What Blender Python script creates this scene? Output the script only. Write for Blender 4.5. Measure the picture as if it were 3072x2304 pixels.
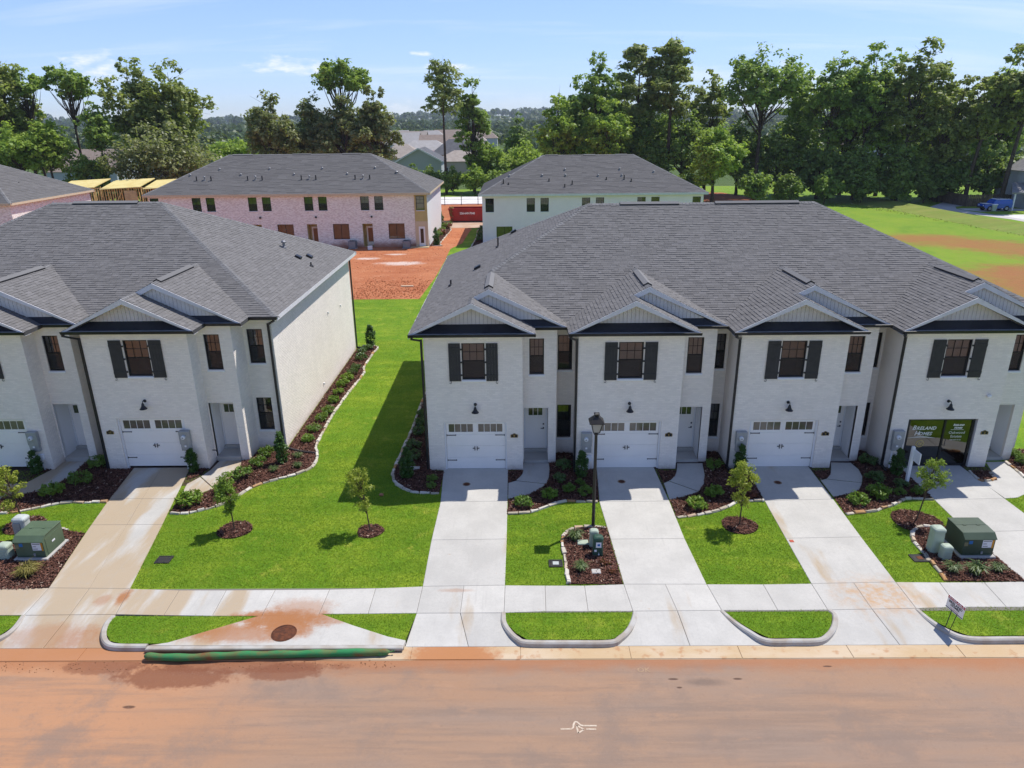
import bpy, math, random
import numpy as np
from mathutils import Vector, Matrix
R = math.radians
sc = bpy.context.scene
for o in list(bpy.data.objects): bpy.data.objects.remove(o, do_unlink=True)
col = sc.collection

# ------------------------------------------------------------------ camera
CAM_H, FPX, PITCH, ROLL, YAW = 13.814, 2139.6, .3542, .0107, -.0096
def _dir(qx, qy, qz=1.0):
    c, s = math.cos(ROLL), math.sin(ROLL)
    u, v = c*qx - s*qy, s*qx + c*qy
    d = (u, qz, -v)
    y = d[1]*math.cos(PITCH) + d[2]*math.sin(PITCH); z = -d[1]*math.sin(PITCH) + d[2]*math.cos(PITCH)
    x = d[0]
    return Vector((x*math.cos(YAW) + y*math.sin(YAW), -x*math.sin(YAW) + y*math.cos(YAW), z))
cam = bpy.data.objects.new('camera', bpy.data.cameras.new('camera')); col.objects.link(cam)
right, down, fwd = _dir(1, 0, 0), _dir(0, 1, 0), _dir(0, 0, 1)
cam.matrix_world = Matrix.Translation((0, 0, CAM_H)) @ Matrix((right, -down, -fwd)).transposed().to_4x4()
cam.data.sensor_width = 36.0; cam.data.lens = FPX/3072*36.0
cam.data.clip_start = .1; cam.data.clip_end = 20000
sc.camera = cam

# ------------------------------------------------------------------ sky, sun, exposure
SUN = Vector((.46, .35, 1.0)).normalized()
world = bpy.data.worlds.new('World'); sc.world = world; world.use_nodes = True
wn, wl = world.node_tree.nodes, world.node_tree.links
wn.clear()
w_out = wn.new('ShaderNodeOutputWorld'); w_bg = wn.new('ShaderNodeBackground')
sky = wn.new('ShaderNodeTexSky'); sky.sky_type = 'NISHITA'; sky.sun_disc = False
sky.sun_elevation = math.asin(SUN.z); sky.sun_rotation = math.atan2(SUN.x, SUN.y)
sky.altitude = 3000; sky.air_density = .85; sky.dust_density = .3; sky.ozone_density = 1.6
SKY_STRENGTH, SUN_STRENGTH, EXPOSURE = .15, 3.3, .60
w_bg.inputs['Strength'].default_value = SKY_STRENGTH
def WN(t, **kw):
    n = wn.new(t)
    for k, v in kw.items(): setattr(n, k, v)
    return n
def wmath(op, a, b=None, clamp=False):
    n = WN('ShaderNodeMath', operation=op, use_clamp=clamp)
    for i, v in enumerate((a, b)):
        if v is None: continue
        if isinstance(v, (int, float)): n.inputs[i].default_value = v
        else: wl.new(v, n.inputs[i])
    return n.outputs[0]
tc = WN('ShaderNodeTexCoord'); sep = WN('ShaderNodeSeparateXYZ'); wl.new(tc.outputs['Generated'], sep.inputs[0])
zc = wmath('MAXIMUM', sep.outputs['Z'], .03)
# the sky's brightness range is compressed a little towards the bright horizon, as in the photograph
bw = WN('ShaderNodeRGBToBW'); wl.new(sky.outputs[0], bw.inputs[0])
soft = wmath('DIVIDE', 1.0, wmath('ADD', 1.0, wmath('MULTIPLY', wmath('MAXIMUM', wmath('SUBTRACT', bw.outputs[0], 2.6), 0.0), .17)))
skm = WN('ShaderNodeVectorMath', operation='MULTIPLY'); wl.new(sky.outputs[0], skm.inputs[0]); skm.inputs[1].default_value = (.93, .90, 1.02)
skv = WN('ShaderNodeVectorMath', operation='SCALE'); wl.new(skm.outputs[0], skv.inputs[0]); wl.new(soft, skv.inputs['Scale'])
# thin high cloud: direction projected on a flat layer
cmb = WN('ShaderNodeCombineXYZ')
wl.new(wmath('DIVIDE', sep.outputs['X'], wmath('ADD', zc, .12)), cmb.inputs[0]); wl.new(wmath('DIVIDE', sep.outputs['Y'], wmath('ADD', zc, .12)), cmb.inputs[1])
mp = WN('ShaderNodeMapping'); mp.inputs['Rotation'].default_value = (0, 0, R(-28)); mp.inputs['Scale'].default_value = (.35, 1.5, 1); mp.inputs['Location'].default_value = (3.1, 1.3, 0)
wl.new(cmb.outputs[0], mp.inputs[0])
n1 = WN('ShaderNodeTexNoise'); n1.inputs['Scale'].default_value = 1.1; n1.inputs['Detail'].default_value = 7; n1.inputs['Roughness'].default_value = .62; n1.inputs['Distortion'].default_value = .5
wl.new(mp.outputs[0], n1.inputs['Vector'])
r1 = WN('ShaderNodeMapRange'); r1.inputs[1].default_value = .52; r1.inputs[2].default_value = .85; r1.inputs[3].default_value = 0; r1.inputs[4].default_value = .45
wl.new(n1.outputs['Fac'], r1.inputs[0])
# low cumulus: puffs in a band a few degrees above the horizon
az = wmath('ARCTAN2', sep.outputs['X'], sep.outputs['Y'])
cm2 = WN('ShaderNodeCombineXYZ'); wl.new(wmath('MULTIPLY', az, 7.0), cm2.inputs[0]); wl.new(wmath('MULTIPLY', sep.outputs['Z'], 20.0), cm2.inputs[1]); cm2.inputs[2].default_value = 4.7
n2 = WN('ShaderNodeTexNoise'); n2.inputs['Scale'].default_value = .62; n2.inputs['Detail'].default_value = 8; n2.inputs['Roughness'].default_value = .56
wl.new(cm2.outputs[0], n2.inputs['Vector'])
band = WN('ShaderNodeMapRange', interpolation_type='SMOOTHSTEP'); band.inputs[1].default_value = .135; band.inputs[2].default_value = .02; band.inputs[3].default_value = -.2; band.inputs[4].default_value = .03
wl.new(sep.outputs['Z'], band.inputs[0])
r2 = WN('ShaderNodeMapRange', interpolation_type='SMOOTHSTEP'); r2.inputs[1].default_value = .53; r2.inputs[2].default_value = .66; r2.inputs[4].default_value = .85
wl.new(wmath('ADD', n2.outputs['Fac'], band.outputs[0]), r2.inputs[0])
puff = None
for a0, z0, ra, rz_ in ((-.300, .066, .075, .020), (-.255, .060, .045, .018), (-.50, .060, .07, .030), (-.145, .014, .05, .022), (.335, .045, .07, .03), (-.085, .066, .06, .008), (-.12, .080, .03, .006), (-.9, .07, .12, .03), (.85, .07, .12, .03), (1.4, .08, .12, .03), (-1.6, .08, .12, .03), (2.4, .07, .14, .03), (-2.5, .08, .14, .03)):   # single fair-weather clouds all round the horizon
    da = wmath('DIVIDE', wmath('SUBTRACT', az, a0), ra); dz = wmath('DIVIDE', wmath('SUBTRACT', sep.outputs['Z'], z0), rz_)
    g_ = wmath('MAXIMUM', wmath('SUBTRACT', 1.0, wmath('ADD', wmath('MULTIPLY', da, da), wmath('MULTIPLY', dz, dz))), 0.0)
    puff = g_ if puff is None else wmath('MAXIMUM', puff, g_)
n3 = WN('ShaderNodeTexNoise'); n3.inputs['Scale'].default_value = 6.0; n3.inputs['Detail'].default_value = 7; n3.inputs['Roughness'].default_value = .58; wl.new(cm2.outputs[0], n3.inputs['Vector'])
r3 = WN('ShaderNodeMapRange', interpolation_type='SMOOTHSTEP'); r3.inputs[1].default_value = .30; r3.inputs[2].default_value = .72; r3.inputs[4].default_value = .85
wl.new(wmath('ADD', n3.outputs['Fac'], wmath('MULTIPLY', wmath('SUBTRACT', puff, 1.0), .55)), r3.inputs[0])
cl = wmath('ADD', wmath('ADD', r1.outputs[0], wmath('MULTIPLY', r2.outputs[0], .35)), r3.outputs[0], True)
up = WN('ShaderNodeMapRange'); up.inputs[1].default_value = -.01; up.inputs[2].default_value = .02
wl.new(sep.outputs['Z'], up.inputs[0])
mixc = WN('ShaderNodeMix', data_type='RGBA'); mixc.inputs[7].default_value = (4.7, 4.85, 5.1, 1)
wl.new(wmath('MULTIPLY', cl, up.outputs[0]), mixc.inputs[0]); wl.new(skv.outputs[0], mixc.inputs[6])
wl.new(mixc.outputs[2], w_bg.inputs['Color']); wl.new(w_bg.outputs[0], w_out.inputs[0])
sun = bpy.data.objects.new('sun', bpy.data.lights.new('sun', 'SUN')); col.objects.link(sun)
sun.data.energy = SUN_STRENGTH; sun.data.angle = R(.5); sun.data.color = (1, .965, .915)
sun.rotation_euler = SUN.to_track_quat('Z', 'Y').to_euler(); sun.location = (40, 30, 90)
sc.view_settings.view_transform = 'Standard'; sc.view_settings.look = 'None'; sc.view_settings.gamma = 1
sc.view_settings.exposure = EXPOSURE; sc.view_settings.use_curve_mapping = False
sc.render.engine = 'CYCLES'
try:
    sc.cycles.use_denoising = True; sc.cycles.max_bounces = 8; sc.cycles.diffuse_bounces = 5; sc.cycles.glossy_bounces = 3
    sc.cycles.transmission_bounces = 4; sc.cycles.transparent_max_bounces = 12; sc.cycles.caustics_reflective = False; sc.cycles.caustics_refractive = False
except Exception: pass

# ------------------------------------------------------------------ pixel -> place (a pixel gives a direction; the ground or a wall gives the distance)
K = 3072/2212
def G(x, y, z=0.0):
    d = _dir((x*K - 1536)/FPX, (y*K - 1152)/FPX); t = (z - CAM_H)/d.z
    return Vector((d.x*t, d.y*t, z))
def AY(x, y, Y):
    d = _dir((x*K - 1536)/FPX, (y*K - 1152)/FPX); t = Y/d.y
    return Vector((d.x*t, Y, CAM_H + d.z*t))
CROPS = {1: (0, 850, 1100), 2: (1150, 750, 1100), 3: (2072, 750, 1000), 4: (0, 1350, 1300), 5: (1150, 1350, 1100), 6: (2072, 1250, 1000), 7: (400, 420, 1000), 8: (1250, 420, 1000), 9: (1270, 550, 300), 10: (2672, 480, 400)}
def O(k, x, y):
    a, b, w = CROPS[k]; s = w/2212
    return ((a + x*s)/K, (b + y*s)/K)
def C(k, x, y, z=0.0): return G(*O(k, x, y), z)
def P2(k, pts, z=0.0): return [tuple(C(k, x, y, z)[:2]) for x, y in pts]
def PG(pts, z=0.0): return [tuple(G(x, y, z)[:2]) for x, y in pts]

# ------------------------------------------------------------------ materials
MATS = {}
def rgba(c): return (c[0], c[1], c[2], 1)
class NT:
    def __init__(s, name):
        s.m = bpy.data.materials.new(name); s.m.use_nodes = True
        s.n, s.l = s.m.node_tree.nodes, s.m.node_tree.links; s.n.clear()
        s.out = s.n.new('ShaderNodeOutputMaterial')
    def new(s, t, **kw):
        n = s.n.new(t)
        for k, v in kw.items(): setattr(n, k, v)
        return n
    def put(s, sock, v):
        if v is None: return
        if isinstance(v, bpy.types.NodeSocket): s.l.new(v, sock)
        elif isinstance(v, (tuple, list)) and len(v) == 3 and sock.type == 'RGBA': sock.default_value = rgba(v)
        else: sock.default_value = v
    def math(s, op, a, b=None, clamp=False):
        n = s.new('ShaderNodeMath', operation=op, use_clamp=clamp); s.put(n.inputs[0], a); s.put(n.inputs[1], b); return n.outputs[0]
    def mix(s, f, a, b, mode='MIX'):
        n = s.new('ShaderNodeMix', data_type='RGBA', blend_type=mode); s.put(n.inputs[0], f); s.put(n.inputs[6], a); s.put(n.inputs[7], b); return n.outputs[2]
    def pos(s): return s.new('ShaderNodeNewGeometry').outputs['Position']
    def noise(s, scale, detail=4, rough=.55, stretch=None, off=0, vec=None, dist=0):
        v = vec or s.pos()
        mp = s.new('ShaderNodeMapping'); s.l.new(v, mp.inputs[0])
        if stretch: mp.inputs['Scale'].default_value = stretch
        mp.inputs['Location'].default_value = (off*3.7, off*1.9, off)
        n = s.new('ShaderNodeTexNoise'); n.inputs['Scale'].default_value = scale; n.inputs['Detail'].default_value = detail; n.inputs['Roughness'].default_value = rough; n.inputs['Distortion'].default_value = dist
        s.l.new(mp.outputs[0], n.inputs['Vector']); return n.outputs['Fac']
    def ramp(s, v, a, b, lo=0., hi=1., smooth=True):
        n = s.new('ShaderNodeMapRange'); n.interpolation_type = 'SMOOTHSTEP' if smooth else 'LINEAR'
        s.put(n.inputs[0], v); n.inputs[1].default_value = a; n.inputs[2].default_value = b; n.inputs[3].default_value = lo; n.inputs[4].default_value = hi; return n.outputs[0]
    def island(s):
        g = s.new('ShaderNodeNewGeometry').outputs['Random Per Island']; o = s.new('ShaderNodeObjectInfo').outputs['Random']
        return s.math('FRACT', s.math('ADD', g, o))
    def bump(s, h, strength=.3, dist=.02):
        n = s.new('ShaderNodeBump'); n.inputs['Strength'].default_value = strength; n.inputs['Distance'].default_value = dist; s.l.new(h, n.inputs['Height']); return n.outputs[0]
    def bsdf(s, color, rough=.8, spec=.3, metallic=0, normal=None):
        b = s.new('ShaderNodeBsdfPrincipled'); s.put(b.inputs['Base Color'], color); s.put(b.inputs['Roughness'], rough)
        b.inputs['Specular IOR Level'].default_value = spec; b.inputs['Metallic'].default_value = metallic
        if normal: s.l.new(normal, b.inputs['Normal'])
        s.l.new(b.outputs[0], s.out.inputs[0]); return b
def M(name, c, c2=None, scale=3, rough=.75, spec=.3, metallic=0, isl=0, bump=0, bscale=60, bdist=.01, stretch=None, detail=5, lo=.35, hi=.65):
    if name in MATS: return MATS[name]
    t = NT(name); colr = c
    if c2: colr = t.mix(t.ramp(t.noise(scale, detail, stretch=stretch), lo, hi), c, c2)
    if isl:
        f = t.ramp(t.island(), 0, 1, 1 - isl, 1 + isl, False)
        hs = t.new('ShaderNodeHueSaturation'); t.put(hs.inputs['Color'], colr); t.put(hs.inputs['Value'], f); colr = hs.outputs[0]
    nrm = t.bump(t.noise(bscale, 3, stretch=stretch), bump, bdist) if bump else None
    t.bsdf(colr, rough, spec, metallic, nrm)
    MATS[name] = t.m; return t.m
def leafmat(name, c, c2, trans=.35, isl=.35, tint=(.30, .40, .04), rough=.5):
    t = NT(name)
    o = t.new('ShaderNodeObjectInfo').outputs['Random']
    f = t.math('ADD', t.math('MULTIPLY', t.new('ShaderNodeNewGeometry').outputs['Random Per Island'], .75), t.math('MULTIPLY', o, .25))
    f2 = t.math('ADD', t.math('MULTIPLY', f, .55), t.math('MULTIPLY', t.ramp(t.noise(.35, 3), .3, .7), .45))
    base = t.mix(f2, c, c2)
    b = t.new('ShaderNodeBsdfPrincipled'); t.put(b.inputs['Base Color'], base); b.inputs['Roughness'].default_value = rough; b.inputs['Specular IOR Level'].default_value = .35
    tr = t.new('ShaderNodeBsdfTranslucent'); t.put(tr.inputs[0], t.mix(.6, base, tint))
    mx = t.new('ShaderNodeMixShader'); mx.inputs[0].default_value = trans
    t.l.new(b.outputs[0], mx.inputs[1]); t.l.new(tr.outputs[0], mx.inputs[2]); t.l.new(mx.outputs[0], t.out.inputs[0])
    MATS[name] = t.m; return t.m
def glassmat(name, tint, refl=.9, fres=1.5):
    t = NT(name)
    tr = t.new('ShaderNodeBsdfTransparent'); tr.inputs[0].default_value = rgba(tint)
    gl = t.new('ShaderNodeBsdfGlossy'); gl.inputs['Roughness'].default_value = .02; gl.inputs[0].default_value = (refl, refl, refl, 1)
    fr = t.new('ShaderNodeFresnel'); fr.inputs[0].default_value = fres
    mx = t.new('ShaderNodeMixShader'); t.l.new(t.math('ADD', t.math('MULTIPLY', fr.outputs[0], 1.0), .06, True), mx.inputs[0]); t.l.new(tr.outputs[0], mx.inputs[1]); t.l.new(gl.outputs[0], mx.inputs[2])
    t.l.new(mx.outputs[0], t.out.inputs[0]); MATS[name] = t.m; return t.m

# ------------------------------------------------------------------ mesh building
class MB:
    def __init__(s): s.v, s.f = [], []
    def add(s, vs, fs):
        n = len(s.v); s.v += [tuple(v) for v in vs]; s.f += [tuple(i + n for i in f) for f in fs]; return s
    def box(s, x0, x1, y0, y1, z0, z1):
        return s.add([(x0,y0,z0),(x1,y0,z0),(x1,y1,z0),(x0,y1,z0),(x0,y0,z1),(x1,y0,z1),(x1,y1,z1),(x0,y1,z1)],
                     [(0,3,2,1),(4,5,6,7),(0,1,5,4),(1,2,6,5),(2,3,7,6),(3,0,4,7)])
    def quad(s, *p): return s.add(p, [tuple(range(len(p)))])
    def bevbox(s, x0, x1, y0, y1, z0, z1, b=.02):
        # box whose top edges are chamfered
        return s.add([(x0,y0,z0),(x1,y0,z0),(x1,y1,z0),(x0,y1,z0),(x0,y0,z1-b),(x1,y0,z1-b),(x1,y1,z1-b),(x0,y1,z1-b),
                      (x0+b,y0+b,z1),(x1-b,y0+b,z1),(x1-b,y1-b,z1),(x0+b,y1-b,z1)],
                     [(0,3,2,1),(0,1,5,4),(1,2,6,5),(2,3,7,6),(3,0,4,7),(4,5,9,8),(5,6,10,9),(6,7,11,10),(7,4,8,11),(8,9,10,11)])
    def prism(s, pts, z0, z1):   # horizontal polygon, extruded
        if sum(pts[i][0]*pts[(i+1) % len(pts)][1] - pts[(i+1) % len(pts)][0]*pts[i][1] for i in range(len(pts))) < 0: pts = pts[::-1]
        n = len(pts)
        return s.add([(p[0], p[1], z0) for p in pts] + [(p[0], p[1], z1) for p in pts],
                     [tuple(range(n))[::-1], tuple(range(n, 2*n))] + [(i, (i+1) % n, n + (i+1) % n, n + i) for i in range(n)])
    def tube(s, path, r, n=8, caps=True):
        path = [Vector(p) for p in path]; rs = r if isinstance(r, (list, tuple)) else [r]*len(path)
        base = len(s.v); up = Vector((0, 0, 1))
        for i, p in enumerate(path):
            t = (path[min(i+1, len(path)-1)] - path[max(i-1, 0)]).normalized()
            a = t.cross(up if abs(t.z) < .95 else Vector((1, 0, 0))).normalized(); b = a.cross(t)
            for k in range(n):
                an = 2*math.pi*k/n; s.v.append(tuple(p + (a*math.cos(an) + b*math.sin(an))*rs[i]))
        for i in range(len(path)-1):
            for k in range(n): s.f.append((base+i*n+k, base+i*n+(k+1) % n, base+(i+1)*n+(k+1) % n, base+(i+1)*n+k))
        if caps: s.f.append(tuple(base+k for k in range(n))[::-1]); s.f.append(tuple(base+(len(path)-1)*n+k for k in range(n)))
        return s
    def bar(s, p, q, w, h=None, up=Vector((0, 0, 1))):   # rectangular bar between two points
        p, q = Vector(p), Vector(q); h = h or w; t = (q-p).normalized()
        a = t.cross(up); a = a.normalized() if a.length > 1e-4 else Vector((1, 0, 0)); b = a.cross(t)
        o = [p + a*i*w/2 + b*j*h/2 for i, j in ((-1,-1),(1,-1),(1,1),(-1,1))]; o2 = [v + (q-p) for v in o]
        return s.add(o + o2, [(0,1,2,3),(7,6,5,4),(0,4,5,1),(1,5,6,2),(2,6,7,3),(3,7,4,0)])
    def lathe(s, c, prof, n=16, axis='z', sx=1, sy=1):
        c = Vector(c); base = len(s.v)
        for r, h in prof:
            for k in range(n):
                an = 2*math.pi*k/n; x, y = r*math.cos(an)*sx, r*math.sin(an)*sy
                s.v.append(tuple(c + (Vector((x, y, h)) if axis == 'z' else Vector((x, -h, y)) if axis == 'y' else Vector((h, x, y)))))
        for i in range(len(prof)-1):
            for k in range(n): s.f.append((base+i*n+k, base+i*n+(k+1) % n, base+(i+1)*n+(k+1) % n, base+(i+1)*n+k))
        s.f.append(tuple(base+k for k in range(n))[::-1]); s.f.append(tuple(base+(len(prof)-1)*n+k for k in range(n)))
        return s
    def sphere(s, c, rx, ry, rz, n=10, m=6):
        return s.lathe(c, [(math.sin(math.pi*i/m)*rx + 1e-4, -math.cos(math.pi*i/m)*rz) for i in range(m+1)], n, 'z', 1, ry/rx)
WO = {}
def worg(o): return WO.get(o.name, Vector((0, 0, 0)))
def setprops(o, label=None, cat=None, group=None, kind=None):
    if label: o['label'] = label
    if cat: o['category'] = cat
    if group: o['group'] = group
    if kind: o['kind'] = kind
    return o
def empty(name, loc, label=None, cat=None, group=None, kind=None):
    o = bpy.data.objects.new(name, None); col.objects.link(o); o.location = loc; o.empty_display_size = .2
    WO[o.name] = Vector(loc); return setprops(o, label, cat, group, kind)
def obj(name, mb, mat, parent=None, smooth=False, label=None, cat=None, group=None, kind=None, org=None):
    """world-space geometry -> one mesh object; the origin goes to `org` or the parent's origin"""
    po = worg(parent) if parent else Vector((0, 0, 0))
    og = Vector(org) if org is not None else po
    me = bpy.data.meshes.new(name); me.from_pydata([(v[0]-og.x, v[1]-og.y, v[2]-og.z) for v in mb.v], [], mb.f); me.update()
    if smooth: me.polygons.foreach_set('use_smooth', [True]*len(me.polygons))
    if mat: me.materials.append(mat)
    o = bpy.data.objects.new(name, me); col.objects.link(o); o.parent = parent; o.location = og - po
    WO[o.name] = og
    return setprops(o, label, cat, group, kind)
def arrmesh(name, v, f, mat, smooth=False):
    """numpy arrays: v (n,3), f (m,k)"""
    me = bpy.data.meshes.new(name); n, m, k = len(v), len(f), f.shape[1]
    me.vertices.add(n); me.vertices.foreach_set('co', np.ascontiguousarray(v, dtype=np.float32).ravel())
    me.loops.add(m*k); me.loops.foreach_set('vertex_index', np.ascontiguousarray(f, dtype=np.int32).ravel())
    me.polygons.add(m); me.polygons.foreach_set('loop_start', np.arange(0, m*k, k, dtype=np.int32))
    try: me.polygons.foreach_set('loop_total', np.full(m, k, dtype=np.int32))
    except Exception: pass
    if smooth: me.polygons.foreach_set('use_smooth', np.ones(m, dtype=bool))
    me.update(calc_edges=True); me.validate(); me.materials.append(mat); return me
def link(name, me, parent=None, loc=(0, 0, 0), **kw):
    o = bpy.data.objects.new(name, me); col.objects.link(o); o.parent = parent; o.location = loc
    WO[o.name] = Vector(loc) + (worg(parent) if parent else Vector((0, 0, 0)))
    return setprops(o, **kw)
def kids(o): return [c for c in bpy.data.objects if c.parent == o]
def clone(root, loc, rz=0, s=1, label=None, group=None, parts=None):
    r = root.copy(); col.objects.link(r); r.location = loc; r.rotation_euler = (0, 0, rz); r.scale = (s, s, s) if not isinstance(s, tuple) else s
    if label: r['label'] = label
    if group: r['group'] = group
    for ch in (parts if parts is not None else kids(root)):
        c = ch.copy(); col.objects.link(c); c.parent = r
    return r
def text(name, body, size, origin, xdir, ydir, mat, parent, shear=0, align='CENTER', bold=0, space=1):
    cu = bpy.data.curves.new(name, 'FONT'); cu.body = body; cu.size = size; cu.align_x = align; cu.shear = shear; cu.offset = bold; cu.space_character = space; cu.resolution_u = 2
    tmp = bpy.data.objects.new(name, cu); col.objects.link(tmp)
    me = bpy.data.meshes.new_from_object(tmp); bpy.data.objects.remove(tmp); bpy.data.curves.remove(cu)
    x, y = Vector(xdir).normalized(), Vector(ydir).normalized(); z = x.cross(y)
    me.transform(Matrix((x, y, z)).transposed().to_4x4()); me.transform(Matrix.Translation(Vector(origin) - worg(parent)))
    me.materials.clear(); me.materials.append(mat)
    o = bpy.data.objects.new(name, me); col.objects.link(o); o.parent = parent; return o
def inpoly(px, py, poly):
    inside = np.zeros(len(px), bool); n = len(poly)
    for i in range(n):
        x0, y0 = poly[i]; x1, y1 = poly[(i+1) % n]
        if y0 == y1: continue
        c = ((y0 > py) != (y1 > py)) & (px < (x1-x0)*(py-y0)/(y1-y0) + x0)
        inside ^= c
    return inside
def sheet(name, poly, z, mat, parent=None, kind='structure', label=None, cat=None, thick=None):
    mb = MB()
    if thick: mb.prism(poly, z - thick, z)
    else:
        if sum(poly[i][0]*poly[(i+1) % len(poly)][1] - poly[(i+1) % len(poly)][0]*poly[i][1] for i in range(len(poly))) < 0: poly = poly[::-1]
        mb.quad(*[(p[0], p[1], z) for p in poly])
    return obj(name, mb, mat, parent, kind=kind if not parent else None, label=label, cat=cat)
def smooth_path(pts, n=6, closed=False):
    pts = [Vector((p[0], p[1], p[2] if len(p) > 2 else 0)) for p in pts]; out = []
    m = len(pts)
    for i in range(m if closed else m-1):
        p0, p1, p2, p3 = (pts[(i+k-1) % m] if closed else pts[min(max(i+k-1, 0), m-1)] for k in range(4))
        for j in range(n):
            t = j/n; out.append(.5*((2*p1) + (p2-p0)*t + (2*p0-5*p1+4*p2-p3)*t*t + (3*p1-p0-3*p2+p3)*t**3))
    if not closed: out.append(pts[-1])
    return out
# ------------------------------------------------------------------ surfaces of the setting
def spot(t, x, y, rx, ry, soft=.55, wob=.5, scale=1.6):
    p = t.new('ShaderNodeSeparateXYZ'); t.l.new(t.pos(), p.inputs[0])
    dx = t.math('DIVIDE', t.math('SUBTRACT', p.outputs[0], x), rx); dy = t.math('DIVIDE', t.math('SUBTRACT', p.outputs[1], y), ry)
    d = t.math('SQRT', t.math('ADD', t.math('MULTIPLY', dx, dx), t.math('MULTIPLY', dy, dy)))
    d = t.math('ADD', d, t.math('MULTIPLY', t.math('SUBTRACT', t.noise(scale, 5, .6), .5), wob*2)); d = t.math('ADD', d, t.math('MULTIPLY', t.math('SUBTRACT', t.noise(scale*5, 5, .7, off=1.5), .5), wob*1.3))
    return t.ramp(d, 1 + soft*.5, 1 - soft*.5)
def xpos(t, i=0):
    p = t.new('ShaderNodeSeparateXYZ'); t.l.new(t.pos(), p.inputs[0]); return p.outputs[i]
def concrete_mat(name, c=(.555, .53, .475), streetside=True):
    t = NT(name)
    col_ = t.mix(t.ramp(t.noise(.9, 6, .6), .3, .7), c, tuple(v*.86 for v in c))
    col_ = t.mix(t.ramp(t.noise(14, 4, .7), .35, .75, 0, .35), col_, tuple(v*.74 for v in c))
    hv = t.new('ShaderNodeHueSaturation'); t.put(hv.inputs['Color'], col_); t.put(hv.inputs['Value'], t.ramp(t.island(), 0, 1, .94, 1.06, False)); col_ = hv.outputs[0]
    if streetside:
        # damp tan run-off on the western slabs, rust marks, clay footprints
        wet = t.math('ADD', t.ramp(xpos(t), -5.5, -12.5, -.12, .16), t.math('MULTIPLY', t.math('SUBTRACT', t.noise(.9, 5, .55, stretch=(1.0, .22, 1), off=2.3), .5), 1.3))
        col_ = t.mix(t.ramp(wet, .0, .20, 0, .85), col_, (.42, .315, .195))
        col_ = t.mix(t.math('MULTIPLY', t.math('MULTIPLY', spot(t, 11.0, 18.35, 1.05, .8, 1.4, .8, 1.6), t.ramp(t.noise(3.0, 6, .7, off=5), .32, .68)), .85), col_, (.50, .27, .10))
        for (x, y, rx, ry, k) in [(-12.35, 18.45, .18, .38, .9), (-7.0, 17.35, 1.35, .42, .8), (-6.6, 17.8, .9, .5, .55), (-2.0, 18.7, .5, .09, .4), (-12.0, 16.6, 1.2, .5, .5), (-9.4, 17.0, 1.7, .35, .45), (-8.2, 16.72, 1.7, .36, .75), (-7.5, 17.42, 1.1, .30, .85), (-6.75, 16.95, .75, .45, .8), (-5.9, 17.3, .8, .2, .6), (-13.6, 16.75, 1.3, .5, .45), (-12.9, 18.3, .25, .25, .5)]:
            col_ = t.mix(t.math('MULTIPLY', spot(t, x, y, rx, ry, .9, .55, 2.6), k), col_, (.36, .15, .055))
        sp = t.math('MULTIPLY', t.ramp(t.noise(5.5, 3, .6, off=4), .66, .74), t.ramp(t.noise(.55, 2, off=2), .52, .66))
        col_ = t.mix(t.math('MULTIPLY', sp, .5), col_, (.42, .25, .13))
    col_ = t.mix(t.ramp(t.noise(3.2, 6, .7, off=7), .5, .78, 0, .30), col_, tuple(v*.70 for v in c))
    col_ = t.mix(t.ramp(t.noise(5, 4, .65, stretch=(1.6, .10, 1), off=9), .56, .74, 0, .22), col_, tuple(v*.62 for v in c))
    col_ = t.mix(t.ramp(t.noise(42, 2, .7, off=1), .60, .80, 0, .35), col_, tuple(v*.66 for v in c))
    t.bsdf(col_, .82, .25, 0, t.bump(t.math('ADD', t.noise(120, 3), t.noise(60, 2, stretch=(.05, 1, 1))), .3, .004)); MATS[name] = t.m; return t.m
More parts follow.
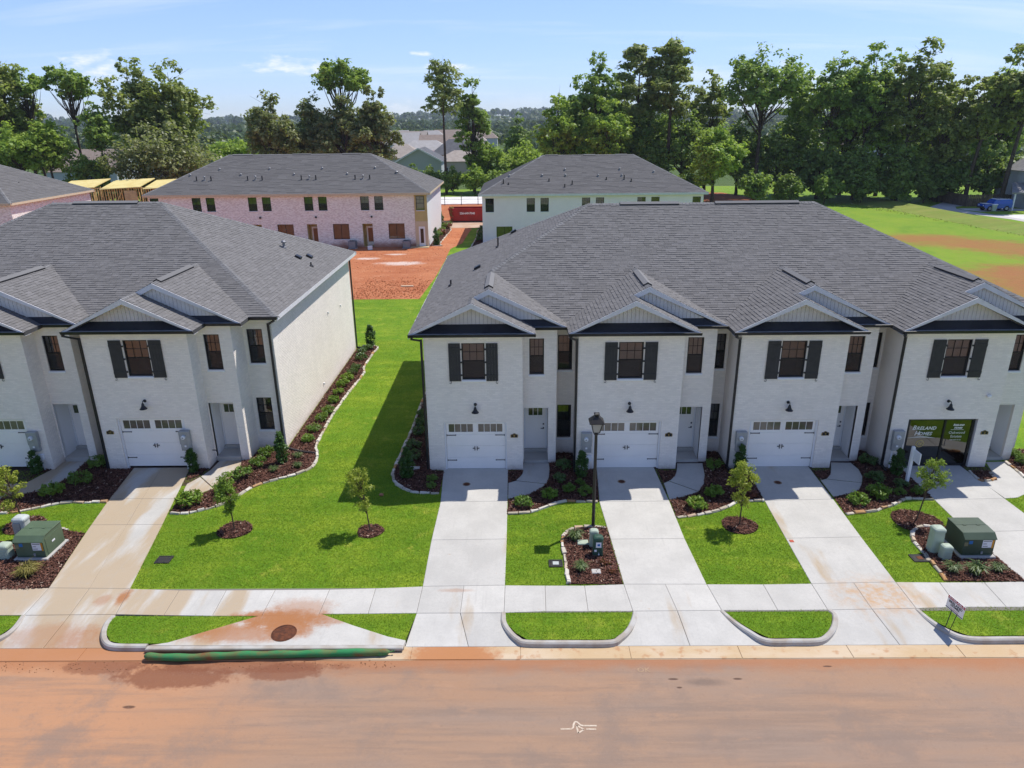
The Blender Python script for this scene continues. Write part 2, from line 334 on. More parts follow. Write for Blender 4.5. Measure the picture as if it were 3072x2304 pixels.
def road_mat():
    t = NT('clay_dusted_asphalt')
    st = (.16, 1.0, 1)
    n = t.noise(.9, 7, .62, stretch=st); n2 = t.noise(.22, 4, .6, stretch=(.5, 1.0, 1), off=3)
    c = t.mix(t.ramp(n, .32, .68), (.345, .215, .135), (.29, .205, .15))
    c = t.mix(t.ramp(n2, .45, .66, 0, .7), c, (.38, .21, .115))
    c = t.mix(t.ramp(t.math('ADD', xpos(t), t.math('MULTIPLY', t.noise(.6, 4, off=6), 6)), -1.5, -8.0, 0, .9), c, (.46, .235, .12))
    c = t.mix(t.ramp(t.noise(1.7, 7, .68, stretch=(.07, 1, 1), off=11), .46, .66, 0, .55), c, (.215, .155, .118)); c = t.mix(t.ramp(t.noise(2.6, 7, .7, stretch=(.35, 1, 1), off=13), .52, .72, 0, .5), c, (.40, .24, .145)); c = t.mix(t.ramp(t.noise(.5, 6, .7, off=15), .50, .68, 0, .65), c, (.235, .17, .13)); c = t.mix(t.ramp(t.noise(9, 5, .75, off=17), .54, .74, 0, .35), c, (.21, .135, .095))
    edge = t.ramp(t.math('ADD', xpos(t, 1), t.math('MULTIPLY', t.noise(1.6, 4, off=1), .7)), 15.5, 16.1, 0, .7)
    c = t.mix(edge, c, (.38, .155, .065))
    for (x, y, rx, ry, k) in [(-9.3, 15.2, 1.5, .42, .8), (-6.4, 15.35, 1.0, .33, .75), (-11.5, 15.6, 1.1, .3, .6), (-7.6, 15.55, 2.8, .22, .6)]:
        c = t.mix(t.math('MULTIPLY', spot(t, x, y, rx, ry, .35, .6, 1.7), k), c, (.20, .072, .035))
    for (x, y, rx, ry) in [(4.05, 15.05, .13, .035), (5.75, 15.05, .12, .035), (4.15, 14.75, .07, .03), (-10.0, 14.15, .16, .05), (8.3, 15.5, .12, .03)]:
        c = t.mix(t.math('MULTIPLY', spot(t, x, y, rx, ry, .5, .2), .8), c, (.07, .035, .025))
    c = t.mix(t.math('MULTIPLY', spot(t, 4.85, 14.93, .5, .12, 1.2, .5), .5), c, (.12, .09, .075))
    grit = t.noise(55, 2, .7); c = t.mix(t.ramp(grit, .60, .76, 0, .5), c, (.52, .42, .33)); c = t.mix(t.ramp(t.noise(38, 2, .7, off=2), .62, .8, 0, .4), c, (.13, .085, .06))
    t.bsdf(c, .85, .25, 0, t.bump(t.math('ADD', t.noise(90, 3), t.math('MULTIPLY', t.noise(12, 3, stretch=(.4, 1, 1)), .6)), .35, .008)); return t.m
def lawn_mat(name, c, c2, c3, sc_=.5):
    t = NT(name)
    a = t.mix(t.ramp(t.noise(sc_, 6, .65), .36, .64), c, c2)
    a = t.mix(t.ramp(t.noise(9, 4, .7), .35, .75, 0, .6), a, c3)
    a = t.mix(t.ramp(t.noise(2.4, 5, .7, off=3), .48, .70, 0, .5), a, c3)
    strip = t.noise(1.0, 2, .5, stretch=(.16, 1.15, 1), off=5)
    a = t.mix(t.ramp(strip, .42, .58, 0, .5), a, tuple(v*.78 for v in c)); a = t.mix(t.math('MULTIPLY', t.ramp(t.noise(1.3, 5, .7, off=8), .56, .74), .6), a, tuple(x*y for x, y in zip(c2, (1.5, 1.15, 2.2))))
    if name == 'lawn_sod':   # seams between the laid turf pieces
        bt = t.new('ShaderNodeTexBrick'); bt.inputs['Scale'].default_value = 1.0; bt.inputs['Brick Width'].default_value = 1.35; bt.inputs['Row Height'].default_value = .6; bt.inputs['Mortar Size'].default_value = .022; bt.inputs['Mortar Smooth'].default_value = .9; t.l.new(t.pos(), bt.inputs['Vector'])
        a = t.mix(t.math('MULTIPLY', bt.outputs['Fac'], t.ramp(t.noise(.7, 4, off=4), .4, .65, 0, .6)), a, c3)
    t.bsdf(a, .9, .15, 0, t.bump(t.noise(45, 4, .7), .8, .04)); MATS[name] = t.m; return t.m
def clay_mat(name, c=(.34, .10, .042), c2=(.26, .068, .03), c3=(.42, .17, .09), sc_=.35):
    t = NT(name)
    a = t.mix(t.ramp(t.noise(sc_, 7, .65, stretch=(.6, 1, 1)), .32, .68), c, c2)
    a = t.mix(t.ramp(t.noise(2.2, 5, .7, off=2), .5, .75, 0, .7), a, c3); a = t.mix(t.ramp(t.noise(9, 5, .75, off=4), .5, .72, 0, .6), a, tuple(v*.62 for v in c2)); a = t.mix(t.ramp(t.noise(.8, 6, .7, stretch=(.4, 1, 1), off=6), .55, .72, 0, .5), a, tuple(v*1.15 for v in c3))
    if name == 'red_clay':   # spilled lime, dried pale
        for (x, y, rx, ry) in [(-12.0, 73.6, 2.0, .9), (-16.2, 76.5, 1.2, .5), (-13.5, 79, 1.0, .4)]: a = t.mix(t.math('MULTIPLY', spot(t, x, y, rx, ry, 1.0, .9, .9), .8), a, (.68, .56, .48))
    t.bsdf(a, .92, .15, 0, t.bump(t.noise(4, 6, .75), .9, .12)); MATS[name] = t.m; return t.m
m_con = concrete_mat('concrete')
m_con2 = concrete_mat('plain_concrete', (.50, .475, .43), False)
m_lawn = lawn_mat('lawn_sod', (.145, .275, .015), (.27, .36, .026), (.065, .15, .008))
def field_mat():
    t = NT('field_grass')
    a = t.mix(t.ramp(t.noise(.09, 6, .65), .3, .7), (.21, .31, .022), (.14, .27, .022)); a = t.mix(t.ramp(t.noise(1.2, 5, .7), .35, .75, 0, .6), a, (.25, .28, .045)); a = t.mix(t.ramp(t.noise(.3, 5, .7, off=3), .5, .7, 0, .6), a, (.10, .22, .02))
    for (x, y, rx, ry, k) in [(50.5, 84, 5.5, 4.0, .9), (54, 80, 5, 4.5, .85), (48, 87.5, 5, 2.6, .8), (58, 76, 6, 4, .85), (45.5, 64, 4.5, 5.0, 1.0), (50, 66, 5, 4, 1.0), (43.5, 58, 4, 5, 1.0)]:
        a = t.mix(t.math('MULTIPLY', spot(t, x, y, rx, ry, 1.3, .8, .4), k*.8), a, t.mix(t.noise(1.5, 5), (.40, .145, .06), (.28, .13, .05)))
    t.bsdf(a, .9, .15, 0, t.bump(t.noise(6, 5, .7), .8, .12)); return t.m
m_field = field_mat()
m_far = lawn_mat('far_ground', (.075, .12, .025), (.10, .14, .04), (.05, .09, .02), .02)
m_clay = clay_mat('red_clay', (.50, .19, .085), (.40, .13, .055), (.56, .28, .15))
m_mulch = M('mulch_floor', (.085, .040, .028), (.040, .020, .016), 6, .95, .1, bump=1, bscale=40, bdist=.05)
m_road = road_mat()

def disc(r, n=64): return [(r*math.cos(2*math.pi*k/n), r*math.sin(2*math.pi*k/n)) for k in range(n)]
sheet('ground', disc(7000), -.30, m_far)
RZ = -.13
sheet('road', [(-60, 3.0), (60, 3.0), (60, 15.80), (-60, 15.80)], RZ, m_road)
sheet('verge', [(-60, -30), (60, -30), (60, 3.0), (-60, 3.0)], -.10, m_field)
# bare soil under the planting in front of the walls
# gutter pan, poured in lengths
m_gut = NT('clay_stained_gutter')
_c = m_gut.mix(m_gut.ramp(m_gut.noise(1.1, 5, .6, stretch=(.4, 1, 1)), .35, .68), (.52, .37, .21), (.58, .46, .32))
_c = m_gut.mix(m_gut.math('MULTIPLY', spot(m_gut, -1.9, 16.0, 1.2, .6, .6, .5), .85), _c, (.42, .165, .06))
_c = m_gut.mix(m_gut.ramp(m_gut.math('ADD', xpos(m_gut), m_gut.math('MULTIPLY', m_gut.noise(.7, 4), 4)), -1.5, -4.5, 0, .85), _c, (.40, .16, .065))
_c = m_gut.mix(m_gut.math('MULTIPLY', m_gut.ramp(m_gut.noise(3.5, 4, .6, off=3), .55, .7), .6), _c, (.42, .19, .08))
m_gut.bsdf(_c, .85, .2, 0, m_gut.bump(m_gut.noise(90, 3), .3, .004)); m_gut = m_gut.m
gutter = sheet('gutter', [(-60, 15.78), (60, 15.78), (60, 16.36), (-60, 16.36)], RZ + .004, m_gut)
gx = [-60, -15, -12.3, -3.05] + [-3.05 + 3.05*i for i in range(1, 9)] + [60]
for a, b in zip(gx[:-1], gx[1:]):
    obj('gutter_slab', MB().bevbox(a + .006, b - .006, 15.80, 16.30, RZ, RZ + .022, .006), m_gut, gutter)
# lawns, lots and fields
sheet('lawn', [(-60, 18.80), (24, 18.80), (24, 99), (-60, 99)], 0, m_lawn)
clay_poly = [(-60, 57.9)] + PG([(906, 646), (940, 600), (962, 562)]) + P2(9, [(510, 1640), (600, 1450), (860, 1330), (1010, 1090), (1080, 1010)]) + [(-6.9, 99.4), (-60, 99.4)]
m_soil = M('soil', (.07, .04, .03), (.05, .03, .024), 6, .95)
sheet('soil', [(-3.0, 24.75), (19.6, 24.75), (19.6, 28.7), (-3.0, 28.7)], .006, m_soil); sheet('soil', [(-22, 25.7), (-11.6, 25.7), (-11.6, 29.3), (-22, 29.3)], .006, m_soil)
sheet('clay_lot', clay_poly, .012, m_clay)
sheet('rear_street', [(-70, 99.2), (28, 99.2), (28, 106.5), (-70, 106.5)], .018, M('tan_street', (.50, .36, .26), (.44, .29, .19), .5, .9))
sheet('dirt_lot', [(-70, 106.5), (28, 106.5), (28, 129), (-70, 129)], .004, m_clay)
sheet('far_verge', [(-80, 129), (60, 129), (60, 158), (-80, 158)], .004, m_field)
pad = sheet('concrete_pad', [(-45, 128.5), (4, 128.5), (4, 141), (-45, 141)], .12, M('new_concrete', (.74, .72, .70), (.62, .58, .55), .6, .9), thick=.3)
sheet('field', [(24, 18.8), (170, 18.8), (170, 160), (24, 160)], .002, m_field)
sheet('clay_bank', PG([(1520, 442), (1521, 416), (1560, 416), (1610, 425), (1665, 441)]), .012, clay_mat('bank_clay', (.42, .15, .065), (.36, .12, .05), (.5, .22, .1), .2))
m_dry = lawn_mat('dry_bank_grass', (.23, .27, .05), (.16, .27, .03), (.28, .25, .09), .25)
top_l = [(1790, 424), (1850, 427), (1920, 436), (1990, 449), (2060, 462), (2130, 475), (2230, 492)]
def bank_strip():
    # low earth bank between the field and the lane
    mb = MB(); near = [G(x, y + 15 + .012*(x-1790)) for x, y in top_l]; far = [G(x, y - 2) for x, y in top_l]
    for i in range(len(top_l)-1):
        a, b, c, d = near[i], near[i+1], far[i+1], far[i]
        m1, m2 = a.lerp(d, .72) + Vector((0, 0, .55)), b.lerp(c, .72) + Vector((0, 0, .55))
        mb.quad(a, b, m2, m1); mb.quad(m1, m2, c, d)
    return obj('bank', mb, m_dry, kind='structure')
bank_strip()
m_lane = M('pale_lane', (.52, .50, .47), (.46, .43, .40), .6, .9)
sheet('lane', P2(10, [(620, 790), (900, 690), (1240, 712), (1250, 760), (1075, 775), (1090, 810), (1300, 850), (1700, 905), (2400, 1000), (2400, 1060), (2000, 985), (1300, 895), (1000, 845)]), .016, m_lane)
m_dr = M('bright_concrete', (.66, .64, .60), (.58, .56, .52), .5, .9)
sheet('neighbour_driveway', P2(10, [(1110, 808), (1520, 800), (2000, 808), (2420, 812), (2420, 842), (1920, 846), (1500, 858), (1250, 835)]), .022, m_dr)
sheet('neighbour_driveway', P2(10, [(1720, 912), (2420, 905), (2420, 1010), (2330, 1010)]), .022, m_dr)

# ------------------------------------------------------------------ driveways, walks, pavement
EXCL = []           # plan outlines where no grass grows
def inset(q, g):
    cx, cy = sum(p[0] for p in q)/len(q), sum(p[1] for p in q)/len(q); o = []
    for p in q:
        d = Vector((p[0]-cx, p[1]-cy)); L = d.length or 1; o.append((p[0] - d.x/L*g*1.4, p[1] - d.y/L*g*1.4))
    return o
def slab(parent, q, z, mat=m_con, zs=None, g=.006):
    """one poured panel, edges tooled; zs gives a height for each corner"""
    q = [tuple(p[:2]) for p in q]
    if sum(q[i][0]*q[(i+1) % len(q)][1] - q[(i+1) % len(q)][0]*q[i][1] for i in range(len(q))) < 0:
        q = q[::-1]; zs = zs[::-1] if zs else None
    zs = zs or [z]*len(q); qi = inset(q, g); qt = inset(q, g + .012); n = len(q)
    mb = MB(); mb.add([(p[0], p[1], h - .12) for p, h in zip(qi, zs)] + [(p[0], p[1], h - .007) for p, h in zip(qi, zs)] + [(p[0], p[1], h) for p, h in zip(qt, zs)],
        [tuple(range(2*n, 3*n))] + [(i, (i+1) % n, n + (i+1) % n, n + i) for i in range(n)] + [(n + i, n + (i+1) % n, 2*n + (i+1) % n, 2*n + i) for i in range(n)])
    EXCL.append(q); return obj('slab', mb, mat, parent)
m_joint = M('dark_joint', (.20, .18, .155), rough=1)  # plain dark base seen in the joints between slabs
def lerp2(a, b, t): return (a[0] + (b[0]-a[0])*t, a[1] + (b[1]-a[1])*t)
DZ = .020
YS0, YS1 = 17.62, 18.88        # pavement strip
def driveway(label, L, Rr, mids=True, apron=None):
    """L, Rr: matching edge points from the garage to the pavement front; the last two make the pavement crossing"""
    root = empty('driveway', (0, 0, 0), label, 'driveway', kind='structure')
    L[0] = lerp2(L[1], L[0], 1 + (27.12 - L[0][1])/(L[0][1] - L[1][1])) if L[0][0] > -10 else lerp2(L[1], L[0], 1 + (27.32 - L[0][1])/(L[0][1] - L[1][1])); Rr[0] = lerp2(Rr[1], Rr[0], 1 + (L[0][1] - Rr[0][1])/(Rr[0][1] - Rr[1][1]))
    n = len(L)
    base = [tuple(p[:2]) for p in L] + [tuple(p[:2]) for p in Rr[::-1]]
    obj('base', MB().prism(inset(base, .01), -.1, .012), m_joint, root)
    for i in range(n-1):
        if mids == 'split' or i == n-2:
            a, b, c, d = L[i], Rr[i], Rr[i+1], L[i+1]; m0, m1 = lerp2(a, b, .5), lerp2(d, c, .5)
            slab(root, [a, m0, m1, d], DZ); slab(root, [m0, b, c, m1], DZ)
        else: slab(root, [L[i], Rr[i], Rr[i+1], L[i+1]], DZ)
    if apron:
        al, ar = apron; a, b = L[-1], Rr[-1]; m0, m1 = lerp2(a, b, .5), lerp2(al[-1], ar[-1], .5)
        def zz(p): return DZ - (DZ - RZ - .026)*min(max((YS0 - p[1])/(YS0 - 16.3), 0), 1)
        pl = [a, m0, m1] + [p for p in al[::-1]]; slab(root, pl, 0, zs=[zz(p) for p in pl])
        pr = [m0, b] + [p for p in ar] + [m1]; slab(root, pr, 0, zs=[zz(p) for p in pr])
    return root
def ge(k, pts): return P2(k, pts)
yb = 16.30
dL0 = ge(4, [(688, 88), (560, 250), (466, 384), (250, 706)]) + PG([(52, 1330)])
dR0 = ge(4, [(968, 100), (893, 250), (829, 382), (664, 710)]) + PG([(250, 1328)])
driveway('rain streaked concrete driveway running to the garage beside the corner lawn', dL0, dR0, 'split',
         ([(-14.86, 17.07), (-14.95, 16.69), (-15.3, 16.37), (-15.6, yb)], [(-12.2, 17.2), (-12.05, 16.8), (-11.8, 16.44), (-11.5, yb)]))
d1L = PG([(958, 1016), (951.6, 1084.8), (931.9, 1167.2), (912.9, 1267.5), (899.7, 1325.5)]); d1R = PG([(1097.5, 1019), (1096.6, 1083), (1094.8, 1165), (1091, 1265), (1088.4, 1324.7)])
driveway('clean concrete driveway between the wide lawn and the street lamp strip', d1L, d1R, True, ([(-3.26, yb)], [(-.47, 17.2), (-.31, 16.82), (-.06, 16.5), (.32, yb)]))
d2L = PG([(1289, 1018.6), (1294.7, 1084.8), (1319, 1165.4), (1347.3, 1262.8), (1367, 1321)]); d2R = PG([(1416, 1018.6), (1445.8, 1083), (1478.7, 1164), (1526.4, 1262.8), (1558.6, 1319.4)])
driveway('concrete driveway just right of the black street lamp', d2L, d2R, True, ([(3.33, 17.3), (3.12, 16.86), (2.82, 16.52), (2.45, yb)], [(6.27, 17.17), (6.56, 16.76), (6.95, 16.4), (7.1, yb)]))
d3L = PG([(1614, 1017), (1651.4, 1082.3), (1697, 1163.6), (1752.3, 1261.4), (1788, 1318.4)]); d3R = PG([(1753, 1017.3), (1799.6, 1078.8), (1859.8, 1160.5), (1934.6, 1258), (1978.5, 1315)])
driveway('concrete driveway with an orange rust stain where it crosses the pavement', d3L, d3R, True, ([(9.25, 17.42), (9.05, 16.95), (8.74, 16.58), (8.3, yb)], [(11.98, 17.2), (12.22, 16.75), (12.64, 16.45), (13.0, yb)]))
d4L = PG([(1951, 1017), (2019, 1081), (2090, 1150), (2214, 1257), (2275, 1312)]); d4R = PG([(2088, 1017), (2169, 1077), (2262, 1146), (2395, 1252), (2470, 1308)])
driveway('concrete driveway in front of the glazed sales office', d4L, d4R, True)
# pavement
pav = empty('pavement', (0, 18.2, 0), kind='structure')
def pslabs(tops, bots):
    for i in range(len(tops)-1): slab(pav, [bots[i], bots[i+1], tops[i+1], tops[i]], DZ)
pslabs([(-22, 18.86), (-18.6, 18.86), dL0[-2]], [(-22, 17.62), (-18.9, 17.62), dL0[-1]])
pslabs([dR0[-2]] + ge(4, [(915, 718), (1155, 718), (1405, 716), (1682, 714), (1918, 708)]) + [d1L[-2]], [dR0[-1]] + ge(4, [(835, 846), (1083, 849), (1335, 850), (1628, 840), (1878, 838)]) + [d1L[-1]])
pslabs([d1R[-2]] + ge(5, [(975, 820), (1213, 820)]) + [d2L[-2]], [d1R[-1]] + ge(5, [(980, 976), (1235, 976)]) + [d2L[-1]])
pslabs([d2R[-2]] + ge(6, [(480, 1115)]) + [d3L[-2]], [d2R[-1]] + ge(6, [(578, 1288)]) + [d3L[-1]])
pslabs([d3R[-2]] + ge(6, [(1650, 1102), (1945, 1101)]) + [d4L[-2]], [d3R[-1]] + ge(6, [(1772, 1266), (2095, 1266)]) + [d4L[-1]])
obj('base', MB().prism([(-22, 17.63), (20, 17.63), (20, 18.85), (-22, 18.85)], -.1, .008), m_joint, pav)
# front walks
def walk(label, polys):
    root = empty('front_walk', (0, 0, 0), label, 'path', kind='structure')
    for p in polys: slab(root, p, DZ + .002)
    return root
def arc(k, pts, n=5): return [tuple(p[:2]) for p in smooth_path(P2(k, pts), n)]
walk('curved concrete walk from the first right hand driveway to its porch',
     [arc(2, [(844, 1288), (842, 1320), (838, 1352), (805, 1388), (800, 1392)], 3) + P2(2, [(985, 1412), (1000, 1370), (1004, 1330), (1000, 1288)]),
      P2(2, [(798, 1394), (754, 1407), (752, 1502)]) + arc(2, [(752, 1502), (860, 1482), (930, 1450), (984, 1414)], 4)])
walk('curved concrete walk beside the shaded red mulch of the second unit',
     [arc(2, [(1772, 1288), (1766, 1345), (1735, 1388), (1722, 1394)], 3) + P2(2, [(1905, 1458), (1934, 1412), (1940, 1360), (1925, 1288)]),
      P2(2, [(1720, 1396), (1692, 1408), (1726, 1508)]) + arc(2, [(1726, 1508), (1810, 1490), (1903, 1460)], 4)])
walk('curved concrete walk leading to the third unit from its driveway',
     [arc(6, [(930, 305), (928, 372), (908, 408), (898, 414)], 3) + P2(6, [(1138, 440), (1140, 400), (1115, 352), (1062, 308)]),
      P2(6, [(895, 416), (862, 424), (946, 532)]) + arc(6, [(946, 532), (1050, 516), (1115, 490), (1136, 442)], 4)])
walk('straight concrete walk past the stone edged planter at the sales office',
     [P2(6, [(1958, 302), (2085, 300), (2212, 412), (2300, 480), (2165, 540), (2085, 545), (1930, 436), (2034, 424)])])
walk('tan curved concrete walk up to the porch of the corner unit',
     [P2(1, [(1335, 1062), (1270, 1128), (1212, 1168)]) + P2(1, [(1290, 1238), (1420, 1150), (1448, 1112), (1464, 1072)]),
      P2(1, [(1208, 1170), (1128, 1212), (1086, 1290)]) + P2(1, [(1180, 1280), (1286, 1240)])])
walk('tan concrete walk in the shade of the far left unit', [P2(1, [(340, 1112), (150, 1210), (0, 1215), (-60, 1250), (-40, 1330), (20, 1290), (150, 1270), (270, 1250), (420, 1170), (540, 1060), (470, 1020)])])

# ------------------------------------------------------------------ kerbs and the planted islands behind them
m_kerb = M('kerb_concrete', (.46, .44, .40), (.36, .31, .25), 1.6, .85, bump=.2, bscale=80)
def kerb(pts, label, w=.16):
    pth = smooth_path([(p[0], p[1], 0) for p in pts], 5); mb = MB(); prof = [(-w/2, RZ - .03), (-w/2, .005), (-w/2 + .03, .035), (w/2 - .04, .035), (w/2, .0), (w/2 + .02, RZ - .03)]
    m = len(prof); ring = []
    for i, p in enumerate(pth):
        t = (pth[min(i+1, len(pth)-1)] - pth[max(i-1, 0)]).normalized(); a = Vector((t.y, -t.x, 0))
        ring.append([p + a*u + Vector((0, 0, h)) for u, h in prof])
    vs = [v for r in ring for v in r]; fs = [(i*m+k, i*m+k+1, (i+1)*m+k+1, (i+1)*m+k) for i in range(len(pth)-1) for k in range(m-1)]
    fs += [tuple(range(m))[::-1], tuple((len(pth)-1)*m + k for k in range(m))]
    mb.add(vs, fs); return obj('kerb', mb, m_kerb, kind='structure', label=label)
ISL = []
def island(pts, name='grass_island'):
    ISL.append(pts); return sheet(name, pts, .002, m_lawn)
island(P2(5, [(730, 980), (1508, 974), (1484, 1050), (1444, 1100), (1395, 1136), (1360, 1144), (870, 1144), (800, 1104), (748, 1050)]))
kerb(P2(5, [(722, 982), (727, 1040), (760, 1092), (808, 1136), (870, 1158), (1120, 1160), (1365, 1158), (1430, 1130), (1482, 1082), (1512, 1020), (1520, 978)]), 'rounded concrete kerb round the grass island by the lamp')
island(P2(6, [(212, 1290), (912, 1284), (938, 1310), (932, 1380), (908, 1430), (850, 1468), (520, 1468), (400, 1412), (300, 1350)]))
kerb(P2(6, [(205, 1292), (290, 1362), (385, 1424), (500, 1482), (680, 1486), (850, 1482), (915, 1446), (952, 1390), (958, 1320), (920, 1285)]), 'rounded concrete kerb round the island between the middle driveways')
island(P2(6, [(1498, 1262), (2330, 1254), (2500, 1450), (1850, 1454), (1720, 1408), (1600, 1345)]))
kerb(P2(6, [(1500, 1280), (1590, 1352), (1700, 1420), (1840, 1468), (2100, 1472), (2500, 1468)]), 'concrete kerb under the yard sign')
island(P2(4, [(572, 848), (1318, 850), (850, 988), (620, 988), (562, 975), (544, 935), (548, 885)]))
kerb(P2(4, [(578, 848), (545, 885), (528, 935), (540, 978), (590, 998), (750, 1000)]), 'clay smeared concrete kerb at the storm drain')
island(P2(4, [(1640, 838), (2128, 835), (2068, 972), (1985, 955), (1800, 895)]))
island(P2(4, [(-200, 848), (112, 846), (60, 905), (0, 945), (-200, 1000)]))
kerb(P2(4, [(118, 848), (75, 905), (15, 950), (-90, 990), (-250, 1005)]), 'concrete kerb left of the rain streaked driveway')
EX2 = []
# storm drain: top slab with a dark throat under it
inlet = empty('storm_drain', tuple(C(4, 1400, 960)), 'concrete storm drain top with a dark slot behind the green sock', 'drain')
ip = P2(4, [(1318, 850), (1638, 838), (1800, 897), (1985, 957), (2072, 976), (2060, 1000), (752, 1002), (852, 988)])
slab(inlet, ip, .030); EX2.append(ip)
p0, p1 = C(4, 752, 1003), C(4, 2060, 1001)
obj('throat', MB().box(p0.x, p1.x, 16.17, 16.35, RZ - .02, -.055), M('drain_dark', (.012, .010, .009), rough=1), inlet)
obj('lip', MB().bevbox(p0.x, p1.x, 16.09, 16.25, -.052, .027, .02), m_kerb, inlet)
mh = C(4, 1450, 935, .03)
rust = M('rusty_iron', (.16, .055, .025), (.09, .035, .02), 8, .8, .3, .3, bump=.4)
mhr = empty('manhole_cover', mh, 'rusty round manhole cover in the storm drain slab', 'manhole cover')
obj('rim', MB().lathe(mh, [(.36, .0), (.36, .012), (.33, .014), (.33, .004), (.325, .004)], 28), rust, mhr)
obj('lid', MB().lathe(mh, [(.32, .001), (.32, .013), (.22, .016), (.215, .011), (.12, .011), (.115, .016), (.001, .016)], 28), rust, mhr)
# ------------------------------------------------------------------ mulch beds and their stone edging
rng = np.random.default_rng(7); rnd = random.Random(11)
m_stone = NT('edging_stone')
_f = m_stone.new('ShaderNodeObjectInfo').outputs['Random']
_c = m_stone.mix(m_stone.ramp(_f, .0, .75), (.42, .36, .27), (.66, .61, .52)); _c = m_stone.mix(m_stone.ramp(_f, .80, .93), _c, (.44, .24, .10))
_c = m_stone.mix(m_stone.ramp(m_stone.noise(9, 4, .7), .4, .75, 0, .5), _c, (.30, .25, .19))
m_stone.bsdf(_c, .9, .2, 0, m_stone.bump(m_stone.noise(30, 4), .6, .02)); m_stone = m_stone.m
STONES = []
for i in range(6):
    mb = MB().bevbox(-.5, .5, -.06, .06, -.03, .075, .024)
    mb.v = [(x + rnd.uniform(-.03, .03), y + rnd.uniform(-.016, .016), z + (rnd.uniform(-.014, .014) if z > 0 else 0)) for x, y, z in mb.v]
    me = bpy.data.meshes.new('stone'); me.from_pydata(mb.v, [], mb.f); me.materials.append(m_stone); STONES.append(me)
def edging(label, pts, n=6, z=.0):
    pth = smooth_path(pts, n); root = empty('stone_edging', tuple(pth[0]), label, 'edging', 'stone edgings of the planting beds')
    seg = [0]
    for a, b in zip(pth[:-1], pth[1:]): seg.append(seg[-1] + (b-a).length)
    def at(d):
        for i in range(len(seg)-1):
            if d <= seg[i+1]: return pth[i].lerp(pth[i+1], (d-seg[i])/max(seg[i+1]-seg[i], 1e-6))
        return pth[-1]
    d = 0
    while d < seg[-1] - .1:
        L = min(rnd.uniform(.26, .50), seg[-1] - d); a, b = at(d + .014), at(d + L - .014); m = (a + b)/2; t = b - a
        o = bpy.data.objects.new('stone', rnd.choice(STONES)); col.objects.link(o); o.parent = root
        o.location = m - Vector(pth[0]) + Vector((0, 0, z + rnd.uniform(-.012, .012))); o.rotation_euler = (rnd.uniform(-.08, .08), rnd.uniform(-.05, .05), math.atan2(t.y, t.x) + rnd.uniform(-.09, .09)); o.scale = (t.length, rnd.uniform(.8, 1.25), rnd.uniform(.75, 1.2))
        d += L
    return root
BEDS = []
def bed(poly, label):
    BEDS.append(poly); EX2.append(poly)
    mb = MB(); 
    if sum(poly[i][0]*poly[(i+1) % len(poly)][1] - poly[(i+1) % len(poly)][0]*poly[i][1] for i in range(len(poly))) < 0: poly = poly[::-1]
    mb.quad(*[(p[0], p[1], .016) for p in poly]); return obj('mulch_bed', mb, m_mulch, kind='structure', label=label)
def sp(k, pts, n=5): return [tuple(p[:2]) for p in smooth_path(P2(k, pts), n)]
XL1, YF1, XL2, YF2 = -3.72, 26.94, -10.5, 27.2
e = P2(2, [(338, 1470), (260, 1469), (190, 1464), (120, 1442), (75, 1408), (58, 1370), (62, 1335), (90, 1270), (130, 1180), (172, 1090), (208, 990), (240, 905)]) + [(-5.0, 36), (-5.0, 41), (-4.95, 43.6)]
edging('pale stone edging round the shaded bed along the side wall', e)
bed([tuple(p[:2]) for p in smooth_path(e, 5)] + [(XL1, 43.6), (XL1, YF1), tuple(C(2, 366, 1337)[:2])], 'shaded mulch bed beside the first garage of the right hand row')
e = P2(2, [(750, 1594), (860, 1589), (905, 1580), (950, 1565), (1000, 1546), (1060, 1526), (1120, 1515), (1180, 1520), (1300, 1521)])
edging('cream stone edging in front of the first porch bed', e)
bed([tuple(p[:2]) for p in smooth_path(e, 5)] + P2(2, [(1283, 1330)]) + [(2.3, 26.9), (2.3, 28.5), (1.6, 28.5), (1.6, 27.6)] + P2(2, [(1002, 1290), (1005, 1340), (998, 1392), (965, 1432), (900, 1466), (840, 1488), (754, 1506)]), 'red mulch bed under the first porch next to the lamp post')
bed(P2(2, [(754, 1334), (842, 1334), (838, 1352), (805, 1390), (755, 1406)]), 'tiny mulch corner between the first driveway and its walk')
e = P2(2, [(1770, 1616), (1900, 1601), (2000, 1580), (2060, 1558), (2120, 1532)]) + P2(6, [(270, 578), (350, 563), (488, 562)])
edging('cream stone edging in front of the second porch bed', e)
bed([tuple(p[:2]) for p in smooth_path(e, 5)] + P2(6, [(378, 362)]) + [(8.7, 26.9), (8.7, 28.5), (8.05, 28.5), (8.05, 27.6)] + P2(2, [(1930, 1290), (1941, 1360), (1934, 1415), (1900, 1462), (1810, 1492), (1728, 1511)]), 'red mulch bed between the second and third driveways')
bed(P2(2, [(1658, 1334), (1767, 1334), (1762, 1362), (1732, 1390), (1690, 1406)]), 'tiny mulch corner by the second garage')
e = P2(6, [(1030, 652), (1130, 637), (1210, 634), (1270, 612), (1340, 590), (1400, 557), (1440, 546), (1500, 549), (1612, 553)])
edging('cream stone edging in front of the third porch bed', e)
bed([tuple(p[:2]) for p in smooth_path(e, 5)] + P2(6, [(1412, 362)]) + [(15.15, 26.9), (15.15, 28.5), (14.5, 28.5), (14.5, 27.6)] + P2(6, [(1066, 306), (1118, 350), (1143, 400), (1142, 442), (1118, 492), (1050, 518), (948, 535)]), 'red mulch bed left of the sales office driveway')
bed(P2(6, [(812, 364), (926, 360), (926, 390), (904, 412), (862, 422)]), 'tiny mulch corner by the third garage')
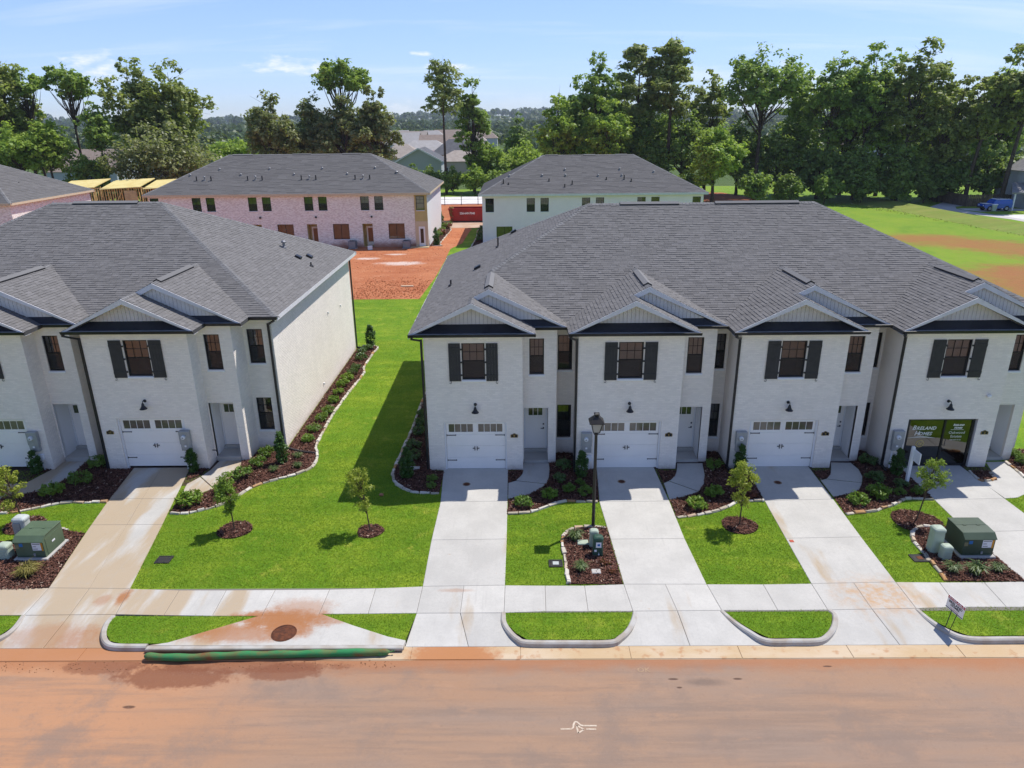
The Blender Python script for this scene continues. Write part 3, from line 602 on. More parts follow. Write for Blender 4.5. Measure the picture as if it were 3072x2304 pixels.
e = P2(6, [(1845, 362), (1885, 398), (1925, 430), (1980, 428), (2032, 424), (2010, 405), (1985, 378)])
edging('low stone edging round the small planter by the sales office door', e, 4)
bed(P2(6, [(1845, 362), (1925, 430), (2032, 424), (1975, 362)]), 'small stone edged mulch planter by the sales office')
bed(P2(6, [(2105, 300), (2140, 220), (2330, 220), (2420, 470), (2230, 412)]), 'mulch bed beyond the sales office walk')
edging('pale stone edging beyond the sales office walk', P2(6, [(2082, 302), (2150, 350), (2225, 412), (2320, 470)]))
e = P2(5, [(1346, 472), (1290, 468), (1240, 468), (1180, 470), (1128, 482), (1092, 512), (1078, 552), (1086, 605), (1096, 660), (1106, 730), (1120, 812)])
edging('cream stone edging round the lamp and pedestal bed', e)
bed([tuple(p[:2]) for p in smooth_path(e, 4)] + P2(5, [(1446, 812), (1350, 480)]), 'mulch bed holding the lamp and two green pedestals')
e = P2(6, [(1592, 736), (1520, 735), (1482, 758), (1466, 792), (1490, 842), (1530, 890), (1582, 952), (1640, 1022), (1698, 1096)])
edging('cream stone edging round the right hand transformer bed', e)
bed([tuple(p[:2]) for p in smooth_path(e, 4)] + P2(6, [(2222, 1097), (1778, 722)]), 'mulch bed holding the right hand green transformer')
EDGE_L = P2(1, [(1026, 1391), (1140, 1390), (1210, 1371), (1300, 1350), (1400, 1304), (1480, 1255), (1530, 1230), (1600, 1205), (1690, 1180), (1790, 1155), (1868, 1120), (1900, 1090), (1916, 1035), (1906, 992), (1932, 930), (2004, 800), (2100, 665), (2195, 545)]) + PG([(786, 795), (805, 765), (817, 752), (806, 748)]) + [(-10.2, 44.6)]
edging('long cream stone edging following the bed along the sunlit side wall', EDGE_L)
bed([tuple(p[:2]) for p in smooth_path(EDGE_L, 4)] + [(-10.45, 44.4), (-10.45, 29.2), (-11.7, 29.2), (-11.7, 28.1)] + P2(1, [(1462, 1075), (1446, 1114), (1420, 1152), (1290, 1242), (1180, 1284), (1088, 1294)]), 'long red mulch bed wrapping the corner unit and its sunlit side wall')
bed(P2(1, [(1128, 1186), (1200, 1162), (1266, 1116), (1150, 1112), (1146, 1150)]), 'tiny mulch corner beside the corner garage')
e = P2(1, [(652, 1320), (530, 1325), (400, 1326), (280, 1346), (170, 1370), (80, 1386), (0, 1391), (-120, 1400)])
edging('tan stone edging in front of the far left bed', e)
bed([tuple(p[:2]) for p in smooth_path(e, 4)] + P2(1, [(-140, 1330), (20, 1292), (150, 1272), (270, 1252), (420, 1172), (540, 1062), (610, 1058)]) + [(-18.2, 28.6), (-17.5, 28.6), (-17.5, 27.2), tuple(C(1, 805, 1118)[:2])], 'dark mulch bed left of the rain streaked driveway')
bed(P2(1, [(165, 1192), (240, 1150), (335, 1118), (250, 1115)]), 'tiny mulch corner by the far left garage')
lb = P2(4, [(312, 408), (436, 426), (250, 706), (120, 714), (-200, 716), (-200, 470), (60, 470), (150, 440), (220, 400)])
bed(lb, 'dark red mulch bed holding the left hand green transformer')
edging('few tan edging stones behind the left hand transformer', P2(4, [(70, 475), (90, 445), (120, 432)]))
edging('short tan edging stones at the corner of the left hand transformer bed', P2(4, [(300, 405), (330, 408), (350, 412)]))
RINGS = []
def ring(c, r):
    pts = [(c.x + r*(1 + .06*math.sin(3*a + c.x))*math.cos(a), c.y + r*.95*math.sin(a)) for a in np.linspace(0, 2*math.pi, 20, endpoint=False)]
    RINGS.append(pts); EX2.append(pts)
    mb = MB(); mb.add([(c.x, c.y, .07)] + [(p[0], p[1], .012) for p in pts], [(0, 1+i, 1+(i+1) % 20) for i in range(20)])
    return obj('mulch_ring', mb, m_mulch, kind='structure')
TREES = [G(507, 1145), G(800, 1148), G(1597, 1135), G(1978, 1126), C(4, 125, 385)]
for c, r in zip(TREES, (.62, .48, .64, .85, .7)): ring(c, r)

# mulch chips: many small flakes, uncountable
def scatter(polys, per_m2, zmax=1e9):
    out = []
    for p in polys:
        a = np.array(p); lo, hi = a.min(0), a.max(0); n = int((hi-lo).prod()*per_m2)
        if n <= 0: continue
        q = rng.random((n, 2))*(hi-lo) + lo; out.append(q[inpoly(q[:, 0], q[:, 1], p)])
    return np.concatenate(out)
def flakes(pts, z0, z1, l0, l1, w0, w1, tilt=.6):
    n = len(pts); a = rng.random(n)*2*np.pi; L = rng.uniform(l0, l1, n); W = rng.uniform(w0, w1, n); z = rng.uniform(z0, z1, n)
    u = np.stack([np.cos(a), np.sin(a), rng.normal(0, tilt*.5, n)], 1); v = np.stack([-np.sin(a), np.cos(a), rng.normal(0, tilt, n)], 1)
    c = np.concatenate([pts, z[:, None]], 1); u *= (L/2)[:, None]; v *= (W/2)[:, None]
    V = np.stack([c-u-v, c+u-v, c+u+v, c-u+v], 1).reshape(-1, 3); return V, np.arange(4*n).reshape(n, 4)
m_chip = NT('mulch_chip')
_i = m_chip.island(); _c = m_chip.mix(m_chip.ramp(_i, 0, .9), (.060, .026, .018), (.185, .085, .058)); _c = m_chip.mix(m_chip.ramp(_i, .95, .985), _c, (.42, .30, .22)); m_chip.bsdf(_c, .9, .2); m_chip = m_chip.m
V, F = flakes(scatter(BEDS + RINGS, 620), .022, .065, .04, .11, .015, .035)
link('mulch_chips', arrmesh('mulch_chips', V, F, m_chip), label='reddish brown bark chips covering the planting beds', cat='mulch', kind='stuff')

# ------------------------------------------------------------------ plants
def tubes_np(paths):
    mb = MB()
    for p, r in paths: mb.tube(p, r, 6, caps=False)
    return mb
def leafcloud(g, centers, radii, n, size, up=.5, flat=.8, aspect=1.7):
    """n leaves gathered in clumps at `centers` (k,3) of radius `radii` (k,)"""
    k = g.integers(0, len(centers), n); d = g.normal(0, 1, (n, 3)); d /= np.linalg.norm(d, axis=1)[:, None]
    r = g.random(n)**.45; p = centers[k] + d*(radii[k]*r)[:, None]*np.array([1, 1, flat])
    nn = d*.7 + g.normal(0, .55, (n, 3)) + np.array([0, 0, up]); nn /= np.linalg.norm(nn, axis=1)[:, None]
    t = np.cross(nn, g.normal(0, 1, (n, 3))); t /= np.linalg.norm(t, axis=1)[:, None] + 1e-9; b = np.cross(nn, t)
    s = size*g.uniform(.6, 1.3, n)[:, None]; t = t*s*aspect/2; b = b*s/2
    V = np.stack([p - t, p - t*.1 - b, p + t, p - t*.1 + b], 1).reshape(-1, 3); return V, np.arange(4*n).reshape(n, 4)
def ellclumps(g, c, rad, n, shell=.55, zmin=-.75):
    d = g.normal(0, 1, (n*3, 3)); d /= np.linalg.norm(d, axis=1)[:, None]; d = d[d[:, 2] > zmin][:n]
    r = shell + (1-shell)*g.random(len(d))**.6; return np.array(c) + d*r[:, None]*np.array(rad)
L_az = leafmat('azalea_leaf', (.075, .16, .022), (.20, .30, .05), .35)
L_dk = leafmat('dark_shrub_leaf', (.045, .105, .026), (.125, .195, .055), .25, rough=.35)
L_br = leafmat('bright_shrub_leaf', (.10, .21, .02), (.25, .36, .045), .35)
L_cn = leafmat('conifer_leaf', (.03, .085, .014), (.075, .15, .022), .2)
L_gr = leafmat('liriope_blade', (.10, .16, .05), (.22, .28, .11), .3)
L_gy = leafmat('yellow_grass_blade', (.20, .18, .04), (.36, .29, .09), .3)
L_rd = leafmat('red_leaf', (.14, .03, .02), (.20, .07, .03), .2)
L_yt = leafmat('young_tree_leaf', (.24, .32, .03), (.52, .52, .09), .45)
L_yg = leafmat('green_young_tree_leaf', (.14, .25, .025), (.34, .43, .07), .45)
m_bark = M('bark', (.11, .085, .065), (.06, .045, .035), 4, .95, .1, bump=.8, bscale=12, bdist=.05)
m_twig = M('young_bark', (.13, .095, .06), (.09, .06, .04), 10, .9, .1)
def shrub_proto(seed, mat, w, h, n, size, spiky=False):
    g = np.random.default_rng(seed)
    cl = ellclumps(g, (0, 0, h*.52), (w, w, h*.42), 26, .5, -.6); cl[:, 2] = np.maximum(cl[:, 2], .05)
    V, F = leafcloud(g, cl, g.uniform(.25, .42, len(cl))*w, n, size, .5, .9, 2.4 if spiky else 1.7); V[:, 2] = np.maximum(V[:, 2], .01)
    me = arrmesh('foliage', V, F, mat)
    mb = tubes_np([([(0, 0, 0), tuple(c*np.array([.4, .4, .5])), tuple(c)], [.012, .008, .003]) for c in cl[:12]])
    st = bpy.data.meshes.new('stem'); st.from_pydata(mb.v, [], mb.f); st.materials.append(m_twig)
    return st, me
def cone_proto(seed, mat, w, h, n):
    g = np.random.default_rng(seed); z = g.random(60)*h*.95; a = g.random(60)*6.28; r = w*np.sin(np.clip((z/h)*.82 + .18, 0, 1)*np.pi)**.8*g.uniform(.6, .95, 60)
    cl = np.stack([r*np.cos(a), r*np.sin(a), z + .06], 1); V, F = leafcloud(g, cl, np.full(60, w*.42), n, .055, .9, 1.5, 2.2); V[:, 2] = np.maximum(V[:, 2], .01)
    me = arrmesh('foliage', V, F, mat); mb = tubes_np([([(0, 0, 0), (0, 0, h*.8)], [.02, .006])]); st = bpy.data.meshes.new('stem'); st.from_pydata(mb.v, [], mb.f); st.materials.append(m_twig); return st, me
def tuft_proto(seed, mat, rad, h, n):
    g = np.random.default_rng(seed); a = g.random(n)*6.28; lean = g.random(n)**.7*rad; base = g.normal(0, rad*.13, (n, 2)); hh = h*g.uniform(.6, 1.05, n); w = .010
    d = np.stack([np.cos(a), np.sin(a)], 1); s = np.stack([-np.sin(a), np.cos(a)], 1)*w
    def at(t, z): return np.concatenate([base + d*(lean*t)[:, None], (hh*z)[:, None]], 1)
    p0, p1, p2 = at(0*lean + 0, 0), at(.45 + 0*lean, .75), at(1 + 0*lean, .62); s3 = np.concatenate([s, np.zeros((n, 1))], 1)
    V = np.stack([p0 - s3, p0 + s3, p1 + s3, p1 - s3, p2], 1).reshape(-1, 3); i = np.arange(n)[:, None]*5
    F = np.concatenate([i + np.array([[0, 1, 2, 3]]), i + np.array([[3, 2, 4, 4]])]); V2 = V
    me = bpy.data.meshes.new('blades'); me.from_pydata(V2.tolist(), [], [tuple(f) if f[2] != f[3] else tuple(f[:3]) for f in F.tolist()]); me.materials.append(mat); return None, me
PRO = {'az': [shrub_proto(20+i, L_az, .36, .44, 620, .055) for i in range(3)], 'dk': [shrub_proto(30+i, L_dk, .34, .46, 560, .06) for i in range(2)],
       'br': [shrub_proto(40+i, L_br, .36, .46, 520, .06, True) for i in range(3)], 'ball': [shrub_proto(50, L_az, .26, .40, 900, .04)],
       'cone': [cone_proto(60+i, L_cn, .24, 1.15, 1500) for i in range(2)], 'tuft': [tuft_proto(70+i, L_gr, .30, .34, 150) for i in range(2)],
       'ytuft': [tuft_proto(75, L_gy, .42, .42, 260)], 'red': [shrub_proto(80, L_rd, .20, .16, 260, .05)]}
NAMES = {'az': 'shrub', 'dk': 'shrub', 'br': 'shrub', 'ball': 'shrub', 'cone': 'conifer_shrub', 'tuft': 'grass_clump', 'ytuft': 'grass_clump', 'red': 'shrub'}
CATS = {'cone': 'conifer', 'tuft': 'grass clump', 'ytuft': 'grass clump'}
def plant(kind, p, s, label, group='shrubs in the mulch beds'):
    st, me = rnd.choice(PRO[kind]); root = empty(NAMES[kind], (p.x, p.y, .02), label, CATS.get(kind, 'shrub'), group)
    root.rotation_euler = (0, 0, rnd.uniform(0, 6.28)); s *= .82 if kind in ('az', 'dk', 'br') else 1; root.scale = (s, s, s*rnd.uniform(.85, 1.1))
    if st: link('stem', st, root)
    link('blades' if st is None else 'foliage', me, root); return root
sb = 'leafy shrub in the row along the sunlit white side wall'
for i, (x, y, k) in enumerate([(1860, 955, 'br'), (1895, 893, 'az'), (1945, 830, 'az'), (1982, 785, 'az'), (2015, 722, 'br'), (2043, 673, 'br'), (2070, 625, 'br'), (2095, 583, 'br'), (2128, 556, 'dk'), (2150, 520, 'dk'), (2180, 462, 'dk')]):
    plant(k, C(1, x, y), rnd.uniform(.95, 1.2), {'br': 'light green ', 'az': 'mid green ', 'dk': 'dark glossy '}[k] + sb, 'shrubs along the side wall')
plant('dk', G(795, 757), 1.1, 'last dark shrub at the rear end of the side wall bed'); plant('dk', G(783, 763), 1.0, 'dark glossy ' + sb, 'shrubs along the side wall')
plant('cone', G(802, 748), 1.25, 'slim dark conifer at the rear corner of the side wall bed')
plant('cone', C(1, 1705, 1085), 1.05, 'bright green conical conifer in the corner unit bed'); plant('cone', C(1, 1168, 1140), .98, 'dark upright conifer under the electric meter of the corner unit'); plant('cone', C(1, 225, 1145), .95, 'dark upright conifer under the meter of the far left unit')
for x, y, k, s, l in [(1612, 1045, 'az', 1.1, 'rounded shrub in the corner unit bed nearest its setback windows'), (1562, 1105, 'az', 1.15, 'rounded shrub in the corner unit bed near the porch pillar'), (1462, 1175, 'az', 1.35, 'spreading shrub behind the young tree of the corner unit'),
    (1345, 1255, 'br', 1.1, 'low leafy shrub half behind the young tree of the corner unit'), (1150, 1335, 'br', 1.5, 'light green shrub at the driveway end of the corner unit bed'), (600, 1110, 'az', 1.4, 'dark shrub in shade beside the far left porch pillar'), (490, 1205, 'az', 1.45, 'shrub in half shade beside the far left walk'), (318, 1285, 'br', 1.4, 'sunlit broad leafed shrub by the far left walk')]:
    plant(k, C(1, x, y), s, l)
for x, y, l in [(1797, 1052, 'pale striped grass clump next to the black drain pipe'), (1655, 1135, 'pale striped grass clump closest to the bright conifer'), (1797, 1115, 'pale striped grass clump by the curve of the stone edging')]: plant('tuft', C(1, x, y), .95, l, 'grass clumps')
for x, y, k, s, l in [(146, 1372, 'cone', 1.12, 'green conical conifer in the shaded side bed'), (295, 1395, 'az', .75, 'small shaded shrub by the first garage, nearer the wall'), (290, 1438, 'az', .7, 'small shaded shrub by the first garage, nearer the edging'),
    (1090, 1318, 'dk', 1.1, 'dark shrub against the setback wall of the first unit'), (1058, 1398, 'dk', 1.0, 'dark shaded shrub beside the first curved walk'), (1185, 1420, 'ball', .7, 'tiny shaded shrub below the second unit meter'), (1000, 1490, 'br', 1.0, 'yellow green shrub on the first porch bed edge of shade'),
    (1120, 1463, 'ball', 1.0, 'small round clipped shrub in the first porch bed, left of its twin'), (1220, 1475, 'ball', 1.05, 'small round clipped shrub in the first porch bed beside the lamp post'), (845, 1545, 'az', 1.2, 'spiky green shrub beside the first driveway'),
    (1196, 1372, 'cone', 1.0, 'narrow conifer under the second unit electric meter'), (1990, 1318, 'az', 1.2, 'shaded shrub by the second porch pillar'), (1886, 1556, 'br', 1.25, 'bright green shrub beside the second driveway'), (1995, 1490, 'br', 1.15, 'bright green shrub at the bend of the second walk')]:
    plant(k, C(2, x, y), s, l)
for x, y, l in [(185, 1195, 0), (190, 1260, 0), (220, 1115, 0), (226, 1065, 0), (232, 1010, 0)]: plant('dk', C(2, x, y), 1.15, 'dark glossy shrub in the shaded bed along the left wall of the right hand row', 'shrubs in the shaded side bed')
for x, y, k, s, l in [(325, 365, 'cone', .95, 'dark conifer under the third unit electric meter'), (400, 530, 'red', 1.3, 'low red leafed plant beside the third driveway'), (1175, 318, 'dk', 1.2, 'shaded shrub against the third unit setback'), (1218, 430, 'dk', 1.2, 'shaded shrub in the middle of the third porch bed'),
    (1110, 575, 'br', 1.15, 'light green shrub beside the third driveway edge'), (1242, 535, 'br', 1.35, 'broad light green shrub in front of the third porch'), (1386, 518, 'ball', .8, 'tiny round shrub left of the white sign post'), (1392, 462, 'dk', .95, 'shaded shrub behind the white sign post'), (1506, 520, 'ball', .9, 'small round shrub behind the leaning young tree'),
    (1362, 385, 'cone', 1.05, 'dark conifer under the sales office meter'), (2132, 268, 'ball', 1.0, 'round shrub beyond the sales office porch'), (2192, 312, 'ball', 1.1, 'round shrub at the edge of the sales office walk')]:
    plant(k, C(6, x, y), s, l)
for k, x, y, s, l in [(5, 1158, 545, 1.25, 'dark green grass clump behind the pedestals'), (5, 1195, 728, 1.15, 'pale grass clump in front of the pedestals'), (6, 1732, 1032, 1.2, 'left grass clump in front of the right hand transformer'), (6, 1895, 1045, 1.5, 'biggest grass clump in front of the right hand transformer'), (6, 2035, 1030, 1.1, 'right grass clump in front of the right hand transformer')]: plant('tuft', C(k, x, y), s, l, 'grass clumps')
plant('ytuft', C(4, 145, 640), 1.25, 'yellowing grass clump in front of the left hand transformer', 'grass clumps')
for x, y, s in [(1335, 690, .8), (1385, 745, .6)]: plant('red', C(5, x, y), s, 'tiny red leafed plant in the pedestal bed', 'red leafed plants')

def young_tree(label, base, h, lean, cw, ch, mat, seed, n=1500, low=0):
    g = np.random.default_rng(seed); root = empty('young_tree', (base.x, base.y, 0), label, 'tree', 'young street trees'); bx, by = base.x, base.y
    top = np.array([lean[0], lean[1], h]); mid = top*.5 + np.array([.03, 0, 0])
    cl = ellclumps(g, (lean[0]*.85, lean[1]*.85, h - ch*.5), (cw, cw, ch*.5), 34, .35, -.95)
    if low: cl = np.concatenate([cl, ellclumps(g, (lean[0]*.5 - .05, 0, h*.42), (cw*.55, cw*.55, .35), low, .3, -1)])
    paths = [([(0, 0, 0), tuple(mid), tuple(top*.96)], [.026, .02, .006])]
    for c in cl:
        s = top*min(max((c[2] - .25)/h*.85, .3), .9); paths.append(([tuple(s), tuple(s*.45 + c*.55 + np.array([0, 0, .04])), tuple(c)], [.009, .006, .002]))
    mb = tubes_np(paths); mb.v = [(x + bx, y + by, z) for x, y, z in mb.v]; obj('trunk', mb, m_twig, root)
    V, F = leafcloud(g, cl, g.uniform(.10, .21, len(cl)), int(n*1.7), .047, .4, .9, 1.7); link('crown', arrmesh('crown', V, F, mat), root)
young_tree('green young tree in the round mulch ring nearest the corner driveway', TREES[0], 2.35, (-.12, 0), .42, 1.5, L_yg, 1, 1700, 6)
young_tree('leaning young tree with yellow green leaves in the middle of the wide lawn', TREES[1], 2.45, (-.28, .05), .46, 1.05, L_yt, 2, 1250, 7)
young_tree('yellow leafed young tree in the lawn between the second and third driveways', TREES[2], 2.55, (-.05, 0), .50, 1.15, L_yt, 3, 1500, 9)
young_tree('leaning young tree beside the right hand transformer bed', TREES[3], 2.5, (.32, .05), .46, 1.25, L_yg, 4, 1100)
young_tree('young tree with pale leaves behind the left hand transformer', TREES[4], 2.5, (-.35, .15), .55, 1.5, L_yt, 5, 1700, 6)

# lawn blades
EXALL = EXCL + EX2 + [[(XL1, YF1 - .05), (22, YF1 - .05), (22, 44), (XL1, 44)], [(-32, YF2 - .1), (-11.7, YF2 - .1), (-11.7, 29.2), (-10.4, 29.2), (-10.4, 44.4), (-32, 44.4)]]
def grass_pts(poly, dens):
    q = scatter([poly], dens); keep = np.ones(len(q), bool)
    for p in EXALL: keep &= ~inpoly(q[:, 0], q[:, 1], p)
    return q[keep]
gp = np.concatenate([grass_pts([(-21, 18.9), (19, 18.9), (19, 24), (-21, 24)], 1000), grass_pts([(-22, 24), (20, 24), (20, 30), (-22, 30)], 800), grass_pts([(-10.5, 30), (-3.6, 30), (-3.6, 46), (-10.5, 46)], 420), grass_pts([(-16, 46), (-2, 46), (-2, 57.7), (-16, 57.7)], 130)] + [grass_pts(p, 1000) for p in ISL])
def blades(q, h0, h1, w):
    n = len(q); a = rng.random(n)*6.283; hh = rng.uniform(h0, h1, n); ln = rng.normal(0, .032, (n, 2)); s = np.stack([np.cos(a), np.sin(a)], 1)*w*(.6 + .8*rng.random(n))[:, None]
    z = np.zeros((n, 1)); V = np.stack([np.concatenate([q - s, z], 1), np.concatenate([q + s, z], 1), np.concatenate([q + ln, hh[:, None]], 1)], 1).reshape(-1, 3)
    return V, np.arange(3*n).reshape(n, 3)
def blade_mat():
    t = NT('lawn_blade'); isl = t.new('ShaderNodeNewGeometry').outputs['Random Per Island']
    f = t.math('ADD', t.math('MULTIPLY', isl, .45), t.math('ADD', t.math('MULTIPLY', t.ramp(t.noise(.55, 5, .65), .32, .68), .33), t.math('MULTIPLY', t.ramp(t.noise(2.6, 4, .7, off=2), .35, .68), .30)))
    base = t.mix(f, (.105, .235, .010), (.37, .455, .042))
    base = t.mix(t.ramp(t.noise(1.0, 2, .5, stretch=(.16, 1.15, 1), off=5), .42, .58, 0, .30), base, (.12, .27, .014))        # faint mowing strips
    base = t.mix(t.math('MULTIPLY', t.ramp(t.noise(1.3, 5, .7, off=8), .60, .76), .55), base, (.40, .40, .085))               # thin, drier patches
    b = t.new('ShaderNodeBsdfPrincipled'); t.put(b.inputs['Base Color'], base); b.inputs['Roughness'].default_value = .6; b.inputs['Specular IOR Level'].default_value = .25
    tr = t.new('ShaderNodeBsdfTranslucent'); t.put(tr.inputs[0], t.mix(.5, base, (.42, .56, .04))); mx = t.new('ShaderNodeMixShader'); mx.inputs[0].default_value = .38
    t.l.new(b.outputs[0], mx.inputs[1]); t.l.new(tr.outputs[0], mx.inputs[2]); t.l.new(mx.outputs[0], t.out.inputs[0]); return t.m
L_gs = blade_mat()
V, F = blades(gp, .022, .052, .009)
link('lawn_grass', arrmesh('lawn_grass', V, F, L_gs), label='short bright green mown grass covering the front and side lawns', cat='grass', kind='stuff')
# ------------------------------------------------------------------ the two front rows of townhouses
def painted_brick(name, c, c2):
    t = NT(name); a = t.mix(t.ramp(t.noise(.8, 5), .3, .7), c, c2)
    hv = t.new('ShaderNodeHueSaturation'); t.put(hv.inputs['Color'], a); t.put(hv.inputs['Value'], t.ramp(t.island(), 0, 1, .95, 1.05, False))
    a = t.mix(t.ramp(t.noise(7, 4, .7), .60, .8, 0, .35), hv.outputs[0], tuple(v*.72 for v in c))
    a = t.mix(t.ramp(t.noise(2.2, 5, .6, stretch=(1, 1, .12), off=3), .55, .78, 0, .22), a, tuple(v*.74 for v in c))           # faint drip marks
    a = t.mix(t.ramp(t.math('ADD', xpos(t, 2), t.math('MULTIPLY', t.noise(3.0, 5, .7), .55)), .62, .18, 0, .55), a, (.42, .31, .23))   # soil splashed up at the foot
    t.bsdf(a, .7, .3, 0, t.bump(t.noise(70, 3), .35, .006)); return t.m
m_brick = painted_brick('white_painted_brick', (.87, .795, .71), (.83, .755, .67)); m_back = M('painted_mortar', (.82, .75, .67), (.78, .71, .63), 2, .85)
m_white = M('white_trim', (.80, .79, .78), rough=.5); m_door = M('white_door_paint', (.93, .88, .82), (.90, .85, .79), 1.2, .42)
m_rake = M('pale_rake_board', (.70, .68, .68), (.64, .62, .62), 3, .6); m_sid = M('pale_siding', (.70, .655, .615), (.65, .61, .575), 3, .7)
m_blk = M('black_metal', (.012, .012, .014), (.02, .02, .023), 5, .4, .4); m_shut = M('charcoal_shutter', (.046, .044, .044), (.038, .037, .037), 5, .6); m_frame = M('black_window_frame', (.014, .014, .015), rough=.4)
m_pent = M('dark_pent_roof', (.018, .020, .028), (.028, .030, .038), 2, .55, .3, bump=.3, bscale=40); m_drip = M('drip_edge_metal', (.55, .56, .58), rough=.35, metallic=.6)
m_glass = glassmat('window_glass', (.72, .72, .70), .95, 1.55); m_room = M('dim_room', (.10, .10, .095), (.16, .15, .14), 1, .95); m_blind = M('blind_slat', (.42, .40, .36), rough=.6)
m_meter = M('meter_grey', (.36, .37, .37), (.31, .32, .32), 4, .5, .4, .2); m_dome = M('meter_glass', (.72, .73, .74), rough=.15)
def shingle_mat(name, c, c2, c3):
    t = NT(name); i = t.island(); a = t.mix(t.ramp(i, .1, .9), c, c2); a = t.mix(t.ramp(i, .90, .97, 0, .6), a, c3)
    a = t.mix(t.ramp(t.noise(.25, 4), .35, .7, 0, .35), a, c2); t.bsdf(a, .95, .06, 0, t.bump(t.noise(160, 2), .5, .004)); MATS[name] = t.m; return t.m
m_sh = shingle_mat('charcoal_shingle', (.158, .151, .145), (.186, .178, .171), (.21, .20, .195)); m_deck = M('dark_roof_deck', (.075, .073, .072), rough=1)  # m_deck: one dark colour for the roof deck under the tabs
m_cap = shingle_mat('ridge_cap_shingle', (.17, .165, .16), (.21, .205, .20), (.23, .225, .22))
CAMV = Vector((0, 0, CAM_H))

def wall_back(p0, p1, z0, z1, ops, depth=.14):
    """flat wall with rectangular openings and their reveals; outward normal = (dy,-dx)"""
    p0, p1 = Vector((*p0, 0)), Vector((*p1, 0)); d = (p1-p0); L = d.length; d.normalize(); nrm = Vector((d.y, -d.x, 0)); mb = MB()
    xs = sorted({0, L} | {v for o in ops for v in o[:2]}); zs = sorted({z0, z1} | {v for o in ops for v in o[2:]})
    P = lambda a, z, k=0: p0 + d*a - nrm*k + Vector((0, 0, z))
    for i in range(len(xs)-1):
        for j in range(len(zs)-1):
            cx, cz = (xs[i]+xs[i+1])/2, (zs[j]+zs[j+1])/2
            if any(o[0] < cx < o[1] and o[2] < cz < o[3] for o in ops): continue
            mb.quad(P(xs[i], zs[j]), P(xs[i+1], zs[j]), P(xs[i+1], zs[j+1]), P(xs[i], zs[j+1]))
    for a0, a1, b0, b1 in ops:
        for q in (((a0,b0),(a1,b0)), ((a1,b0),(a1,b1)), ((a1,b1),(a0,b1)), ((a0,b1),(a0,b0))):
            (a, b), (c, e_) = q; mb.quad(P(a, b), P(c, e_), P(c, e_, depth), P(a, b, depth))
    return mb
BH, BL, BJ = .076, .205, .011
def bricks_of(p0, p1, z0, z1, ops, trim=0):
    """list of (a0, a1, zlow, zhigh, full) in wall coordinates"""
    L = (Vector(p1) - Vector(p0)).length; out = []; r = 0; z = z0
    while z < z1 - .01:
        zt = min(z + BH - BJ, z1); free = [(0, L)]
        for a0, a1, b0, b1 in ops:
            if b0 < zt and b1 > z:
                nf = []
                for s, e_ in free:
                    if a0 > s: nf.append((s, min(e_, a0)))
                    if a1 < e_: nf.append((max(s, a1), e_))
                free = [f for f in nf if f[1] - f[0] > .015]
        off = (BL + BJ)/2 if r % 2 else 0
        for s, e_ in free:
            a = math.floor((s - off)/(BL + BJ))*(BL + BJ) + off
            while a < e_:
                b0, b1 = max(a, s), min(a + BL, e_)
                if b1 - b0 > .02: out.append((b0, b1, z, zt, b1 - b0 > BL - .002 and zt - z > BH - BJ - .002))
                a += BL + BJ
        z += BH; r += 1
    return out
def make_walls(root, segs, nsep=300):
    """segs: (p0, p1, z0, z1, openings, brick?) -> wall parts with brick pieces"""
    allb = []; walls = []
    for si, (p0, p1, z0, z1, ops, brick) in enumerate(segs):
        w = obj('wall', wall_back(p0, p1, z0, z1, ops), m_back, root); walls.append(w)
        if not brick: continue
        d = (Vector(p1) - Vector(p0)).normalized()
        for b in bricks_of(p0, p1, z0, z1, ops): allb.append((si, b, (Vector((p0[0] + d.x*b[0], p0[1] + d.y*b[0], b[2])) - CAMV).length))
    full = sorted([i for i, b in enumerate(allb) if b[1][4] and segs[b[0]][0][1] == segs[b[0]][1][1]], key=lambda i: allb[i][2])[:nsep]; fs = set(full)
    acc = {}
    for i, (si, (a0, a1, z0, z1, _), _d) in enumerate(allb):
        p0, p1 = segs[si][0], segs[si][1]; d = (Vector(p1) - Vector(p0)).normalized(); nx, ny = d.y, -d.x
        h = .0042 + rnd.uniform(-.0014, .0016)
        if i in fs:
            o = bpy.data.objects.new('brick', BRICK); col.objects.link(o); o.parent = walls[si]; o.location = Vector((p0[0] + d.x*a0 + nx*(h-.007), p0[1] + d.y*a0 + ny*(h-.007), z0)) - worg(walls[si]); o.rotation_euler = (0, 0, math.atan2(d.y, d.x)); continue
        mb = acc.setdefault(si, MB()); B = []
        for k in (0, h):
            for a, z in ((a0, z0), (a1, z0), (a1, z1), (a0, z1)):
                kk = .0035 if k else 0
                B.append((p0[0] + d.x*(a + (kk if a == a0 else -kk)) + nx*k, p0[1] + d.y*(a + (kk if a == a0 else -kk)) + ny*k, z + (kk if z == z0 else -kk)))
        mb.add(B, [(4,5,6,7),(0,1,5,4),(1,2,6,5),(2,3,7,6),(3,0,4,7)])
    for si, mb in acc.items(): obj('brick_courses', mb, m_brick, walls[si], kind='stuff')
    return walls
_b = MB(); _b.add([(0,0,0),(BL,0,0),(BL,0,BH-BJ),(0,0,BH-BJ),(.0035,-.007,.0035),(BL-.0035,-.007,.0035),(BL-.0035,-.007,BH-BJ-.0035),(.0035,-.007,BH-BJ-.0035)], [(4,5,6,7),(0,1,5,4),(1,2,6,5),(2,3,7,6),(3,0,4,7)])
BRICK = bpy.data.meshes.new('brick'); BRICK.from_pydata(_b.v, [], _b.f); BRICK.materials.append(m_brick)

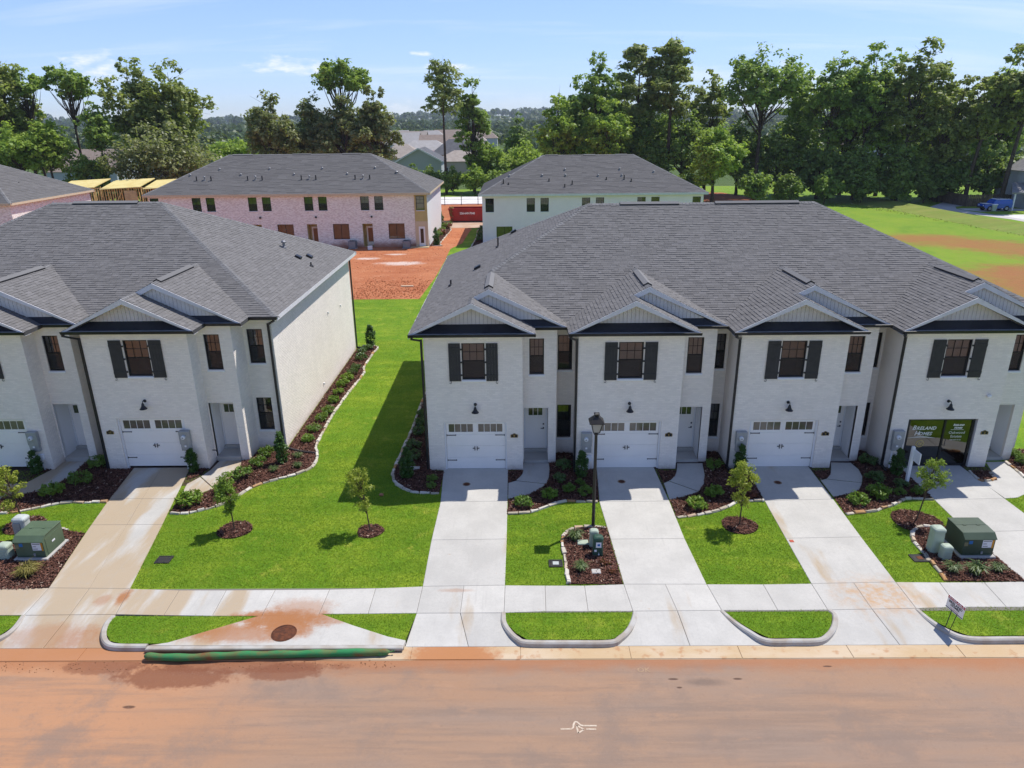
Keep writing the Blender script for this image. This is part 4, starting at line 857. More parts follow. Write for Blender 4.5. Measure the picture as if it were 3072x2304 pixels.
# --- roofs
def plane_basis(pts):
    p = [Vector(q) for q in pts]; n = Vector((0, 0, 0))
    for i in range(len(p)): n += (p[i] - p[0]).cross(p[(i+1) % len(p)] - p[0])
    n.normalize()
    if n.z < 0: n = -n
    e_ = Vector((0, 0, 1)).cross(n).normalized(); s = n.cross(e_).normalized()
    if s.z < 0: s, e_ = -s, -e_
    return p[0], e_, s, n
def intervals(poly, b):
    xs = []
    for i in range(len(poly)):
        (x0, y0), (x1, y1) = poly[i], poly[(i+1) % len(poly)]
        if (y0 > b) != (y1 > b): xs.append(x0 + (x1-x0)*(b-y0)/(y1-y0))
    xs.sort(); return [(xs[i], xs[i+1]) for i in range(0, len(xs)-1, 2)]
def shingles(planes, ex=.145, wmin=.14, wmax=.36):
    """tabs as (plane basis, a0,a1 (low), a0,a1 (high), b0, b1, thickness)"""
    out = []
    for pts in planes:
        o, e_, s, n = plane_basis(pts); poly = [((Vector(p)-o).dot(e_), (Vector(p)-o).dot(s)) for p in pts]; lo, hi = min(q[1] for q in poly), max(q[1] for q in poly)
        b = lo
        while b < hi - .03:
            b1 = min(b + ex, hi - .002); i0, i1 = intervals(poly, b + .004), intervals(poly, b1 - .004)
            if len(i0) != len(i1): i0 = i1 = intervals(poly, (b + b1)/2)
            for (l0, r0), (l1, r1) in zip(i0, i1):
                if r0 - l0 < .05 and r1 - l1 < .05: continue
                L, Rr = min(l0, l1), max(r0, r1); a = L - rnd.uniform(0, .3)
                while a < Rr:
                    w = rnd.uniform(wmin, wmax); c0, c1 = a, a + w - .004
                    q = [max(c0, l0), min(c1, r0), max(c0, l1), min(c1, r1)]
                    if q[1] - q[0] > .01 or q[3] - q[2] > .01:
                        q[1] = max(q[1], q[0]); q[3] = max(q[3], q[2])
                        out.append((o, e_, s, n, q, b, b1, rnd.choice((.012, .016, .024)), c0 >= l0 and c0 >= l1 and c1 <= r0 and c1 <= r1, w))
                    a += w
            b += ex
    return out
SHG = {}
def make_roof(root, planes, deck_planes, nsep=300, thick=.14, name='roof'):
    deck = MB()
    for pts in deck_planes:
        n = len(pts); p = [Vector(q) for q in pts]
        if sum(p[i].x*p[(i+1) % n].y - p[(i+1) % n].x*p[i].y for i in range(n)) < 0: p = p[::-1]
        deck.add(p + [q - Vector((0, 0, thick)) for q in p], [tuple(range(n)), tuple(range(n, 2*n))[::-1]] + [(n+i, n+(i+1) % n, (i+1) % n, i) for i in range(n)])
    rf = obj(name, deck, m_deck, root); tabs = shingles(planes)
    key = lambda t: (t[0] + t[1]*t[4][0] + t[2]*t[5] - CAMV).length
    sep = set(sorted([i for i, t in enumerate(tabs) if t[8]], key=lambda i: key(tabs[i]))[:nsep]); mb = MB()
    for i, (o, e_, s, n, q, b, b1, th, full, w) in enumerate(tabs):
        if i in sep:
            if th not in SHG:
                me = bpy.data.meshes.new('shingle'); me.from_pydata([(0,0,.003),(1,0,.003),(0,0,th),(1,0,th),(1,1,.004),(0,1,.004)], [], [(0,1,3,2),(2,3,4,5)]); me.materials.append(m_sh); SHG[th] = me
            ob = bpy.data.objects.new('shingle', SHG[th]); col.objects.link(ob); ob.parent = rf
            L = o + e_*q[0] + s*b - worg(rf); m3 = Matrix((e_*(q[1]-q[0]), s*(b1-b), n)).transposed().to_4x4(); m3.translation = L; ob.matrix_basis = m3; continue
        p = lambda a, bb, h: o + e_*a + s*bb + n*h
        mb.add([p(q[0], b, .003), p(q[1], b, .003), p(q[0], b, th), p(q[1], b, th), p(q[3], b1, .004), p(q[2], b1, .004)], [(0,1,3,2),(2,3,4,5)])
    if mb.v: obj('shingle_courses', mb, m_sh, rf, kind='stuff')
    return rf
def caps(rf, p, q, up=.02, w=.15, n_side=None, step=.17):
    """overlapping cap shingles along a hip or ridge, from the low end p to q"""
    p, q = Vector(p), Vector(q); t = (q-p).normalized(); a = t.cross(Vector((0, 0, 1))).normalized(); L = (q-p).length; mb = MB(); k = 0; drop = (n_side if n_side is not None else .42)*w
    while k*step < L:
        s0, s1 = p + t*k*step, p + t*min((k+1)*step, L); hh = Vector((0, 0, up + .012)); h2 = Vector((0, 0, up)); dz = Vector((0, 0, -drop))
        v = [s0 - a*w + dz + hh, s0 + hh, s0 + a*w + dz + hh, s1 - a*w + dz + h2, s1 + h2, s1 + a*w + dz + h2, s0 - a*w + dz, s0, s0 + a*w + dz]
        mb.add(v, [(0,1,4,3),(1,2,5,4),(6,7,1,0),(7,8,2,1)]); k += 1
    return obj('ridge_cap', mb, m_cap, rf)
def ridge_vent(rf, p, q, m=.5, w=.17, h=.055):
    p, q = Vector(p), Vector(q); t = (q-p).normalized(); a = t.cross(Vector((0, 0, 1))).normalized(); mb = MB(); z = Vector((0, 0, 1))
    for e_, off in ((p, 0), (q, 0)): mb.v += [tuple(e_ - a*w - z*(m*w - .02)), tuple(e_ - a*w - z*(m*w - .02 - h)), tuple(e_ + z*(h + .03)), tuple(e_ + a*w - z*(m*w - .02 - h)), tuple(e_ + a*w - z*(m*w - .02))]
    mb.f += [(0,1,6,5),(3,4,9,8),(0,4,3,2,1),(5,6,7,8,9)]; v = obj('ridge_vent', mb, m_blk, rf)
    t2 = MB(); e2 = .004
    t2.add([Vector(mb.v[i]) + z*e2 for i in (1, 2, 3, 6, 7, 8)], [(0,1,4,3),(1,2,5,4)]); return obj('ridge_cap', t2, m_cap, rf)
def pipe_vent(rf, p, h=.35, r=.05, hood=False):
    mb = MB(); mb.lathe(Vector(p) - Vector((0, 0, .05)), [(.13, .0), (.12, .09), (.06, .12)], 10); mb.tube([Vector(p), Vector(p) + Vector((0, 0, h))], r, 8)
    if hood: mb.lathe(Vector(p) + Vector((0, 0, h)), [(r*1.9, -.02), (r*2.0, .03), (r*1.2, .09), (.001, .11)], 10)
    return obj('vent_pipe', mb, m_blk if not hood else M('galvanised_vent', (.25, .25, .26), rough=.5, metallic=.5), rf)

# --- joinery
def window(root, x0, x1, z0, z1, y, ax='x', blinds=False, grid=True, sill=True, deep=.10, cols=3, name='window', room=True, wf=.045):
    """sash window in a wall facing -y (ax='x'); y is the wall face"""
    mb = MB(); f = wf; yi = y + deep; zm = (z0+z1)/2
    def bx(m_, a0, a1, b0, b1, c0, c1): m_.box(a0, a1, b0, b1, c0, c1)
    for a in ((x0, x0+f, z0, z1), (x1-f, x1, z0, z1), (x0+f, x1-f, z0, z0+f), (x0+f, x1-f, z1-f, z1)): bx(mb, a[0], a[1], yi-.05, yi+.03, a[2], a[3])
    if grid != 'pair': bx(mb, x0+f, x1-f, yi-.035, yi+.02, zm-.022, zm+.022)
    else: bx(mb, (x0+x1)/2-.025, (x0+x1)/2+.025, yi-.035, yi+.02, z0+f, z1-f)
    w = obj(name, mb, m_frame, root)
    obj('pane', MB().quad((x0+f, yi, z0+f), (x1-f, yi, z0+f), (x1-f, yi, z1-f), (x0+f, yi, z1-f)), m_glass, w)
    if grid is True:
        g_ = MB(); s = (x1-x0-2*f)/cols; zh = (zm + z1)/2
        for k in range(1, cols): bx(g_, x0+f+s*k-.009, x0+f+s*k+.009, yi-.018, yi+.008, zm+.024, z1-f-.002)
        for k in range(cols): bx(g_, x0+f+s*k+.010, x0+f+s*(k+1)-.010, yi-.017, yi+.007, zh-.009, zh+.009)
        obj('muntin', g_, m_frame, w)
    if blinds:
        b_ = MB(); z = z0 + f + .02
        while z < z1 - f - .02: b_.add([(x0+f+.01, yi+.055, z), (x1-f-.01, yi+.055, z), (x1-f-.01, yi+.085, z+.022), (x0+f+.01, yi+.085, z+.022)], [(0,1,2,3)]); z += .045
        obj('blind', b_, m_blind, w)
    if grid is True and room and deep > .08: obj('screen', MB().quad((x0+f+.002, yi-.042, z0+f+.002), (x1-f-.002, yi-.042, z0+f+.002), (x1-f-.002, yi-.042, zm-.024), (x0+f+.002, yi-.042, zm-.024)), m_screen, w)
    if room: obj('recess', MB().add([(x0, yi+.031, z0), (x1, yi+.031, z0), (x1, yi+.031, z1), (x0, yi+.031, z1), (x0, yi+.8, z0), (x1, yi+.8, z0), (x1, yi+.8, z1), (x0, yi+.8, z1)], [(4,5,6,7),(0,4,7,3),(1,2,6,5),(0,1,5,4),(3,7,6,2)]), m_room, w)
    if sill: obj('sill', MB().bevbox(x0-.03, x1+.03, y-.055, y+.05, z0-.085, z0-.003, .012), m_white, w)
    return w
_s = NT('insect_screen'); _d = _s.new('ShaderNodeBsdfDiffuse'); _d.inputs[0].default_value = (.045, .045, .045, 1); _t = _s.new('ShaderNodeBsdfTransparent'); _m = _s.new('ShaderNodeMixShader'); _m.inputs[0].default_value = .45; _s.l.new(_d.outputs[0], _m.inputs[1]); _s.l.new(_t.outputs[0], _m.inputs[2]); _s.l.new(_m.outputs[0], _s.out.inputs[0]); m_screen = _s.m
def shutter(root, x0, x1, z0, z1, y, hinge_left):
    mb = MB(); n = 4; s = (x1-x0)/n
    for k in range(n): mb.box(x0+s*k+.0015, x0+s*(k+1)-.0015, y-.045, y-.018, z0, z1)
    for zz in (z0+.16, z1-.28): mb.box(x0+.002, x1-.002, y-.062, y-.046, zz, zz+.11)
    o = obj('shutter', mb, m_shut, root); hx = x1+.03 if hinge_left else x0-.03
    for zz in (z0+.25, (z0+z1)/2, z1-.25): obj('hinge', MB().box(hx-.035, hx+.035, y-.05, y-.003, zz-.03, zz+.03), m_blk, o)
    hk = x0+.05 if hinge_left else x1-.05; sg = 1 if hinge_left else -1
    obj('holdback', MB().tube([(hk, y-.03, z0+.01), (hk+.03*sg, y-.05, z0-.05), (hk+.02*sg, y-.05, z0-.10), (hk-.03*sg, y-.05, z0-.10), (hk-.04*sg, y-.05, z0-.07)], .011, 6), m_blk, o); return o
def garage_door(root, x0, x1, z0, z1, y):
    d = obj('garage_door', MB().box(x0, x1, y, y+.03, z0, z1), m_door, root); h = (z1-z0)/4; xm = (x0+x1)/2
    for r in range(4):
        a, b = z0+h*r+.004, z0+h*(r+1)-.004; pb = MB()
        if r < 3:
            pb.bevbox(x0+.004, x1-.004, y-.016, y-.001, a, b, .004); n = 8; s = (x1-x0)/n
            for k in range(n): pb.box(x0+s*k+.012, x0+s*(k+1)-.012, y-.020, y-.0161, a+.014, b-.014)
        else:
            for c0, c1 in ((x0+.004, xm-.003), (xm+.003, x1-.004)):
                pb.box(c0, c0+.09, y-.016, y-.001, a, b); pb.box(c1-.09, c1, y-.016, y-.001, a, b); pb.box(c0+.09, c1-.09, y-.016, y-.001, a, a+.10); pb.box(c0+.09, c1-.09, y-.016, y-.001, b-.06, b)
        obj('panel', pb, m_door, d)
    a, b = z0+h*3+.106, z1-.066
    for c0, c1 in ((x0+.1, xm-.1), (xm+.1, x1-.1)):
        s = (c1-c0)/4
        for k in range(4): obj('pane', MB().quad((c0+s*k+.012, y-.004, a), (c0+s*(k+1)-.012, y-.004, a), (c0+s*(k+1)-.012, y-.004, b), (c0+s*k+.012, y-.004, b)), m_gpane, d)
    for sg, xe in ((1, x0+.015), (-1, x1-.015)):
        for zz in (z0+h*.75, z0+h*2.93):
            hb = MB(); xs = sorted((xe, xe+.36*sg)); hb.box(xs[0], xs[1], y-.032, y-.021, zz-.016, zz+.016); hb.lathe((xe+.37*sg, y-.021, zz), [(.028, 0), (.026, .012), (.002, .014)], 8, 'y'); hb.box(*sorted((xe, xe+.02*sg)), y-.034, y-.021, zz-.04, zz+.04); obj('strap_hinge', hb, m_blk, d)
    for sg in (-1, 1):
        hb = MB(); xc = xm+.05*sg; hb.bar((xc, y-.05, z0+h*1.62), (xc, y-.05, z0+h*1.62+.18), .024); hb.box(*sorted((xc, xc+.09*sg)), y-.04, y-.021, z0+h*1.62+.075, z0+h*1.62+.105)
        for q in (.02, .155): hb.box(xc-.012, xc+.012, y-.05, y-.020, z0+h*1.62+q, z0+h*1.62+q+.012)
        obj('handle', hb, m_blk, d)
    return d
m_gpane = M('garage_pane', (.10, .085, .065), (.17, .145, .115), 1.5, .08, .6)
def wall_lamp(root, x, y, z):
    mb = MB(); mb.lathe((x, y, z+.28), [(.065, 0), (.065, .025), (.02, .04)], 12, 'y'); mb.tube([(x, y-.03, z+.28), (x, y-.11, z+.33), (x, y-.20, z+.31), (x, y-.22, z+.24)], .016, 8)
    mb.lathe((x, y-.22, z), [(.15, .0), (.152, .012), (.12, .045), (.07, .12), (.052, .20), (.03, .25), (.001, .26)], 16); o = obj('wall_lamp', mb, m_blk, root, smooth=False)
    obj('bulb', MB().sphere((x, y-.22, z+.03), .045, .045, .05), m_white, o)
def plaque(root, x, y, z, num):
    mb = MB(); w, h = .15, .085; pts = [(-w,-h),(w,-h),(w,h*.35),(w*.86,h*.62),(w*.55,h*.66),(w*.3,h*1.05),(0,h*1.22),(-w*.3,h*1.05),(-w*.55,h*.66),(-w*.86,h*.62),(-w,h*.35)]; n = len(pts)
    mb.add([(x+a, y-.005, z+b) for a, b in pts] + [(x+a, y-.03, z+b) for a, b in pts], [tuple(range(n))[::-1], tuple(range(n, 2*n))] + [(i, (i+1) % n, n+(i+1) % n, n+i) for i in range(n)])
    o = obj('address_plaque', mb, m_blk, root); rim = MB(); inn = .86
    for i in range(n):
        (a, b), (c, e_) = pts[i], pts[(i+1) % n]; rim.quad((x+a, y-.0305, z+b), (x+c, y-.0305, z+e_), (x+c*inn, y-.0315, z+e_*inn), (x+a*inn, y-.0315, z+b*inn))
    obj('rim', rim, M('plaque_gold', (.42, .28, .09), rough=.4, metallic=.6), o); text('number', num, .13, (x, y-.033, z-.05), (1,0,0), (0,0,1), MATS['plaque_gold'], o, bold=.003)
def meter(root, x, y, z):
    mb = MB(); mb.bevbox(x-.22, x+.22, y-.17, y-.005, z+.30, z+.90, .03); mb.box(x-.20, x+.20, y-.155, y-.006, z, z+.292); o = obj('electric_meter', mb, m_meter, root)
    obj('dial', MB().lathe((x-.03, y-.17, z+.62), [(.095, .0), (.095, .05), (.08, .085), (.02, .10)], 16, 'y'), m_dome, o); obj('dial', MB().lathe((x-.03, y-.17, z+.62), [(.04, .1005), (.038, .103)], 10, 'y'), m_meter, o)
    obj('latch', MB().bevbox(x-.05, x+.03, y-.175, y-.156, z+.17, z+.25, .008), m_white, o); obj('conduit', MB().tube([(x-.12, y-.06, z+.005), (x-.12, y-.06, -.02)], .035, 8), m_white, o)
    obj('junction_box', MB().bevbox(x+.02, x+.24, y-.11, y-.008, z-.42, z-.16, .015), m_white, o); obj('conduit', MB().tube([(x+.13, y-.05, z-.42), (x+.13, y-.05, -.02)], .016, 6), m_white, o)
def downspout(root, x, y, z1, eave, z0=.08, foot=None):
    """from the gutter outlet at `eave` to the wall face and down"""
    mb = MB(); e_ = Vector(eave); up = Vector((0, 1, 0)); top = Vector((x, y-.06, z1)); mb.bar(e_, (e_.x, e_.y, e_.z-.12), .085, .085, up); mb.bar((e_.x, e_.y, e_.z-.10), top, .085, .075, Vector((0, 0, 1)) if abs((top-e_).x) + abs((top-e_).y) > .01 else up); mb.bar(top + Vector((0, 0, .05)), (x, y-.06, z0), .085, .075, up)
    if foot: mb.bar((x, y-.06, z0+.04), foot, .085, .08)
    o = obj('downspout', mb, m_blk, root)
    return o

def entry_door(root, x0, x1, z0, z1, y, flip=False):
    d = MB(); d.box(x0, x1, y, y+.04, z0, z1); o = obj('door', d, m_door, root)
    fr = MB(); fr.box(x0-.06, x0-.002, y-.03, y+.04, z0, z1+.06); fr.box(x1+.002, x1+.06, y-.03, y+.04, z0, z1+.06); fr.box(x0, x1, y-.03, y+.04, z1+.002, z1+.06); obj('frame', fr, m_white, o)
    p = MB(); w = x1-x0
    for a0, a1 in ((x0+.12, x0+w*.48), (x0+w*.52, x1-.12)): p.bevbox(a0, a1, y-.008, y-.001, z0+.18, z1-.58, .004)
    obj('panel', p, m_door, o); b0, b1 = x0+.13, x1-.13; s = (b1-b0)/3
    for k in range(3): obj('pane', MB().quad((b0+s*k+.012, y-.004, z1-.47), (b0+s*(k+1)-.012, y-.004, z1-.47), (b0+s*(k+1)-.012, y-.004, z1-.10), (b0+s*k+.012, y-.004, z1-.10)), m_dpane, o)
    h = MB(); hx = x1-.09; h.box(hx-.025, hx+.025, y-.03, y-.001, z0+.92, z0+.99); h.bar((hx, y-.05, z0+.95), (hx-.12, y-.05, z0+.95), .018); h.bar((hx, y-.03, z0+.95), (hx, y-.055, z0+.95), .016); h.box(hx-.03, hx+.03, y-.03, y-.001, z0+1.12, z0+1.18); obj('handle', h, m_blk, o); return o
m_dpane = M('door_pane', (.05, .07, .025), (.07, .09, .03), 2, .06, .7)

m_sidb = M('siding_joint', (.36, .34, .33), rough=.9)
def gable_front(root, xa, xb, ze, y_rake, y_wall, zo=0, left_only_from=None, pent_z=.30, brd=.20):
    """rake boards, siding planks and dark pent roof of one gable; pitch 1:2"""
    xm = (xa+xb)/2; za = ze + (xb-xa)/4; mb = MB()
    L = left_only_from if left_only_from is not None else xa
    zl = ze + .5*(L-xa)
    for (x0, z0), (x1, z1) in (((L, zl), (xm, za)), ((xb, ze), (xm, za))):
        q = [(x0, z0), (x1, z1), (x1, z1-brd*1.06), (x0, z0-brd*(.35 if x0 in (xa, xb) else 1.06))]; v = [(x, y_rake-.03, z) for x, z in q] + [(x, y_rake+.02, z) for x, z in q]
        mb.add(v, [(0,1,2,3) if x0 < x1 else (3,2,1,0), (4,5,6,7), (0,1,5,4), (1,2,6,5), (2,3,7,6), (3,0,4,7)])
        q = [(x0, z0-.05), (x1, z1-.05), (x1, z1-.05), (x0, z0-.05)]
        # soffit board back to the wall
        mb.add([(x0, y_rake+.02, z0-.16), (x1, y_rake+.02, z1-.16), (x1, y_wall, z1-.16), (x0, y_wall, z0-.16)], [(0,1,2,3)])
    g_ = obj('gable', mb, m_rake, root); zb = ze + pent_z
    # planks
    w = .155; x = max(L, xa + 2*(zb-ze) + .3) ; xe = xb - 2*(zb-ze) - .3; k0 = x
    top = lambda xx: ze - .17 + .5*(min(xx-xa, xb-xx))
    obj('siding_back', MB().add([(x-.3, y_wall+.003, zb), (xe+.3, y_wall+.003, zb), (xe+.3, y_wall+.003, max(top(xe+.3), zb+.01)), (xm, y_wall+.003, za-.17), (x-.3, y_wall+.003, max(top(x-.3), zb+.01))], [(0,1,2,3,4)]), m_sidb, g_)
    while x < xe:
        x1 = min(x+w-.012, xe); pts = [(x, zb), (x1, zb), (x1, top(x1)), (x, top(x))]
        if x < xm < x1: pts = [(x, zb), (x1, zb), (x1, top(x1)), (xm, za-.17), (x, top(x))]
        if top(x) > zb + .01 or top(x1) > zb + .01:
            pts = [(a, max(b, zb + .002)) if i > 1 else (a, b) for i, (a, b) in enumerate(pts)]; n = len(pts)
            obj('plank', MB().add([(a, y_wall-.018, b) for a, b in pts] + [(a, y_wall, b) for a, b in pts], [tuple(range(n)), tuple(range(n, 2*n))[::-1]] + [(n+i, n+(i+1) % n, (i+1) % n, i) for i in range(n)]), m_sid, g_)
        x += w
    # pent roof strip
    pl = L + .12 if left_only_from is not None else xa + .25
    obj('pent_roof', MB().add([(pl, y_rake, ze+.02), (xb-.25, y_rake, ze+.02), (xb-.9, y_wall, zb), (max(pl, xa+.9) if left_only_from is None else pl, y_wall, zb)], [(0,1,2,3)]), m_pent, g_)
    # gutter and metal edge
    gl = L + .1 if left_only_from is not None else xa - .02
    gm = MB(); gm.add([(x, y_rake + dy, ze + dz) for x in (gl, xb+.02) for dy, dz in ((-.02, -.10), (-.07, -.10), (-.125, .02), (-.115, .025), (-.02, .0))], [(0,1,2,3,4),(9,8,7,6,5)] + [(i, 5+i, 5+(i+1) % 5, (i+1) % 5) for i in range(5)])
    obj('gutter', gm, m_blk, g_); obj('drip_edge', MB().box(gl+.05, xb-.02, y_rake-.025, y_rake+.05, ze+.005, ze+.026), m_drip, g_); return g_

def row(label, units, yF, yE, yS, yB, zo, eL, eR, first_flush, zr_pts, opts, wallbrick=True):
    """units: (x0,x1,x2,x3) = garage wall, porch wall, setback; all walls stand on z=0"""
    cx = (units[0][0] + units[-1][3])/2; root = empty('townhouse_row', (cx, yF, 0), label, 'building', 'rows of townhouses')
    H = 5.93 + zo; ze_ = 6.06 + zo; ye_ = yS - .42; hf = (yB - ye_)/2; zr_pts = [(eL + hf, ye_ + hf, ze_ + hf/2), (eR - hf, ye_ + hf, ze_ + hf/2)]; ze = 6.06 + zo; segs = []; planes = []; decks = []; ov = .42; yf, yr, ye = yF - ov, yE - .12, yS - ov
    for i, (x0, x1, x2, x3) in enumerate(units):
        op = opts[i]; s = (x1-x0)/3.93; c = (x0+x1)/2; gw, ww = 1.30*s, .46*s; bk = op.get('brick', True)
        gh = 2.18 + zo; goff = op.get('goff', 0)
        fo = [(c-gw-x0+goff, c+gw-x0+goff, -.05, gh), (c-ww-x0, c+ww-x0, 4.05+zo, 5.58+zo)]
        segs.append(((x0, yF), (x1, yF), -.05, H, fo, bk)); segs.append(((x1, yF), (x1, yE), -.05, H, [], bk))
        po = (.05, (x2-x1)*.76, -.05, 2.54+zo); wo = ((x2-x1)*.20, (x2-x1)*.20+.60*s, 4.03+zo, 5.56+zo); segs.append(((x1, yE), (x2, yE), -.05, H, [po, wo], bk)); segs.append(((x2, yE), (x2, yS), -.05, H, [], bk))
        sw = (.10*s, .10*s+.60*s); sw = (x3-x2)*.12, (x3-x2)*.12 + min(.62*s, (x3-x2)*.74); so = [(sw[0], sw[1], 3.89+zo, 5.42+zo), (sw[0], sw[1], .75+zo, 2.29+zo)]; segs.append(((x2, yS), (x3, yS), -.05, H, so, bk))
        if i+1 < len(units): segs.append(((x3, yS), (x3, yF), -.05, H, [], False))
        # openings filled
        window(root, c-ww, c+ww, 4.05+zo, 5.58+zo, yF, blinds=op.get('blind', False))
        shutter(root, c-ww-.05-.47*s, c-ww-.05, 4.0+zo, 5.58+zo, yF, True); shutter(root, c+ww+.05, c+ww+.05+.47*s, 4.0+zo, 5.58+zo, yF, False)
        window(root, x1+wo[0], x1+wo[1], wo[2], wo[3], yE, blinds=op.get('blind', False))
        for o in so: window(root, x2+o[0], x2+o[1], o[2], o[3], yS)
        if not op.get('store'):
            ga, gb = c-gw+goff, c+gw+goff; tr = MB(); tr.box(ga+.002, ga+.07, yF+.06, yF+.16, -.02, gh-.002); tr.box(gb-.07, gb-.002, yF+.06, yF+.16, -.02, gh-.002); tr.box(ga+.072, gb-.072, yF+.06, yF+.16, gh-.05, gh-.002)
            obj('door_surround', tr, m_white, root); garage_door(root, ga+.075, gb-.075, .02+zo*.5, gh-.055, yF+.13)
        wall_lamp(root, c + op.get('lx', .03), yF, 2.70+zo); plaque(root, op['px'], yF, 1.58+zo, op['num'])
        if op.get('mx') is not None: meter(root, op['mx'], yF, .84+zo*.6)
        # porch: side walls, ceiling, door, floor
        pa, pb = x1+po[0], x1+po[1]; yd = yE+.95; pm = MB(); pm.quad((pa, yE+.001, -.05), (pa, yd, -.05), (pa, yd, po[3]), (pa, yE+.001, po[3])); pm.quad((pb, yE+.001, -.05), (pb, yE+.001, po[3]), (pb, yd, po[3]), (pb, yd, -.05)); pm.quad((pa, yE+.001, po[3]), (pa, yd, po[3]), (pb, yd, po[3]), (pb, yE+.001, po[3])); pm.quad((pa, yd+.05, -.05), (pb, yd+.05, -.05), (pb, yd+.05, po[3]), (pa, yd+.05, po[3]))
        obj('porch_wall', pm, m_white, root); obj('porch_floor', MB().bevbox(pa+.002, pb-.002, yE-.06, yd+.04, -.05, .13+zo*.5, .015), m_con2, root); obj('threshold', MB().bevbox(pa+.004, pb-.004, yd-.16, yd+.02, .132+zo*.5, .25+zo*.5, .01), m_con2, root)
        dw = min(.95*s, pb-pa-.14); dc = (pa+pb)/2; entry_door(root, dc-dw/2, dc+dw/2, .26+zo*.5, .26+zo*.5+2.03, yd)
        # roof of this unit
        xa = x0-ov if i or not first_flush else eL; xb = x1+.5; nxt = units[i+1][0]-ov if i+1 < len(units) else None; xc = nxt if nxt is not None else x2+.52; xm1, xm2 = (xa+xb)/2, (xa+xc)/2; z_ = lambda x, a=xa: ze + .5*(x-a); zr = lambda x, b=xc: ze + .5*(b-x); zf = lambda x, b=xb: ze + .5*(b-x); rid = ye + (xm2-xa)
        if i == 0 and first_flush:
            planes.append([(xa, yf, ze), (xm1, yf, z_(xm1)), (xm1, yr, z_(xm1)), (xm2, yr, z_(xm2)), (xm2, rid, z_(xm2)), zr_pts[0], (eL, yB, ze)]); mainpts = [zr_pts[0], (xm2, rid, z_(xm2))]
        else:
            planes.append([(xa, yf, ze), (xm1, yf, z_(xm1)), (xm1, yr, z_(xm1)), (xm2, yr, z_(xm2)), (xm2, rid, z_(xm2)), (xa, ye, ze)])
            if i == 0: mainpts = [zr_pts[0], (eL, ye, ze), (xa, ye, ze), (xm2, rid, z_(xm2))]
            else: mainpts += [(xm2, rid, z_(xm2))]
        planes.append([(xm2, yr, zr(xm2)), (xc, yr, ze), (xc, ye, ze), (xm2, ye + xc - xm2, zr(xm2))]); planes.append([(xm1, yf, zf(xm1)), (xb, yf, ze), (xb, yE-.02, ze), (xm1, yE-.02, zf(xm1))])
        mainpts += [(xc, ye, ze)]
        gable_front(root, xa, xb, ze, yf, yF); gable_front(root, xa, xc, ze, yr, yE, left_only_from=xm1 + .02)
        obj('soffit', MB().add([(xa+.02, yf+.02, H+.002), (xb-.02, yf+.02, H+.002), (xb-.02, yE, H+.002), (xa+.02, yE, H+.002)], [(0,1,2,3)]).add([(x1, yr+.02, H+.004), (xc-.02, yr+.02, H+.004), (xc-.02, yS, H+.004), (x1, yS, H+.004)], [(0,1,2,3)]), m_white, root)
        units[i] = (x0, x1, x2, x3, xa, xb, xc, xm1, xm2, rid)
    mainpts += [(eR, ye, ze), zr_pts[1]]; planes.append(mainpts)
    if not first_flush: planes.append([(eL, ye, ze), zr_pts[0], (eL, yB, ze)])
    planes.append([(eR, ye, ze), (eR, yB, ze), zr_pts[1]]); back = [(eL, yB, ze), zr_pts[0], zr_pts[1], (eR, yB, ze)]
    X0, X3 = units[0][0], units[-1][3]; yW = yB - ov
    segs += [((X3, yS), (X3, yW), -.05, H, [], opts[-1].get('sidebrick', False)), ((X3, yW), (X0, yW), -.05, H, [], False), ((X0, yW), (X0, yF), -.05, H, [], False)]
    make_walls(root, segs); rf = make_roof(root, planes, planes + [back])
    obj('soffit', MB().add([(X3-.05, ye, H+.006), (eR-.02, ye, H+.006), (eR-.02, yB-.02, H+.006), (X3-.05, yB-.02, H+.006)], [(0,1,2,3)]).add([(eL+.02, yf, H+.006), (X0+.05, yf, H+.006), (X0+.05, yB-.02, H+.006), (eL+.02, yB-.02, H+.006)], [(0,1,2,3)]).add([(units[-1][2], ye, H+.008), (eR-.02, ye, H+.008), (eR-.02, yS+.02, H+.008), (units[-1][2], yS+.02, H+.008)], [(0,1,2,3)]), m_white, root)
    fa = MB(); fa.box(eR-.02, eR+.015, ye-.02, yB+.02, ze-.17, ze+.012); fa.box(eL-.015, eL+.02, yf if first_flush else ye, yB+.02, ze-.17, ze+.012); fa.box(eL, eR, yB-.02, yB+.015, ze-.17, ze+.010); obj('fascia', fa, m_rake, root)
    gm = MB(); gm.box(units[-1][6]-.02, eR+.03, ye-.115, ye-.02, ze-.10, ze+.02); obj('gutter', gm, m_blk, root)
    # hips, ridges
    R0, R1 = Vector(zr_pts[0]), Vector(zr_pts[1]); caps(rf, (eR, ye, ze), R1, .02); caps(rf, R0, R1, .02, .15, .5); caps(rf, (eR, yB, ze), R1); caps(rf, (eL, yB, ze), R0)
    if first_flush: u = units[0]; caps(rf, (u[8], u[9], ze + .5*(u[8]-u[4])), R0)
    else: caps(rf, (eL, ye, ze), R0)
    for u in units:
        za = ze + .5*(u[8]-u[4]); caps(rf, (u[8], yr+.02, za), (u[8], u[9]-.05, za), .016, .14, .5); caps(rf, (u[7], yf+.02, ze + .5*(u[7]-u[4])), (u[7], yr+.1, ze + .5*(u[7]-u[4])), .016, .13, .5); ridge_vent(rf, (u[8], yr+.45, za), (u[8], u[9]-.7, za))
    Lr = (R1-R0).length; d = (R1-R0).normalized()
    for a, b in ((.14, .40), (.56, .93)) if Lr > 6 else ((.2, .8),): ridge_vent(rf, R0 + d*Lr*a, R0 + d*Lr*b)
    return root, rf, ze, units, yf, ye

